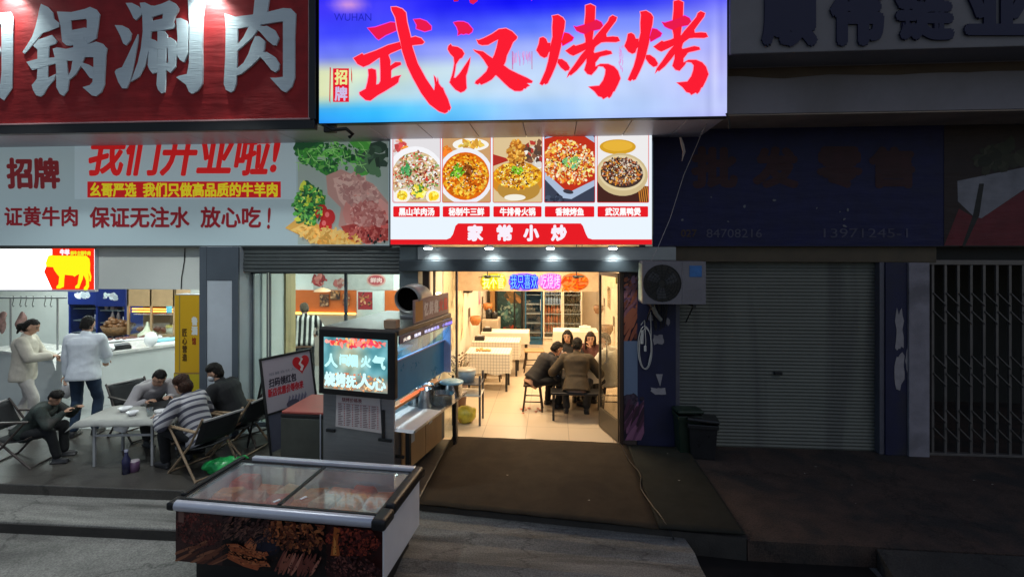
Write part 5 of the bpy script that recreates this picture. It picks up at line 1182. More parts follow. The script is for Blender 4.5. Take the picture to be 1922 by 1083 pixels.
# bottles: one proto each kind, copied
def bottle(name, label, grp, body, capm, h=.24, r=.033):
    t = thing(name, label, 'bottle', (0, 0, 0), 0, grp)
    MB().lathe([(.001, 0), (r, 0), (r, h*.55), (r*.45, h*.78), (r*.4, h*.92), (.001, h*.93)], n=10).build('bottle_body', body, t); MB().lathe([(r*.45, h*.92), (r*.45, h), (.001, h)], n=10).build('cap', capm, t); return t
kinds = [('blue capped bottle with a pale label in the left half of the cream fridge', 'pale bottles in the cream fridge', mat('pale_blue_bottle', A(.42, .50, .72), .3), mat('blue_cap', A(.04, .06, .35), .4)),
         ('red and white bottle in the left half of the cream fridge', 'red and white bottles in the cream fridge', mat('red_white_bottle', A(.62, .20, .10), .3), mat('white_cap', A(.8, .8, .8), .4)),
         ('dark beer bottle in the right half of the cream fridge', 'dark bottles in the cream fridge', mat('brown_bottle', A(.10, .07, .04), .2), mat('gold_cap', A(.4, .3, .12), .4))]
pr = [bottle('drink_bottle', k[0], k[1], k[2], k[3]) for k in kinds]
used = [0, 0, 0]; xm = (xa+xb)/2; w = (xb-xa)/2
for s_ in range(5):
    for side in (0, 1):
        for k in range(6):
            kind = 2 if side else (0 if s_ in (4, 3) else 1)
            if side and s_ > 3 and k % 2: continue
            x = xa+.07+(w-.13)*k/5+(w if side else 0); z = .314+s_*.25; q = (x+random.uniform(-.006, .006), fy+.13+random.uniform(0, .06), z)
            if used[kind] == 0: pr[kind].location = q; used[kind] = 1
            else: dup(pr[kind], q)
# dark kitchen doorway with things hanging in it
kd = thing('kitchen_partition', 'dark teal glass kitchen partition at the back left of the restaurant', 'partition', (P(957, 600, 14.3).x, 14.3, 0))
ka, kb = P(931, 600, 14.3).x, P(981, 600, 14.3).x
b = MB(); 
for a in (ka, (ka+kb)/2+.12, kb-.04): b.rbox(a, 14.30, 0, a+.04, 14.36, 1.95, .004)
b.rbox(ka, 14.30, 1.95, kb, 14.36, 2.02, .004); b.build('frame', dark_metal, kd, True)
MB().box(ka+.04, 14.34, 0, kb-.04, 14.36, 1.95).build('panel', mat('dark_teal', A(.020, .055, .060), .25, 0, .5, 6), kd, True)
random.seed(31)
f = Pic(pxmap(14.335), .001); f.scatter(962, 560, 14, 12, 24, [S(110, 86, 50), S(140, 100, 60), S(70, 60, 44)], 5, ang=.9); f.scatter(955, 585, 18, 20, 60, [S(60, 100, 100), S(90, 130, 124), S(40, 70, 76), S(130, 150, 140)], 3); f.scatter(960, 620, 16, 6, 40, [S(150, 60, 40), S(90, 50, 40), S(60, 60, 60)], 3); f.build('shelf_print', attr_mat('kitchen_print', .4), kd)
MB().rbox(P(925, 600, 14.4).x-.05, 14.2, 0, P(930, 600, 14.4).x, 14.5, 2.3, .006).build('post', mat('golden_post', A(.35, .18, .06), .4), kd, True)
# small cupboard + kitchenware under the post
t = thing('low_cupboard', 'low cream cupboard with dark ware against the back left wall', 'cupboard', (-1.62, 13.3, 0)); MB().rbox(-.15, -.3, 0, .25, .3, .80, .01).build('body', mat('cream_cupboard', A(.6, .5, .38), .5), t)
MB().rbox(-.13, -.305, .05, .23, -.3005, .75, .002).build('door', mat('cupboard_face', A(.5, .42, .32), .5), t)
for k, (x, h) in enumerate(((.0, .22), (.14, .16))):
    t = thing('cooking_pot', ('taller dark pot on the low cupboard', 'shorter dark pot on the low cupboard')[k], 'pot', (-1.62+x, 13.2, .801)); MB().lathe([(.001, 0), (.08, 0), (.09, h), (.001, h)], n=16).build('pot_body', dark_metal, t); MB().lathe([(.02, h+.001), (.02, h+.03), (.001, h+.03)], n=10).build('knob', steel, t)
# wall baskets on both walls
def basket(label, x, y, z, sg, col):
    t = thing('wall_basket', label, 'basket', (x, y, z), 0, 'baskets hanging on the restaurant walls')
    t.scale = (.72, .72, .72); MB().rbox(-.012, -.12, .08, .012, .12, .34, .004).build('back_plate', mat('basket_plate', A(.12, .10, .08), .5), t)
    MB().lathe([(.001, -.17), (.10, -.16), (.17, -.02), (.16, .10), (.15, .10), (.155, -.02), (.09, -.145), (.001, -.15)], (sg*.18, 0, .0), 18).build('bowl', mat(col, {'orange_basket': A(.55, .20, .05), 'brown_basket': A(.22, .12, .06)}[col], .5, 0, .3, 20), t)
basket('orange basket nearer the door on the left restaurant wall', RX0+.012, 11.3, 1.05, 1, 'orange_basket'); basket('orange basket farther from the door on the left restaurant wall', RX0+.012, 13.4, 1.08, 1, 'orange_basket')
basket('dark basket on the right wall above the seated group', RX1-.012, 10.6, 1.0, -1, 'brown_basket'); basket('brown basket deep inside on the right restaurant wall', RX1-.012, 12.6, 1.15, -1, 'brown_basket')
# left-wall decoration: bamboo painting, pink pennant, speakers, sconces
def wallpic(name, label, cat, x, y0, y1, z0, z1, fn, sg=1):
    t = thing(name, label, cat, (x, (y0+y1)/2, z0)); MB().rbox(min(x, x+sg*.012), y0, z0, max(x, x+sg*.012), y1, z1, .003).build('panel', white_pl if name != 'wall_painting' else paper_m, t, True)
    f = Pic(lambda u, v, o: Vector((x+sg*(.0135+o), u, v)), .0006, rc=(y0, z0, y1, z1)); fn(f); f.build('picture', PIC, t); return t
def bamboo(f):
    random.seed(2); f.rect(8.6, .8, 10.6, 2.3, S(236, 215, 180))
    for k in range(60): f.ell(random.uniform(8.7, 10.4), random.uniform(.85, 2.2), random.uniform(.08, .2), .012, random.choice([S(130, 110, 80), S(170, 140, 100), S(90, 84, 66)]), random.uniform(.9, 2.0), 9)
wallpic('wall_painting', 'pale painting of bamboo leaves on the left restaurant wall', 'painting', RX0+.002, 8.6, 10.6, .8, 2.3, bamboo)
def pinkf(f): f.rect(12.7, 1.05, 13.0, 2.1, S(225, 120, 140)); f.ell(12.85, 1.6, .08, .3, S(245, 190, 195))
wallpic('wall_poster', 'narrow pink poster on the left restaurant wall', 'poster', RX0+.002, 12.7, 13.0, 1.2, 2.2, pinkf)
for k, (y, z) in enumerate(((10.6, 1.82), (11.15, 1.80))):
    t = thing('wall_speaker', ('square dark speaker on the left wall below the neon board', 'round dark fan on the left wall below the neon board')[k], ('speaker', 'fan')[k], (RX0+.002, y, z))
    if k == 0: MB().rbox(0, -.10, -.13, .14, .10, .13, .01).build('case', black, t); MB().tube((.141, 0, -.03), (.146, 0, -.03), .07, n=18).build('cone', dark_metal, t)
    else: MB().lathe([(.02, .0), (.15, .02), (.17, .06), (.15, .10), (.001, .11)], n=22, M=Matrix.Rotation(PI/2, 4, 'Y')).build('cage', black, t); MB().tube((0, 0, 0), (0.02, 0, -.15), .02).build('bracket', dark_metal, t)
for k, (x, y, z, sg) in enumerate(((RX0+.003, 8.05, 1.82, 1), (RX1-.003, 8.3, 1.95, -1), (RX1-.003, 9.9, 2.0, -1))):
    t = thing('wall_lamp', ('lit wall lamp behind the narrow door side window', 'lit wall lamp on the right wall near the open glass door', 'lit wall lamp on the right wall above the seated group')[k], 'lamp', (x, y, z), 0, 'wall lamps in the restaurant')
    MB().rbox(min(0, sg*.05), -.035, -.06, max(0, sg*.05), .035, .06, .01).build('bracket', jm, t); MB().lathe([(.001, .0605), (.03, .062), (.045, .11), (.001, .12)], (sg*.05, 0, 0), 14).build('bulb', emis('warm_bulb', (1, .72, .35, 1), 9), t)
def vent(f): f.rect(11.2, 1.3, 11.8, 1.75, S(120, 100, 70)); f.text('菜单', 11.3, 1.7, 11.7, 1.4, S(200, 170, 120))
wallpic('wall_menu', 'small brown framed menu on the right restaurant wall', 'menu', RX1-.002, 11.2, 11.8, 1.3, 1.75, vent, -1)
# tissue litter stain on the floor: red napkins by the stool
bm = MB()
random.seed(6)
for k in range(9):
    x, y = random.uniform(-.52, -.2), random.uniform(8.30, 8.75); a = random.random()*3; s_ = random.uniform(.02, .045)
    bm.add([(x+s_*math.cos(a+q*PI/2), y+s_*math.sin(a+q*PI/2), .008+.012*(q % 2)) for q in range(4)], [(0, 1, 2, 3)])
o = bm.build('litter', mat('red_scrap', A(.55, .14, .08), .7)); tag(o, 'scattered red paper scraps on the floor by the dark stool', 'litter', kind='stuff')

# ------------------------------------------------------------------ outside, right: air conditioner, cables, bins
ac = thing('air_conditioner', 'grey outdoor air conditioner unit mounted beside the restaurant door', 'air conditioner', (1.5, 6.8, 1.9))
ax0, ax1 = P(1206, 530, 6.75).x, P(1325, 530, 6.75).x; az1, az0 = Zat(491, 1260, 6.75), Zat(571, 1260, 6.75)
acm = mat('ac_enamel', A(.20, .19, .215), .4, 0, .12, 3)
b = MB(); cxm = P(1243, 532, 6.75); rr = .235
b.rbox(ax0, 6.765, az0, ax1, 7.10, az1, .012)
# front plate with a round fan opening
n = 32; xs_ = (ax0, ax1-.29); ring = [(cxm.x+rr*math.cos(2*PI*k/n), cxm.z+rr*math.sin(2*PI*k/n)) for k in range(n)]
vs = []; fs = []
for k in range(n):
    a = 2*PI*k/n; c_, s_ = math.cos(a), math.sin(a); q = max(abs(c_), abs(s_)); hx0 = (xs_[1]-xs_[0])/2; hz0 = (az1-az0)/2
    vs.append((ring[k][0], 6.75, ring[k][1])); vs.append(((xs_[0]+xs_[1])/2+hx0*c_/q, 6.75, (az0+az1)/2+hz0*s_/q)); vs.append((ring[k][0], 6.80, ring[k][1]))
for k in range(n):
    j = (k+1) % n; fs += [(3*k, 3*k+1, 3*j+1, 3*j), (3*k, 3*j, 3*j+2, 3*k+2)]
b.add(vs, fs); b.rbox(ax1-.288, 6.75, az0, ax1, 6.764, az1, .003); b.build('casing', acm, ac, True)
b = MB()
b.lathe([(.001, .0), (rr*.98, .0)], (0, 0, 0), 28, M=Matrix.Translation((cxm.x, 6.763, cxm.z)) @ Matrix.Rotation(PI/2, 4, 'X')); b.build('fan_well', black, ac, True)
b = MB()
for k in range(6):
    r0 = rr*(.22+.15*k); pts = [(cxm.x+r0*math.cos(2*PI*j/28), 6.747, cxm.z+r0*math.sin(2*PI*j/28)) for j in range(29)]; b.path(pts, .0022, 5)
for k in range(16): a = 2*PI*k/16; b.tube((cxm.x+.04*math.cos(a), 6.747, cxm.z+.04*math.sin(a)), (cxm.x+rr*math.cos(a), 6.747, cxm.z+rr*math.sin(a)), .0022, n=5)
b.build('grille', dark_metal, ac, True)
for k in range(3):
    M = Matrix.Translation((cxm.x, 6.757, cxm.z)) @ Matrix.Rotation(PI/2, 4, 'X') @ Matrix.Rotation(k*2*PI/3+.5, 4, 'Z'); MB().prism([(.03, -.03), (.10, -.07), (rr*.85, -.05), (rr*.8, .06), (.06, .03)], -.002, .002, M=M).build('blade', mat('fan_blade', A(.05, .05, .055), .5), ac, True)
MB().rbox(ax1-.20, 6.744, az1-.19, ax1-.05, 6.7495, az1-.05, .002).build('label', mat('blue_label', A(.04, .18, .48), .5, 0, .2, 12), ac, True)
b = MB()
for k in range(6): b.rbox(ax1-.245, 6.746, az0+.05+k*.025, ax1-.05, 6.7495, az0+.06+k*.025, .001)
b.build('louvre', acm, ac, True)
b = MB(); b.rbox(ax0-.004, 6.80, az0+.03, ax0-.0005, 7.06, az1-.03, .001); b.build('lit_side_plate', mat('painted_side_light', A(.60, .68, .52), .5), ac, True)  # pale green plate painting the interior light on the unit's side
for xx in (ax0+.12, ax1-.14):
    b = MB(); b.rbox(xx-.02, 6.74, az0-.035, xx+.02, YF-.03, az0-.003, .003); b.tube((xx, 6.80, az0-.03), (xx, YF-.03, az0-.28), .010, n=6); b.build('bracket', dark_metal, ac, True)
b = MB(); b.path([P(1224, 573, 6.98), P(1232, 590, 7.05), P(1240, 600, 7.12)], .028, 10); b.build('pipe', mat('wrapped_pipe', A(.28, .28, .26), .8), ac, True)
# coil of white cable hanging on the pillar
def pxpath(pts, Y): return [P(x, y, Y) for x, y in pts]
cc = MB(); loop = []
for k in range(60):
    a = -PI/2+k/29*2*PI; r_ = 1-.05*(k > 29); loop.append(P(1210+12.5*math.cos(a)*r_+(2 if k > 29 else 0), 652-40*math.sin(a)*-1*r_+(k > 29)*3, YF-.05-(k % 7)*.001))
cc.path(loop, .006, 6); cc.path(pxpath([(1221, 585), (1222, 620), (1222, 660), (1217, 684)], YF-.06), .006, 6); cc.path(pxpath([(1203, 610), (1210, 600), (1212, 640), (1211, 655)], YF-.06), .006, 6); cc.path(pxpath([(1206, 620), (1205, 645)], YF-.065), .02, 6); cc.rbox(P(1211, 652, YF-.07).x-.015, YF-.085, P(1211, 655, YF-.07).z-.03, P(1211, 652, YF-.07).x+.015, YF-.055, P(1211, 652, YF-.07).z+.02, .005)
tag(cc.build('cable_coil', mat('white_cable', A(.55, .53, .50), .5)), 'coil of white cable with a plug hanging below the air conditioner', 'cable')
bk = MB()
for k in range(7): x = 1226+k*4.4; bk.path(pxpath([(x, 571), (x+random.uniform(-4, 4), 590), (x+random.uniform(-6, 6), random.uniform(605, 622))], YF-.05-.004*k), .008, 5)
tag(bk.build('wiring', black), 'tangle of black wires under the air conditioner', 'wiring')
# hanging wires from the canopy
sag = [P(1334, 220, 6.25), P(1318, 248, 6.5), P(1304, 282, 6.7), P(1283, 330, 6.8), P(1258, 410, 6.85), P(1236, 462, 6.88), P(1223, 490, 6.9)]
tag(MB().path(sag, .0045, 6).build('hanging_wire', mat('grey_wire', A(.35, .34, .36), .5)), 'thin pale wire hanging from the canopy down to the air conditioner', 'wire')
tag(MB().path([P(1363, 213, 5.97), P(1368, 225, 5.98), P(1369, 242, 6.0)], .010, 6).build('wire_end', black), 'short black cable end below the right corner of the blue sign', 'wire')
tag(MB().path([P(1277, 258, 6.6), P(1281, 272, 6.6), P(1284, 285, 6.6), P(1280, 303, 6.6)], [.012, .02, .018, .003], 6).build('torn_strip', mat('torn_tape', A(.45, .38, .36), .7)), 'torn strip of pale tape hanging from the canopy by the thin wire', 'tape')
b = MB(); q = P(624, 243, YS); b.path([(q.x-.12, YS+.02, ZS-.03), (q.x, YS-.0, ZS-.10), (q.x+.15, YS+.03, ZS-.08), (q.x+.22, YS+.06, ZS-.14), (q.x+.17, YS+.08, ZS-.17)], .022, 8); b.rbox(q.x-.12, YS+.02, ZS-.12, q.x+.02, YS+.10, ZS-.03, .012)
tag(b.build('cable_knot', black), 'black cable bundle under the lower left corner of the blue sign', 'cable')
# power cable from the door over the carpet to the street
cp = [P(1124, 795, 7.9)]+[G(x, y, .03) for x, y in ((1150, 818), (1165, 833))]+[G(x, y, .032) for x, y in ((1180, 862), (1202, 890), (1203, 915), (1222, 945), (1243, 972))]+[Vector((G(1256, 990, -.03).x, 5.05, -.03)), G(1264, 1018, -.17), G(1262, 1036, -.18), G(1240, 1062, -.19), G(1214, 1083, -.19), G(1190, 1110, -.19)]
sm = []
for k in range(len(cp)-1):
    p0, p1, p2, p3 = cp[max(k-1, 0)], cp[k], cp[k+1], cp[min(k+2, len(cp)-1)]
    for j in range(5): t = j/5; sm.append(.5*((2*p1)+(p2-p0)*t+(2*p0-5*p1+4*p2-p3)*t*t+(3*p1-p0-3*p2+p3)*t**3))
tag(MB().path(sm, .007, 6).build('power_cable', black), 'thin black power cable running from the door over the carpet to the street', 'cable')
# bins
def bin_(label, x, y, h, w, m, rz, tilt):
    t = thing('rubbish_bin', label, 'bin', (x, y, -.03), rz, 'rubbish bins by the shutter')
    b = MB(); k = .82; vs = []
    for z, s_ in ((.0, k), (h*.5, (1+k)/2), (h, 1)):
        vs += [(-w*s_, -w*.85*s_, z), (w*s_, -w*.85*s_, z), (w*s_, w*.85*s_, z), (-w*s_, w*.85*s_, z)]
    b.add(vs, [(0, 3, 2, 1)]+[(i*4+j, i*4+(j+1) % 4, (i+1)*4+(j+1) % 4, (i+1)*4+j) for i in range(2) for j in range(4)]); b.build('body', m, t, bevel=.012)
    b = MB(); b.rbox(-w*1.07, -w*.95, h-.05, w*1.07, -w*.85-.0, h+.004, .008); b.rbox(-w*1.07, w*.85, h-.05, w*1.07, w*.95, h+.004, .008); b.rbox(-w*1.07, -w*.85, h-.05, -w*1.001, w*.85, h+.004, .006); b.rbox(w*1.001, -w*.85, h-.05, w*1.07, w*.85, h+.004, .006); b.build('rim', m, t)
    M = Matrix.Translation((0, w*.9, h+.012)) @ Matrix.Rotation(R(tilt), 4, 'Y') @ Matrix.Rotation(R(-4), 4, 'X'); MB().rbox(-w*1.1, -w*1.95, 0, w*1.1, .0, .045, .018, 3, M=M).build('lid', m, t); 
    MB().tube((-w, w*.98, h+.02), (w, w*.98, h+.02), .014).build('hinge', m, t); return t
q = G(1312, 856, -.03); bin_('black rubbish bin with a skewed lid before the roller shutter', q.x+.04, q.y+.02, .44, .175, mat('bin_black', A(.020, .020, .022), .30, 0, .2, 6), R(-8), 3)
q = G(1282, 838, -.03); bin_('dark green rubbish bin half hidden behind the black bin', q.x+.0, 7.06, .52, .15, mat('bin_green', A(.012, .026, .016), .4, 0, .2, 6), R(5), 0)
# a few leaves and butts on the carpet and the road
random.seed(19); bm = MB()
for k in range(26):
    x, y = random.uniform(-1.2, 5.5), random.uniform(4.0, 6.9)
    if y < 5.3 and x > 1.2 : continue
    z = .024 if (x < 1.6 and y > 5.4) else (-.026 if y > 5.4 else -.14 if x < 1.2 else -.2)
    s_ = random.uniform(.008, .018); a = random.random()*3; bm.add([(x+s_*math.cos(a+q*PI/2), y+s_*.6*math.sin(a+q*PI/2), z+.004*(q % 2)) for q in range(4)], [(0, 1, 2, 3)])
tag(bm.build('litter', mat('pale_scrap', A(.35, .32, .28), .8)), 'tiny scraps of paper and leaf scattered over the carpet and paving', 'litter', kind='stuff')
# ------------------------------------------------------------------ butcher shop: lit sign, counter, goods
cw = thing('cow_lightbox', 'glowing white and red lightbox with a yellow cow outline over the butcher counter', 'sign', P(100, 545, YF+.04))
Yc = YF+.03
q0, q1 = P(-260, 544, Yc), P(177, 467, Yc)
MB().box(q0.x, Yc+.003, q0.z-.004, q1.x+.004, Yc+.065, q1.z+.004).build('case', alu, cw, True)
f = Pic(pxmap(Yc), .0006); f.rect(-260, 468, 177, 543.5, S(255, 255, 255)); f.build('face_print', attr_emis('backlit_cow_face', 3, True), cw)
zc_ = lambda pts: [(70+x/10.83, 460+y/10.83) for x, y in pts]
f = Pic(pxmap(Yc-.002), .0006)
f.poly(zc_([(300, 70), (1158, 70), (1158, 905), (300, 905), (135, 540), (180, 440), (300, 200)]), S(255, 48, 22))
f.poly(zc_([(225, 215), (290, 200), (340, 215), (1000, 220), (1060, 280), (1075, 380), (1070, 520), (1100, 640), (1085, 740), (1055, 735), (1065, 650), (1035, 560), (1045, 620), (1055, 840), (1015, 915), (945, 915), (945, 870), (990, 810), (990, 720), (940, 610), (920, 700), (880, 790), (850, 880), (770, 880), (770, 840), (820, 790), (850, 590), (790, 620), (760, 645), (720, 620), (560, 605), (548, 700), (540, 850), (490, 870), (460, 885), (390, 885), (388, 840), (430, 800), (445, 640), (400, 590), (350, 520), (320, 450), (180, 440), (170, 370), (190, 300)]), S(255, 250, 30))
f.text('牛羊', 112, 467.5, 131, 479.5, S(255, 245, 255), .07); f.text('鲜牛主题牛肉', 132, 471, 170, 480, S(240, 235, 40), .05)
f.build('cow_print', PICE, cw)
# counter
cpoly = [(-9.6, 8.40), (-7.72, 7.80), (-6.80, 9.18), (-7.5, 9.75), (-8.25, 8.70), (-9.6, 9.1)]
def inset(poly, d):
    c = Vector((sum(p[0] for p in poly)/len(poly), sum(p[1] for p in poly)/len(poly))); return [tuple(Vector(p)+(Vector(p)-c).normalized()*d) for p in poly]
bc = thing('butcher_counter', 'white angled serving counter with a pale stone top in the butcher shop', 'counter', (-7.8, 8.4, 0))
MB().prism(cpoly, .004, .83).build('body', mat('counter_white', A(.55, .57, .56), .45, 0, .06, 1.5), bc, True); MB().prism(inset(cpoly, .05), .832, .875).build('worktop', mat('counter_top', A(.62, .60, .58), .25, 0, .12, 9), bc, True)
CTZ = .876
def at_top(px, py): return G(px, py, CTZ)
# hanging meat rail
mr = thing('meat_rail', 'steel rail on two posts with hooks above the butcher counter', 'rail', (-8.3, 8.5, CTZ))
ra, rb_, rc_ = P(-60, 559, 8.75), P(20, 559, 8.62), P(108, 559, 8.42)
b = MB(); b.tube(ra, P(125, 559, 8.38), .016); 
for q in (rb_, rc_): b.tube((q.x, q.y, CTZ), (q.x, q.y, q.z), .015)
b.build('rail', steel, mr, True)
random.seed(14)
def hook(q): return [q+Vector(d) for d in ((0, 0, .02), (.012, 0, .028), (.018, 0, .01), (.004, 0, -.06), (-.012, 0, -.12), (.004, 0, -.155), (.022, 0, -.14))]
for px in (27, 41, 51, 64, 86, 97):
    q = ra.lerp(P(125, 559, 8.38), (px+60)/185)
    tag(MB().path(hook(q), .0055, 6).build('meat_hook', dark_metal), 'steel hook hanging from the rail above the butcher counter', 'hook', 'hooks on the meat rail')
def meat(label, q, h, r, sd):
    bm = MB(); bm.ell((0, 0, -h/2), (r, r*.7, h/2), nu=20, nv=14)
    for v in bm.v: n_ = mnoise.noise(v*7+Vector((sd, 0, 0)))*.05; v.x += n_; v.y += n_*.6; v.x *= 1-.45*(v.z/h)**2; v.z += .03*mnoise.noise(v*12)
    o = bm.build('meat_cut', mat('raw_meat', A(.22, .12, .11), .5, 0, .6, 11)); o.location = q; tag(o, label, 'meat', 'meat hanging on the rail')
meat('large pale cut of meat hanging at the left end of the rail', P(4, 585, 8.68), .40, .09, 3); meat('pink cut of meat hanging behind the woman in cream', P(40, 585, 8.56), .36, .09, 9)
meat('long cut of meat hanging beyond the left photo edge of the rail', P(-30, 575, 8.72), .45, .12, 5)
# blue drinks fridges at the back
blue_d = mat('royal_blue', A(.012, .030, .20), .4, 0, .1, 2)
for k, (px, y, lb) in enumerate(((157, 10.4, 'darker royal blue drinks fridge behind the man in the white shirt'), (209, 10.15, 'royal blue drinks fridge with a glass door beside the warming cabinet'))):
    x = P(px, 600, y).x; t = fridge('drinks_fridge', lb, x-.33, x+.33, y, 1.98, blue_d, 1); t['group'] = 'blue drinks fridges in the butcher shop'
    MB().rbox(-.33, -.03, 1.40, .33, .018, 1.99, .008).build('header', blue_d, t)
    f = Pic(lambda u, v, o: Vector((u, -.0305-o, v)), .0006); random.seed(k); f.scatter(0, 1.60, .15, .045, 26, [S(215, 228, 240), S(235, 240, 250)], .04, asp=1.3); f.build('header_print', PIC, t, world=False)
    if k:
        pb = bottle('water_bottle', 'pink and white bottle inside the royal blue fridge', 'bottles in the royal blue fridge', mat('pink_bottle', A(.6, .42, .45), .3), MATS['white_cap'])
        for s_ in range(5):
            for j in range(4):
                q = (x-.21+j*.13, y+.12, .314+s_*.25)
                if s_ == 0 and j == 0: pb.location = q
                elif (s_+j) % 3: dup(pb, q)
# warming cabinet with orange tubes
wc = thing('warming_cabinet', 'glass warming cabinet with glowing orange tubes on the far end of the counter', 'cabinet', (P(283, 600, 9.75).x, 9.75, 0))
wa, wb_ = P(238, 600, 9.75).x, P(328, 600, 9.75).x; wz0, wz1 = .9, 2.05
b = MB(); tw = mat('tan_cabinet', A(.40, .26, .14), .45, 0, .15, 4)
for xx in (wa, (wa+wb_)/2-.02, wb_-.04): b.rbox(xx, 9.75, wz0, xx+.04, 9.79, wz1, .004)
b.rbox(wa, 9.75, Zat(575, 280, 9.75), wb_, 10.2, wz1, .006); b.rbox(wa, 9.80, 0, wb_, 10.2, wz0-.002, .006); b.rbox(wa, 10.16, wz0, wb_, 10.2, Zat(576, 280, 9.75), .004); b.build('cabinet_frame', tw, wc, True)
b = MB(); zz = Zat(581, 280, 9.75)
b.tube((wa+.05, 9.83, zz), (wb_-.05, 9.83, zz), .012); b.tube((wa+.05, 9.83, zz-.05), (wb_-.05, 9.83, zz-.05), .012); b.build('heating_tube', emis('orange_tube', (1, .38, .06, 1), 5), wc, True)
b = MB(); b.box(wa+.04, 9.76, wz0, wb_-.04, 9.765, zz-.06); b.build('pane', pane, wc, True)
b = MB(); b.rbox(wa+.05, 9.85, 1.28, wb_-.05, 10.15, 1.295, .003); b.build('shelf', alu, wc, True)
MB().rbox(wb_-.17, 9.742, zz-.06, wb_-.05, 9.748, zz+.07, .002).build('sticker', mat('sky_label', A(.15, .5, .65), .5), wc, True)
random.seed(41)
for k in range(9):
    x = wa+.10+(k % 5)*.17; z = (1.297 if k < 5 else .93)+.0; bm = MB(); bm.ell((0, 0, .05), (.08, .07, .055), nu=16, nv=10)
    for v in bm.v: v += v.normalized()*mnoise.noise(v*16+Vector((k, 0, 0)))*.02
    o = bm.build('cooked_meat', mat('cooked_meat', A(.20, .06, .03), .4, 0, .5, 14)); o.location = (x, 9.98, z); tag(o, 'browned piece of cooked meat on the %s of the warming cabinet' % ('upper shelf' if k < 5 else 'lower shelf'), 'meat', 'cooked meat on the upper shelf of the warming cabinet' if k < 5 else 'cooked meat on the lower shelf of the warming cabinet')
# goods on the counter
def on_counter(name, label, cat, px, py): return thing(name, label, cat, at_top(px, py))
t = on_counter('covered_cake_stand', 'pale cone shaped food cover with a knob on the counter', 'food cover', 277, 631)
MB().lathe([(.17, 0), (.16, .05), (.07, .13), (.03, .22), (.02, .28), (.001, .285)], n=20).build('cover', mat('milky_cover', A(.62, .66, .50), .35), t)
for k, (px, py, w, lb) in enumerate(((222, 640, .32, 'white foam tray on the counter nearest the man in the white shirt'), (268, 636, .30, 'white foam tray on the counter in front of the food cover'))):
    t = on_counter('foam_tray', lb, 'tray', px, py); t['group'] = 'foam trays on the counter'; MB().rbox(-w, -.10, 0, w, .10, .035, .012).build('tray', white_pl, t); t.rotation_euler.z = R(48)
    bm = MB(); random.seed(k); 
    for j in range(16): bm.ell((random.uniform(-w*.8, w*.8), random.uniform(-.06, .06), .04), (.05, .035, .025), Matrix.Rotation(random.random()*3, 3, 'Z'), 10, 6)
    bm.build('meat', mat('dark_meat', A(.16, .07, .06), .35, 0, .5, 14), t)
t = on_counter('basket', 'large woven brown basket on the counter behind the man in the white shirt', 'basket', 210, 632)
t.location = t.location+Vector((-.1, .25, 0))
MB().lathe([(.001, 0), (.20, .0), (.28, .18), (.27, .18), (.19, .02), (.001, .02)], n=26).build('basket_body', mat('wicker', A(.20, .10, .04), .6, 0, .5, 30, .4, 60), t)
bm = MB(); random.seed(12)
for j in range(26): bm.ell((random.uniform(-.18, .18), random.uniform(-.18, .18), random.uniform(.15, .30)), (.07, .05, .045), Matrix.Rotation(random.random()*3, 3, 'Z'), 10, 6)
bm.build('contents', mat('roast_brown', A(.22, .10, .04), .5, 0, .5, 12), t)
t = on_counter('round_lid', 'white round plate standing upright at the counter edge', 'plate', 283, 650); MB().lathe([(.001, -.01), (.12, -.01), (.13, .0), (.12, .012), (.001, .012)], (0, 0, .12), 22, M=Matrix.Translation((0, 0, 0)) @ Matrix.Translation((0, 0, .125)) @ Matrix.Rotation(R(78), 4, 'X') @ Matrix.Translation((0, 0, -.12))).build('plate', white_pl, t)
t = on_counter('blue_tray', 'pale blue tray at the right end of the counter', 'tray', 306, 640); MB().rbox(-.22, -.09, 0, .22, .09, .04, .012).build('tray', mat('sky_tray', A(.25, .58, .70), .4), t); t.rotation_euler.z = R(50)
t = on_counter('plastic_bag_roll', 'white plastic bag lying on the counter beside the man in the white shirt', 'bag', 200, 660)
bm = MB(); bm.ell((0, 0, .06), (.13, .09, .07), nu=20, nv=12)
for v in bm.v: v += v.normalized()*mnoise.noise(v*14)*.03
bm.build('bag', white_pl, t)
t = on_counter('scale', 'dark electronic scale with a steel pan on the counter', 'scale', 225, 655); MB().rbox(-.15, -.11, 0, .15, .11, .06, .012).build('base', black, t); MB().rbox(-.14, -.10, .075, .14, .10, .085, .004).build('pan', steel, t); MB().tube((0, 0, .06), (0, 0, .075), .03).build('post', black, t); t.rotation_euler.z = R(50)
t = on_counter('jar', 'yellow capped jar near the warming cabinet', 'jar', 318, 628); MB().lathe([(.001, 0), (.06, 0), (.06, .14), (.001, .14)], n=16).build('jar_body', mat('jar_clear', A(.5, .5, .42), .2), t); MB().lathe([(.064, .141), (.064, .19), (.001, .19)], n=16).build('lid', mat('yellow_lid', A(.6, .45, .04), .4), t)
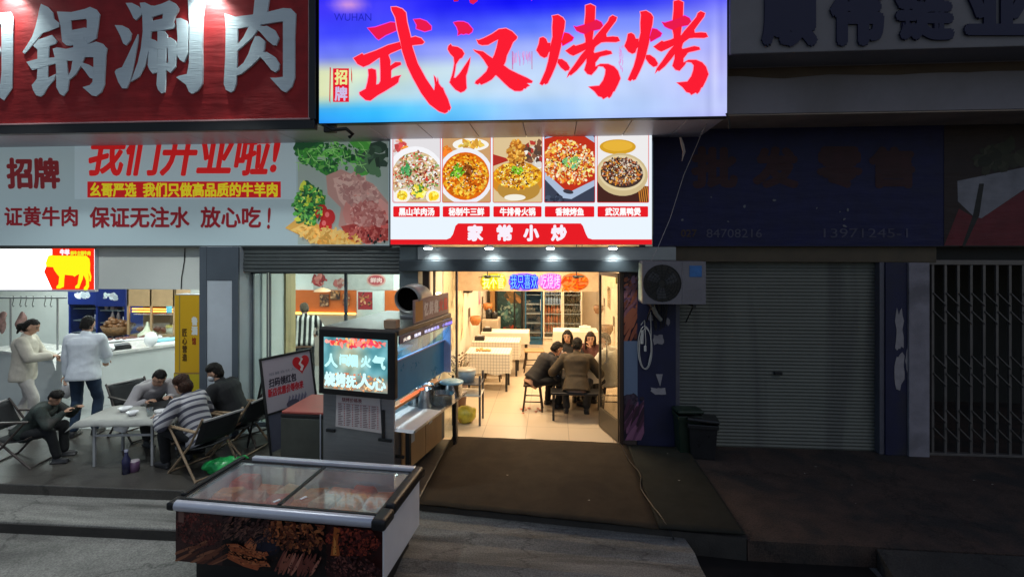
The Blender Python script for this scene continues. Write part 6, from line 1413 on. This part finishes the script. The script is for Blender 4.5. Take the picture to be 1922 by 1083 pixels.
# yellow stand-up banner by the pillar
Yy = YF-.02
ys = thing('yellow_banner', 'tall yellow advertising panel with vertical lettering leaning by the slate pillar', 'banner', P(350, 765, Yy))
za, zb3 = P(350, 762, Yy).z, P(350, 553, Yy).z
MB().rbox(X(326, Yy), Yy+.02, .0, X(374.5, Yy), Yy+.22, zb3, .008).build('panel', mat('grey_edge', A(.28, .29, .31), .5), ys, True)
f = Pic(pxmap(Yy+.018), .0006)
Yl = A(.62, .36, .012); f.rect(328, 554, 374, 700, Yl); f.rect(326, 700, 374, 762, A(.50, .40, .02)); f.rect(336, 554, 338, 698, A(.30, .22, .06)); f.rect(327, 699, 374, 702, A(.30, .18, .05))
for k, ch in enumerate('鲁酒'): f.text(ch, 359, 594+k*18, 371, 611+k*18, S(214, 218, 214), .05)
f.text('馆', 360, 633, 368, 647, S(140, 50, 20), .03)
for k, ch in enumerate('匠心营造'): f.text(ch, 342, 617+k*15.5, 351, 631+k*15.5, S(84, 58, 20), .02)
f.build('print', attr_mat('yellow_print', .5), ys)
# pictures above the orange wall
f_ = thing('wall_posters', 'row of red and white meat posters high on the butcher back wall', 'poster', (-4.5, 11.28, 2))
MB().box(P(588, 530, 11.28).x, 11.285, Zat(544, 640, 11.28), P(738, 530, 11.28).x, 11.298, 2.6).build('panel', mat('grey_board', A(.50, .50, .47), .6), f_, True)
f = Pic(pxmap(11.28), .001); random.seed(17); f.scatter(600, 526, 12, 9, 26, [S(170, 60, 60), S(200, 120, 110), S(150, 40, 46)], 4); f.scatter(640, 532, 12, 8, 20, [S(190, 140, 130), S(180, 100, 96)], 4); f.ell(706, 526, 18, 12, S(200, 150, 140)); f.ell(706, 526, 15, 9, S(170, 70, 76)); f.text('鲜肉', 695, 521, 717, 531, S(225, 190, 185), .03); f.build('print', PIC, f_)
for k, (a, c, y0, y1, col) in enumerate(((600, 617, 552, 575, S(110, 70, 50)), (620, 638, 546, 563, S(120, 80, 50)), (672, 699, 548, 581, S(150, 40, 46)), (643, 656, 551, 574, S(150, 70, 40)))):
    Yp = 11.22 if k != 2 else 11.0
    t = thing('wall_poster', ('small dark poster on the orange wall below the pendant lamp', 'small brown poster at the top of the orange wall', 'large dark red poster behind the butcher glass door', 'narrow orange brown poster on the orange wall')[k], 'poster', P((a+c)/2, y1, Yp), 0, 'posters on the butcher back wall')
    q0, q1 = P(a, y1, Yp), P(c, y0, Yp); MB().rbox(q0.x, Yp+.003, q0.z, q1.x, Yp+.012, q1.z, .002).build('board', black, t, True)
    f = Pic(pxmap(Yp), .0008, rc=(a, y0, c, y1)); f.rect(a, y0, c, y1, col); f.scatter((a+c)/2, (y0+y1)/2, (c-a)/2, (y1-y0)/2, 26, [S(180, 120, 70), S(60, 40, 34), S(200, 150, 110), col], 2.4); f.build('print', PIC, t)
# service desk the striped person stands at
dk = thing('service_desk', 'dark desk with a pale front in front of the person in the striped shirt', 'desk', (P(545, 700, 9.6).x, 9.6, 0)); MB().rbox(-.25, -.2, 0, .05, .5, .95, .01).build('body', white_pl, dk); MB().rbox(-.27, -.22, .951, .07, .52, .985, .005).build('desk_top', wood_dark, dk)

# ------------------------------------------------------------------ folding table and camp chairs on the platform
ft = thing('folding_table', 'low white folding table under a pale cloth where the group eats outside', 'table', (-5.22, 6.30, 0), R(7))
b = MB(); b.rbox(-.50, -.29, .535, .50, .29, .56, .006); b.build('table_top', white_pl, ft)
tl = mat('pale_steel', A(.45, .46, .47), .4, .3)
for sx in (-1, 1):
    for sy in (-1, 1): MB().rbox(sx*.34-.014, sy*.25-.014, 0, sx*.34+.014, sy*.25+.014, .534, .003).build('leg', tl, ft)
b = MB(); b.rbox(-.326, -.26, .36, .326, -.24, .385, .003); b.rbox(-.326, .24, .36, .326, .26, .385, .003); b.build('stretcher', tl, ft)
bm = MB(); n, m = 30, 20; vs = []
for j in range(m+1):
    for i in range(n+1):
        x = -.62+1.24*i/n; y = -.38+.76*j/m; ox = max(0, abs(x)-.505); oy = max(0, abs(y)-.295); d = math.hypot(ox, oy)
        z = .566-d*.75+.006*mnoise.noise(Vector((x*9, y*9, 0)))+(.02*mnoise.noise(Vector((x*6, y*6, 4))) if d > 0 else 0)
        xx = x if d == 0 else (math.copysign(min(abs(x), .505+ox*.55), x)); yy = y if d == 0 else math.copysign(min(abs(y), .295+oy*.45), y)
        if d > 0 and x < -.5: xx = x-.03*d; z = .566-d*.9+.012*mnoise.noise(Vector((x*7, y*7, 4)))
        vs.append((xx, yy, z))
bm.add(vs, [(j*(n+1)+i, j*(n+1)+i+1, (j+1)*(n+1)+i+1, (j+1)*(n+1)+i) for j in range(m) for i in range(n)], True)
o = bm.build('tablecloth', mat('thin_white_cloth', A(.36, .36, .335), .6, 0, .1, 5, .1, 40)); o.location = ft.location; o.rotation_euler = ft.rotation_euler; so = o.modifiers.new('t', 'SOLIDIFY'); so.thickness = .003; so.offset = 1
tag(o, 'thin pale disposable cloth on the low folding table outside', 'tablecloth')
def camp_chair(label, x, y, rz, sc=1.0, wd=beech, sw=.50):
    """faces local +y"""
    t = thing('camp_chair', label, 'chair', (x, y, 0), rz, 'folding camp chairs outside'); h = .35*sc; hw = sw/2
    b = MB(); vs = []
    for j in range(7):
        v = j/6
        for i in range(5): u = i/4-.5; vs.append((u*sw*.94, -.20+.42*v, h-.03*math.sin(PI*v)-.02*math.cos(u*PI)))
    b.add(vs, [(j*5+i, j*5+i+1, (j+1)*5+i+1, (j+1)*5+i) for j in range(6) for i in range(4)], True); o = b.build('seat', canvas_m, t); s_ = o.modifiers.new('t', 'SOLIDIFY'); s_.thickness = .01
    b = MB(); vs = []
    for j in range(6):
        v = j/5
        for i in range(7): u = i/6-.5; vs.append((u*sw*.98, -.22-.14*v-.04*math.cos(u*PI), h+.05+.29*sc*v))
    b.add(vs, [(j*7+i, j*7+i+1, (j+1)*7+i+1, (j+1)*7+i) for j in range(5) for i in range(6)], True); o = b.build('backrest', canvas_m, t); s_ = o.modifiers.new('t', 'SOLIDIFY'); s_.thickness = .01
    for sx in (-1, 1):
        b = MB(); b.tube((sx*hw, .26, 0), (sx*hw, -.13, h+.02), .014, n=8); b.tube((sx*hw, -.13, h+.02), (sx*hw, -.37, h+.37*sc), .013, n=8); b.build('leg', wd, t)
        b = MB(); b.tube((sx*(hw+.022), -.28, 0), (sx*(hw+.022), .20, h+.20), .014, n=8); b.build('leg', wd, t)
        b = MB(); b.rbox(sx*(hw+.01)-.022, -.27, h+.20, sx*(hw+.01)+.022, .24, h+.222, .008); b.build('armrest', wd, t)
    b = MB(); b.tube((-hw, .26, .014), (hw, .26, .014), .011, n=6); b.tube((-hw-.02, -.28, .014), (hw+.02, -.28, .014), .011, n=6); b.tube((-hw, .20, h), (hw, .20, h), .011, n=6); b.build('stretcher', wd, t)
    b = MB(); b.rbox(-hw, -.40, h+.335*sc, hw, -.375, h+.36*sc, .006); b.build('back_rail', mat('pale_tape', A(.36, .35, .34), .6), t)
    return t
dkw = mat('brown_metal', A(.07, .055, .05), .4, .3, .2, 6)
camp_chair('dark folding camp chair under the child at the left of the table', -6.52, 6.08, R(-80), 1, dkw)
camp_chair('folding camp chair under the man in grey behind the table', -5.80, 7.06, R(-112), 1, dkw)
camp_chair('folding camp chair with pale wooden legs under the woman in stripes', -4.17, 6.04, R(68), 1)
camp_chair('folding camp chair under the man in the black jacket outside', -4.12, 6.66, R(84), 1)
camp_chair('empty folding camp chair behind the black framed pavement sign', -4.0, 7.08, R(60), 1, dkw)
# dishes, pan and bottles
def onft(name, label, cat, x, y, grp=None): return thing(name, label, cat, local_matrix(ft) @ Vector((x, y, .572)), 0, grp)
t = onft('pan', 'dark round pan on the low folding table', 'pan', .20, .12); MB().lathe([(.001, .0), (.13, 0), (.15, .06), (.145, .06), (.125, .01), (.001, .01)], n=22).build('pan_body', dark_metal, t); MB().rbox(-.25, -.015, .03, -.15, .015, .05, .005).build('handle', black, t)
for k, (x, y, r_) in enumerate(((-.18, .05, .08), (.02, -.12, .07), (.33, -.08, .07))):
    t = onft('bowl', ('white bowl near the child on the folding table', 'white bowl at the front of the folding table', 'white bowl before the woman in stripes')[k], 'bowl', x, y, 'white bowls on the folding table'); MB().lathe([(.001, 0), (r_*.5, 0), (r_, .045), (r_-.006, .045), (r_*.5, .008), (.001, .008)], n=18).build('bowl_body', white_pl, t)
t = onft('glass_cup', 'small clear glass at the front of the folding table', 'glass', .24, -.14); MB().lathe([(.001, 0), (.03, 0), (.036, .09), (.034, .09), (.028, .006), (.001, .006)], n=14).build('cup', glass('cup_glass', (.9, .95, .95, 1), .3, .02, .15), t)
q = G(237, 888, 0)
t = thing('water_bottle', 'bottle with a blue label standing under the folding table', 'bottle', q); MB().lathe([(.001, 0), (.045, 0), (.045, .16), (.018, .215), (.018, .25), (.001, .25)], n=16).build('bottle_body', mat('blue_bottle', A(.03, .03, .085), .2, 0, .3, 12), t); MB().lathe([(.021, .251), (.021, .275), (.001, .275)], n=12).build('cap', mat('bottle_cap', A(.3, .3, .4), .4), t)
q = G(252, 884, 0); t = thing('drinks_can', 'pale topped purple can beside the blue bottle under the table', 'can', q); MB().lathe([(.001, 0), (.05, 0), (.055, .01), (.055, .12), (.001, .12)], n=16).build('can_body', mat('purple_can', A(.10, .05, .10), .3), t); MB().lathe([(.054, .121), (.05, .13), (.001, .13)], n=16).build('lid', mat('can_lid', A(.42, .36, .40), .3), t)
bm = MB(); bm.ell((0, 0, .05), (.09, .06, .06), nu=18, nv=12)
for v in bm.v: v += v.normalized()*mnoise.noise(v*18)*.03
o = bm.build('tissue_bag', white_pl); o.location = local_matrix(ft) @ Vector((-.05, -.20, .40)); tag(o, 'white bag of tissues hanging below the folding table front', 'bag')
# ------------------------------------------------------------------ people
def remesh(mb, voxel, smooth=2, wob=0, sd=0):
    me = mb.mesh('tmp'); o = bpy.data.objects.new('tmp', me)
    r = o.modifiers.new('r', 'REMESH'); r.mode = 'VOXEL'; r.voxel_size = voxel; r.use_smooth_shade = True
    if smooth: s_ = o.modifiers.new('s', 'SMOOTH'); s_.iterations = smooth; s_.factor = .5
    out = evaluated(o); bpy.data.meshes.remove(me)
    if wob:
        N_ = [v.normal.copy() for v in out.vertices]; C_ = [v.co.copy() for v in out.vertices]; buf = []
        for p, n_ in zip(C_, N_):
            a = 1.1*mnoise.noise(Vector((p.x*6, p.y*6, p.z*4+sd)))+1.3*(.4-1.6*abs(mnoise.noise(Vector((p.x*5-p.z*4, p.y*5+p.z*5, p.z*5+sd)))))+.35*mnoise.noise(Vector((p.x*14+p.z*9, p.y*14-p.z*7, p.z*11+sd))); buf += list(p+n_*a*wob)
        out.vertices.foreach_set('co', buf)
    for p in out.polygons: p.use_smooth = True
    out.update(); return out
def ik(a, t, l1, l2, pole):
    d = t-a; L = d.length; L2 = min(L, (l1+l2)*.998); d.normalize(); t = a+d*L2
    x = (l1*l1-l2*l2+L2*L2)/(2*L2); h = math.sqrt(max(0, l1*l1-x*x)); p = (pole-d*pole.dot(d))
    p = p.normalized() if p.length > 1e-4 else Vector((0, 0, -1)); return a+d*x+p*h, t
SKIN = attr_mat('skin', .5, var=.08)
def person(label, x, y, rz, hip=.45, lean=20, side=0, twist=0, hp=20, hy=0, hl=(-.15, .4, .7), hr=(.15, .4, .7), fl=(-.12, .42, 0), fr=(.12, .42, 0),
           s=1.0, hair='short', hair_c=A(.012, .010, .009), shirt=None, trousers=None, shoes=None, long_sleeve=True, jacket=.020, hem=.10, female=False, skin=A(.48, .27, .18), z=0.0, bulk=1.0, group=None, elbow_out=.7, coat_hem=0):
    t = thing('person', label, 'person', (x, y, z), rz, group)
    ln, sd = R(lean), R(side); d = Vector((math.sin(sd), math.sin(ln)*math.cos(sd), math.cos(ln)*math.cos(sd)))
    p0 = Vector((0, 0, hip)); n = p0+d*.50*s; c = p0+d*.34*s; w = p0+d*.17*s
    fwd = Vector((0, math.cos(ln), -math.sin(ln))); rt = d.cross(fwd)*-1; rt = fwd.cross(d)
    tw = Matrix.Rotation(R(twist), 3, d); rt2 = tw @ rt; fw2 = tw @ fwd
    B = Matrix((rt2, fw2, d)).transposed()          # torso basis
    B0 = Matrix((rt, fwd, d)).transposed()
    # head basis
    HB = Matrix.Rotation(rz*0+R(hy), 3, 'Z') @ Matrix.Rotation(-R(hp), 3, 'X')
    hup = HB @ Vector((0, 0, 1)); hf = HB @ Vector((0, 1, 0)); hx = HB @ Vector((1, 0, 0))
    hc = n+(d*.45+hup*.55).normalized()*.155*s+hf*.022*s
    H = lambda a, b_, c_: hc+(hx*a+hf*b_+hup*c_)*s
    shw = (.165 if female else .185)*s
    sh = {sx: n-d*.055*s+rt2*sx*shw for sx in (-1, 1)}
    arm = {}
    for sx, tg in ((-1, hl), (1, hr)):
        tg = Vector(tg); pole = Vector((sx*elbow_out, -.35, -.75)); el, tg = ik(sh[sx], tg, .275*s, .245*s, pole); arm[sx] = (el, tg)
    hipj = {sx: p0+Vector((sx*.092*s, 0, -.01)) for sx in (-1, 1)}; leg = {}
    for sx, tg in ((-1, fl), (1, fr)):
        tg = Vector(tg)+Vector((0, 0, .085*s)); kn, tg = ik(hipj[sx], tg, .43*s, .41*s, Vector((sx*.25, 1, .25))); leg[sx] = (kn, tg)
    q = bulk*s
    # --- body, one surface
    b = MB(); I = None
    cw_ = (.150 if female else .168)
    def torso(b, g, top=.47, low=-.10, flare=0, basq=1):
        L = lambda t: p0+d*t*s
        R_ = [(low, .150+flare, .105+flare), (low+.04, .158+flare, .112+flare), (.0, .157, .115), (.10, .138, .106), (.20, .134, .102), (.30, cw_-.012, .108), (.38, cw_, .108), (.44, cw_-.012, .094), (top, cw_-.055, .075)]
        b.loft([(L(t)+(fw2*-.012*s if t > .3 else Vector((0, 0, 0))), rx*q+g, ry*q+g, B0.lerp(B, max(0, min(1, t/.3)))) for t, rx, ry in R_])
    torso(b, 0)
    b.cap(sh[-1], .055*q, sh[1], .055*q); b.cap(n-d*.02, .058*s, hc-hup*.05*s-hf*.01*s, .052*s)
    b.ell(hc+hup*.018*s, (.074*s, .093*s, .098*s), HB); b.ell(hc+hf*.028*s-hup*.052*s, (.054*s, .056*s, .060*s), HB)
    b.ell(H(0, .094, -.022), (.013*s, .018*s, .018*s), HB, 10, 8); b.cap(H(0, .088, .012), .008*s, H(0, .100, -.018), .012*s)
    b.ell(H(0, .082, -.060), (.022*s, .012*s, .010*s), HB, 10, 8)
    for sx in (-1, 1): b.ell(H(sx*.076, -.005, -.01), (.010*s, .020*s, .032*s), HB, 10, 8)
    for sx in (-1, 1):
        el, ha = arm[sx]; b.cap(sh[sx], .050*q, el, .039*s); b.cap(el, .039*s, ha, .026*s)
        # hand: palm, four bent fingers, thumb
        fd = (ha-el).normalized(); dn = Vector((0, 0, -1)); dn = (dn-fd*dn.dot(fd)); dn = dn.normalized() if dn.length > .1 else Vector((0, 1, 0)); sdv = fd.cross(dn)*sx
        HBm = Matrix((sdv, dn, fd)).transposed(); pc = ha+fd*.045*s
        b.ell(pc, (.040*s, .016*s, .050*s), HBm, 12, 8)
        for k, L in enumerate((.070, .080, .075, .058)):
            o_ = pc+fd*.038*s+sdv*(k-1.5)*.021*s; m1 = o_+(fd*.85+dn*.45).normalized()*L*.5*s; m2 = m1+(fd*.45+dn*.85).normalized()*L*.5*s
            b.cap(o_, .0095*s, m1, .009*s); b.cap(m1, .009*s, m2, .0078*s)
        o_ = pc-fd*.015*s-sdv*.030*s; m1 = o_+(fd*.6-sdv*.7+dn*.3).normalized()*.040*s; m2 = m1+(fd*.8-sdv*.1+dn*.5).normalized()*.032*s
        b.cap(o_, .012*s, m1, .010*s); b.cap(m1, .010*s, m2, .009*s)
    for sx in (-1, 1):
        kn, an = leg[sx]; b.cap(hipj[sx], .078*q, kn, .052*s); b.cap(kn, .052*s, kn.lerp(an, .35)+Vector((0, -.012, 0)), .050*s); b.cap(kn.lerp(an, .35)+Vector((0, -.012, 0)), .050*s, an, .034*s)
        b.cap(an+Vector((0, -.02, -.045*s)), .030*s, an+Vector((sx*.015, .13*s, -.058*s)), .026*s)
    me = remesh(b, .0078*max(.9, s), 2); at = me.color_attributes.new('Col', 'FLOAT_COLOR', 'POINT'); buf = []
    eyes = [H(sx*.031, .080, .010) for sx in (-1, 1)]; brow = [H(sx*.032, .084, .032) for sx in (-1, 1)]; lip = H(0, .093, -.060)
    for v in me.vertices:
        col = skin; p = v.co
        if (p-hc).length < .16*s:
            for e in eyes:
                dd = p-e
                if abs(dd.dot(hx)) < .015*s and abs(dd.dot(hup)) < .007*s and dd.dot(hf) > -.03*s: col = A(.02, .014, .012)
            for e in brow:
                dd = p-e
                if abs(dd.dot(hx)) < .019*s and abs(dd.dot(hup)) < .006*s and dd.dot(hf) > -.03*s: col = A(.05, .03, .02)
            dd = p-lip
            if abs(dd.dot(hx)) < .021*s and abs(dd.dot(hup)) < .008*s and dd.dot(hf) > -.03*s: col = A(.36, .12, .10)
        buf += col
    at.data.foreach_set('color', buf); me.materials.append(SKIN); link('body', me, t)
    # --- top
    g = jacket; b = MB()
    torso(b, g, .475, -hem*.75, g*.3)
    b.cap(sh[-1], .052*q+g*.8, sh[1], .052*q+g*.8); b.cap(n-d*.03, .060*s+g*.5, n+d*.012, .056*s+g*.35)
    if coat_hem: b.loft([(p0-Vector((0, .03, coat_hem)), .175*q+g, .14*q+g, B0), (p0, .165*q+g, .13*q+g, B0), (p0+d*.12, .14*q+g, .11*q+g, B0)])
    for sx in (-1, 1):
        el, ha = arm[sx]; b.cap(sh[sx], .050*q+g, el, .041*s+g)
        if long_sleeve: b.cap(el, .041*s+g, el.lerp(ha, .9), .032*s+g*.75)
        else: pass
    link('top', remesh(b, .011, 3, .0055, x), t).data.materials.append(shirt)
    # --- trousers
    b = MB(); g = .012
    b.ell(p0, (.155*q+g, .118*q+g, .105*q+g), B0); b.ell(p0+d*.06, (.140*q+g, .108*q+g, .09), B0)
    for sx in (-1, 1):
        kn, an = leg[sx]; b.cap(hipj[sx], .082*q+g, kn, .056*s+g); b.cap(kn, .056*s+g, kn.lerp(an, .93), .046*s+g)
    link('trousers', remesh(b, .011, 3, .0055, x+5), t).data.materials.append(trousers)
    # --- shoes
    for sx in (-1, 1):
        kn, an = leg[sx]; b = MB(); b.cap(an+Vector((0, -.025, -.038*s)), .042*s, an+Vector((sx*.018, .135*s, -.050*s)), .036*s); b.rbox(an.x-.04, an.y-.065, an.z-.085*s, an.x+.045+sx*.01, an.y+.17*s, an.z-.062*s, .012)
        link('shoe', remesh(b, .010, 1), t).data.materials.append(shoes or mat('dark_shoe', A(.03, .03, .032), .5))
    # --- hair
    b = MB(); hr_ = .013*s
    b.ell(H(0, -.008, .024), (.084*s, .100*s, .104*s), HB); b.ell(H(0, -.045, -.02), (.074*s, .064*s, .080*s), HB)
    line, low = {'short': (.066, -.075), 'mop': (.040, -.095), 'long': (.058, -.30), 'pony': (.064, -.085), 'bun': (.052, -.13)}[hair]
    if hair == 'mop': b.ell(H(0, .008, .068), (.088*s, .094*s, .070*s), HB)
    elif hair == 'long':
        for sx in (-1, 1): b.cap(H(sx*.074, -.012, .02), .028*s, H(sx*.080, -.005, -.10), .032*s); b.cap(H(sx*.080, -.005, -.10), .032*s, H(sx*.082, .01, -.22), .020*s)
        b.cap(H(0, -.06, 0), .06*s, H(0, -.075, -.20), .05*s)
    elif hair == 'pony': b.cap(H(0, -.10, .0), .030*s, H(0, -.135, -.03), .040*s); b.cap(H(0, -.135, -.03), .040*s, H(0, -.135, -.16), .014*s)
    elif hair == 'bun': b.ell(H(0, -.055, -.035), (.092*s, .082*s, .095*s), HB); b.ell(H(0, -.018, .055), (.096*s, .102*s, .080*s), HB)
    me = remesh(b, .0085, 1)
    N_ = [v.normal.copy() for v in me.vertices]
    for v, vn in zip(me.vertices, N_):
        dd = (v.co-hc)/s; la, lb, lc = dd.dot(hx), dd.dot(hf), dd.dot(hup); side_ = abs(la) > .062
        hl_ = line-.25*max(0, abs(la)-.035)+.006*mnoise.noise(Vector((la*70, lb*50, 3)))
        face = lb > (.005 if not side_ or hair in ('long', 'bun') else -.012) and lc < hl_ and not (hair == 'long' and abs(la) > .066)
        under = lc < low+.02*mnoise.noise(Vector((la*60, 0, 1))) or (hair in ('short', 'pony', 'mop') and side_ and lc < -.028 and lb > -.05)
        if face or under: v.co = hc+(v.co-hc)*(.62 if (v.co-hc).length < .15*s else .9)
        else: v.co = v.co+vn*(.006*mnoise.noise(Vector((v.co.x*70, v.co.y*70, v.co.z*16)))+.004*mnoise.noise(v.co*30))
    me.materials.append(mat('hair_%d' % int(hair_c[0]*1e4), hair_c, .6, 0, .35, 40, .6, 110, stretch=(1, 1, .2), spec=.2)); link('hair', me, t)
    t['hc'] = 0; del t['hc']
    return t, arm, hc, HB
def fab(name, col, rough=.85, var=.12, **k): return mat(name, col, rough, 0, var, 7, .25, 160, **k)
jeans = fab('blue_jeans', A(.022, .045, .085), .8, .3); blackc = fab('black_cloth', A(.010, .011, .013)); darkc = fab('charcoal_cloth', A(.03, .03, .033)); creamc = fab('cream_knit', A(.50, .46, .39), .9, .14); creamt = fab('cream_trousers', A(.46, .43, .40), .85, .12)
whitec = fab('white_cotton', A(.70, .75, .80), .85, .05); greyc = fab('light_grey_cotton', A(.38, .36, .37), .85, .1); olive = fab('olive_jacket', A(.062, .045, .026), .8, .25); camo = mat('camouflage', A(.022, .032, .028), .85, 0, .85, 9, .2, 90, stain=A(.06, .055, .05), stain_lo=.53)
ivory = fab('ivory_shirt', A(.62, .60, .52), .85, .06)

# butcher shop: standing customers
q = G(44, 806, 0.004)
th, arm, hc, HB = person('woman in cream jumper and trousers with a dark ponytail standing by the counter', q.x, q.y, R(-62), hip=.86, lean=4, hp=24, hy=0, hl=(-.05, .33, 1.02), hr=(.10, .34, 1.05), fl=(-.10, -.14, 0), fr=(.10, .12, 0), s=.955, hair='pony', shirt=creamc, trousers=creamt, shoes=mat('white_shoe', A(.6, .58, .56), .5), jacket=.034, female=True, z=.004, hem=.20)
ph = local_matrix(th) @ (arm[-1][1]+Vector((.06, .05, .02))); p_ = MB().rbox(-.035, -.075, -.005, .035, .075, .005, .004).build('mobile_phone', black); p_.location = ph; p_.rotation_euler = (R(35), 0, R(-62)); tag(p_, 'dark phone held by the woman in cream', 'phone')
pp = MB(); pp.add([(0, 0, 0), (.12, .02, -.04), (.10, .05, -.20), (.05, .02, -.14)], [(0, 1, 2, 3)]); o = pp.build('paper_slip', paper_m); o.location = local_matrix(th) @ (arm[1][1]+Vector((.0, .07, .0))); o.rotation_euler = (0, 0, R(-75)); so = o.modifiers.new('t', 'SOLIDIFY'); so.thickness = .002; tag(o, 'white paper slip hanging from the hand of the woman in cream', 'paper')
wx, wy = P(157, 600, 6.95).x, 6.95
th, arm, hc, HB = person('man in white top and blue jeans seen from behind at the counter', wx, wy, R(14), hip=.90, lean=5, hp=16, hy=-6, hl=(-.27, .10, .80), hr=(.10, .34, .98), fl=(-.11, -.03, 0), fr=(.12, .05, 0), s=.985, hair='short', shirt=whitec, trousers=jeans, jacket=.034, hem=.16, bulk=1.05, z=.004)
bm = MB(); bm.ell((0, 0, -.17), (.085, .06, .12), nu=18, nv=14)
for v in bm.v: v += v.normalized()*mnoise.noise(v*15)*.03
bm.path([(0, -.02, .0), (.0, -.02, -.08)], .010, 6); bm.path([(0, .02, .0), (.0, .02, -.08)], .010, 6)
o = bm.build('carrier_bag', mat('white_film', A(.6, .58, .56), .35)); o.location = local_matrix(th) @ (arm[-1][1]+Vector((0, .02, -.05))); tag(o, 'small white carrier bag hanging from the left hand of the man in white', 'bag')
# person in the striped shirt behind the glass
stripe_v = lines_mat('black_white_stripes', A(.72, .70, .66), A(.012, .012, .014), ['x'], .085, .55, .85)
person('person in a black and white striped shirt leaning over the desk behind the butcher glass', P(570, 600, 9.2).x, 9.2, R(20), hip=.90, lean=24, hp=26, hy=20, hl=(-.30, .42, 1.0), hr=(.20, .40, 1.0), fl=(-.11, -.02, 0), fr=(.12, .02, 0), s=.97, hair='short', hair_c=A(.10, .075, .05), shirt=stripe_v, trousers=blackc, z=.004, jacket=.026)
# group at the folding table
person('child in dark camouflage clothes sitting left of the folding table', -6.50, 6.08, R(-72), hip=.37, lean=40, hp=26, hy=-30, hl=(-.10, .50, .60), hr=(.12, .46, .60), fl=(-.10, .36, 0), fr=(.13, .40, 0), s=.79, hair='mop', shirt=camo, trousers=blackc, bulk=1.1, jacket=.028, skin=A(.46, .26, .17))
person('man in light grey leaning far forward over the back of the folding table', -5.72, 7.02, R(-118), hip=.42, lean=44, hp=40, hy=0, hl=(-.05, .62, .62), hr=(.20, .52, .60), fl=(-.14, .42, 0), fr=(.14, .44, 0), s=.97, hair='short', shirt=greyc, trousers=darkc, jacket=.026)
stripe_w = lines_mat('grey_stripes', A(.46, .45, .47), A(.07, .07, .10), [(.10, .62, .78)], .072, .42, .85)
person('woman in a grey and white striped top at the folding table', -4.20, 6.05, R(74), hip=.42, lean=24, side=-4, hp=24, hy=6, hl=(-.20, .46, .62), hr=(.18, .44, .62), fl=(-.13, .42, 0), fr=(.14, .40, 0), s=.96, hair='bun', hair_c=A(.035, .016, .010), shirt=stripe_w, trousers=blackc, female=True, jacket=.034, hem=.16)
th, arm, hc, HB = person('man in black jacket and pale mask right of the folding table', -4.13, 6.67, R(88), hip=.42, lean=28, hp=18, hy=12, hl=(-.16, .46, .60), hr=(.14, .48, .58), fl=(-.14, .42, 0), fr=(.14, .44, 0), s=.99, hair='mop', shirt=blackc, trousers=blackc, jacket=.04, bulk=1.08)
b = MB(); b.ell(hc+HB @ Vector((0, .045, -.055)), (.062, .062, .052), HB); o = b.build('face_mask', mat('mask_cloth', A(.5, .52, .55), .8), th)
# diners in the restaurant
th, arm, hc, HB = person('man in black track jacket holding a white tissue at the restaurant table', -.34, 8.62, R(-62), hip=.47, lean=42, hp=34, hy=0, hl=(-.02, .52, .80), hr=(.16, .40, .68), fl=(-.14, .34, 0), fr=(.12, .40, 0), s=.98, hair='short', shirt=fab('track_jacket', A(.014, .013, .015)), trousers=blackc, jacket=.028, bulk=.98, z=.004, hem=.03)
b = MB(); b.ell(hc+HB @ Vector((-.01, .105, -.03)), (.05, .03, .06), HB, 12, 8); o = b.build('tissue', paper_m); o.location = th.location; o.rotation_euler = th.rotation_euler; tag(o, 'white tissue held to the face of the man in the black track jacket', 'tissue')
b = MB(); e, a = arm[1]; 
for off in (.0, ): b.path([e+Vector((.055, -.02, .03)), e.lerp(a, .5)+Vector((.05, 0, .03)), a+Vector((.035, 0, .03))], .008, 6)
b.build('sleeve_stripe', white_pl, th)
person('man in an olive brown jacket seen from behind on the black bench', .34, 8.24, R(-4), hip=.46, lean=26, hp=22, hy=-8, hl=(-.26, .36, .72), hr=(.22, .40, .72), fl=(-.16, .22, 0), fr=(.15, .25, 0), s=1.02, hair='short', shirt=olive, trousers=darkc, jacket=.036, bulk=1.0, z=.004, coat_hem=.05, hem=.08)
person('woman with long dark hair in a dark top facing the street across the restaurant table', .25, 9.54, R(176), hip=.47, lean=16, hp=10, hy=-8, hl=(-.16, .36, .74), hr=(.14, .38, .74), fl=(-.12, .36, 0), fr=(.12, .36, 0), s=.93, hair='long', shirt=darkc, trousers=blackc, female=True, z=.004, skin=A(.55, .32, .21))
person('woman propping her chin on her hand at the far side of the restaurant table', .70, 9.56, R(160), hip=.47, lean=22, hp=14, hy=18, hl=(-.02, .26, .86), hr=(.16, .40, .74), fl=(-.12, .36, 0), fr=(.12, .36, 0), s=.93, hair='long', hair_c=A(.025, .014, .010), shirt=fab('wine_top', A(.10, .035, .03)), trousers=blackc, female=True, z=.004, skin=A(.55, .32, .21))
person('man in a white shirt sitting behind the open glass door of the restaurant', .92, 8.72, R(60), hip=.47, lean=8, hp=8, hy=20, hl=(-.18, .38, .74), hr=(.16, .30, .62), fl=(-.13, .38, 0), fr=(.13, .38, 0), s=.98, hair='short', hair_c=A(.03, .026, .02), shirt=ivory, trousers=darkc, jacket=.034, z=.004)

bpy.data.scenes.remove(TSC)
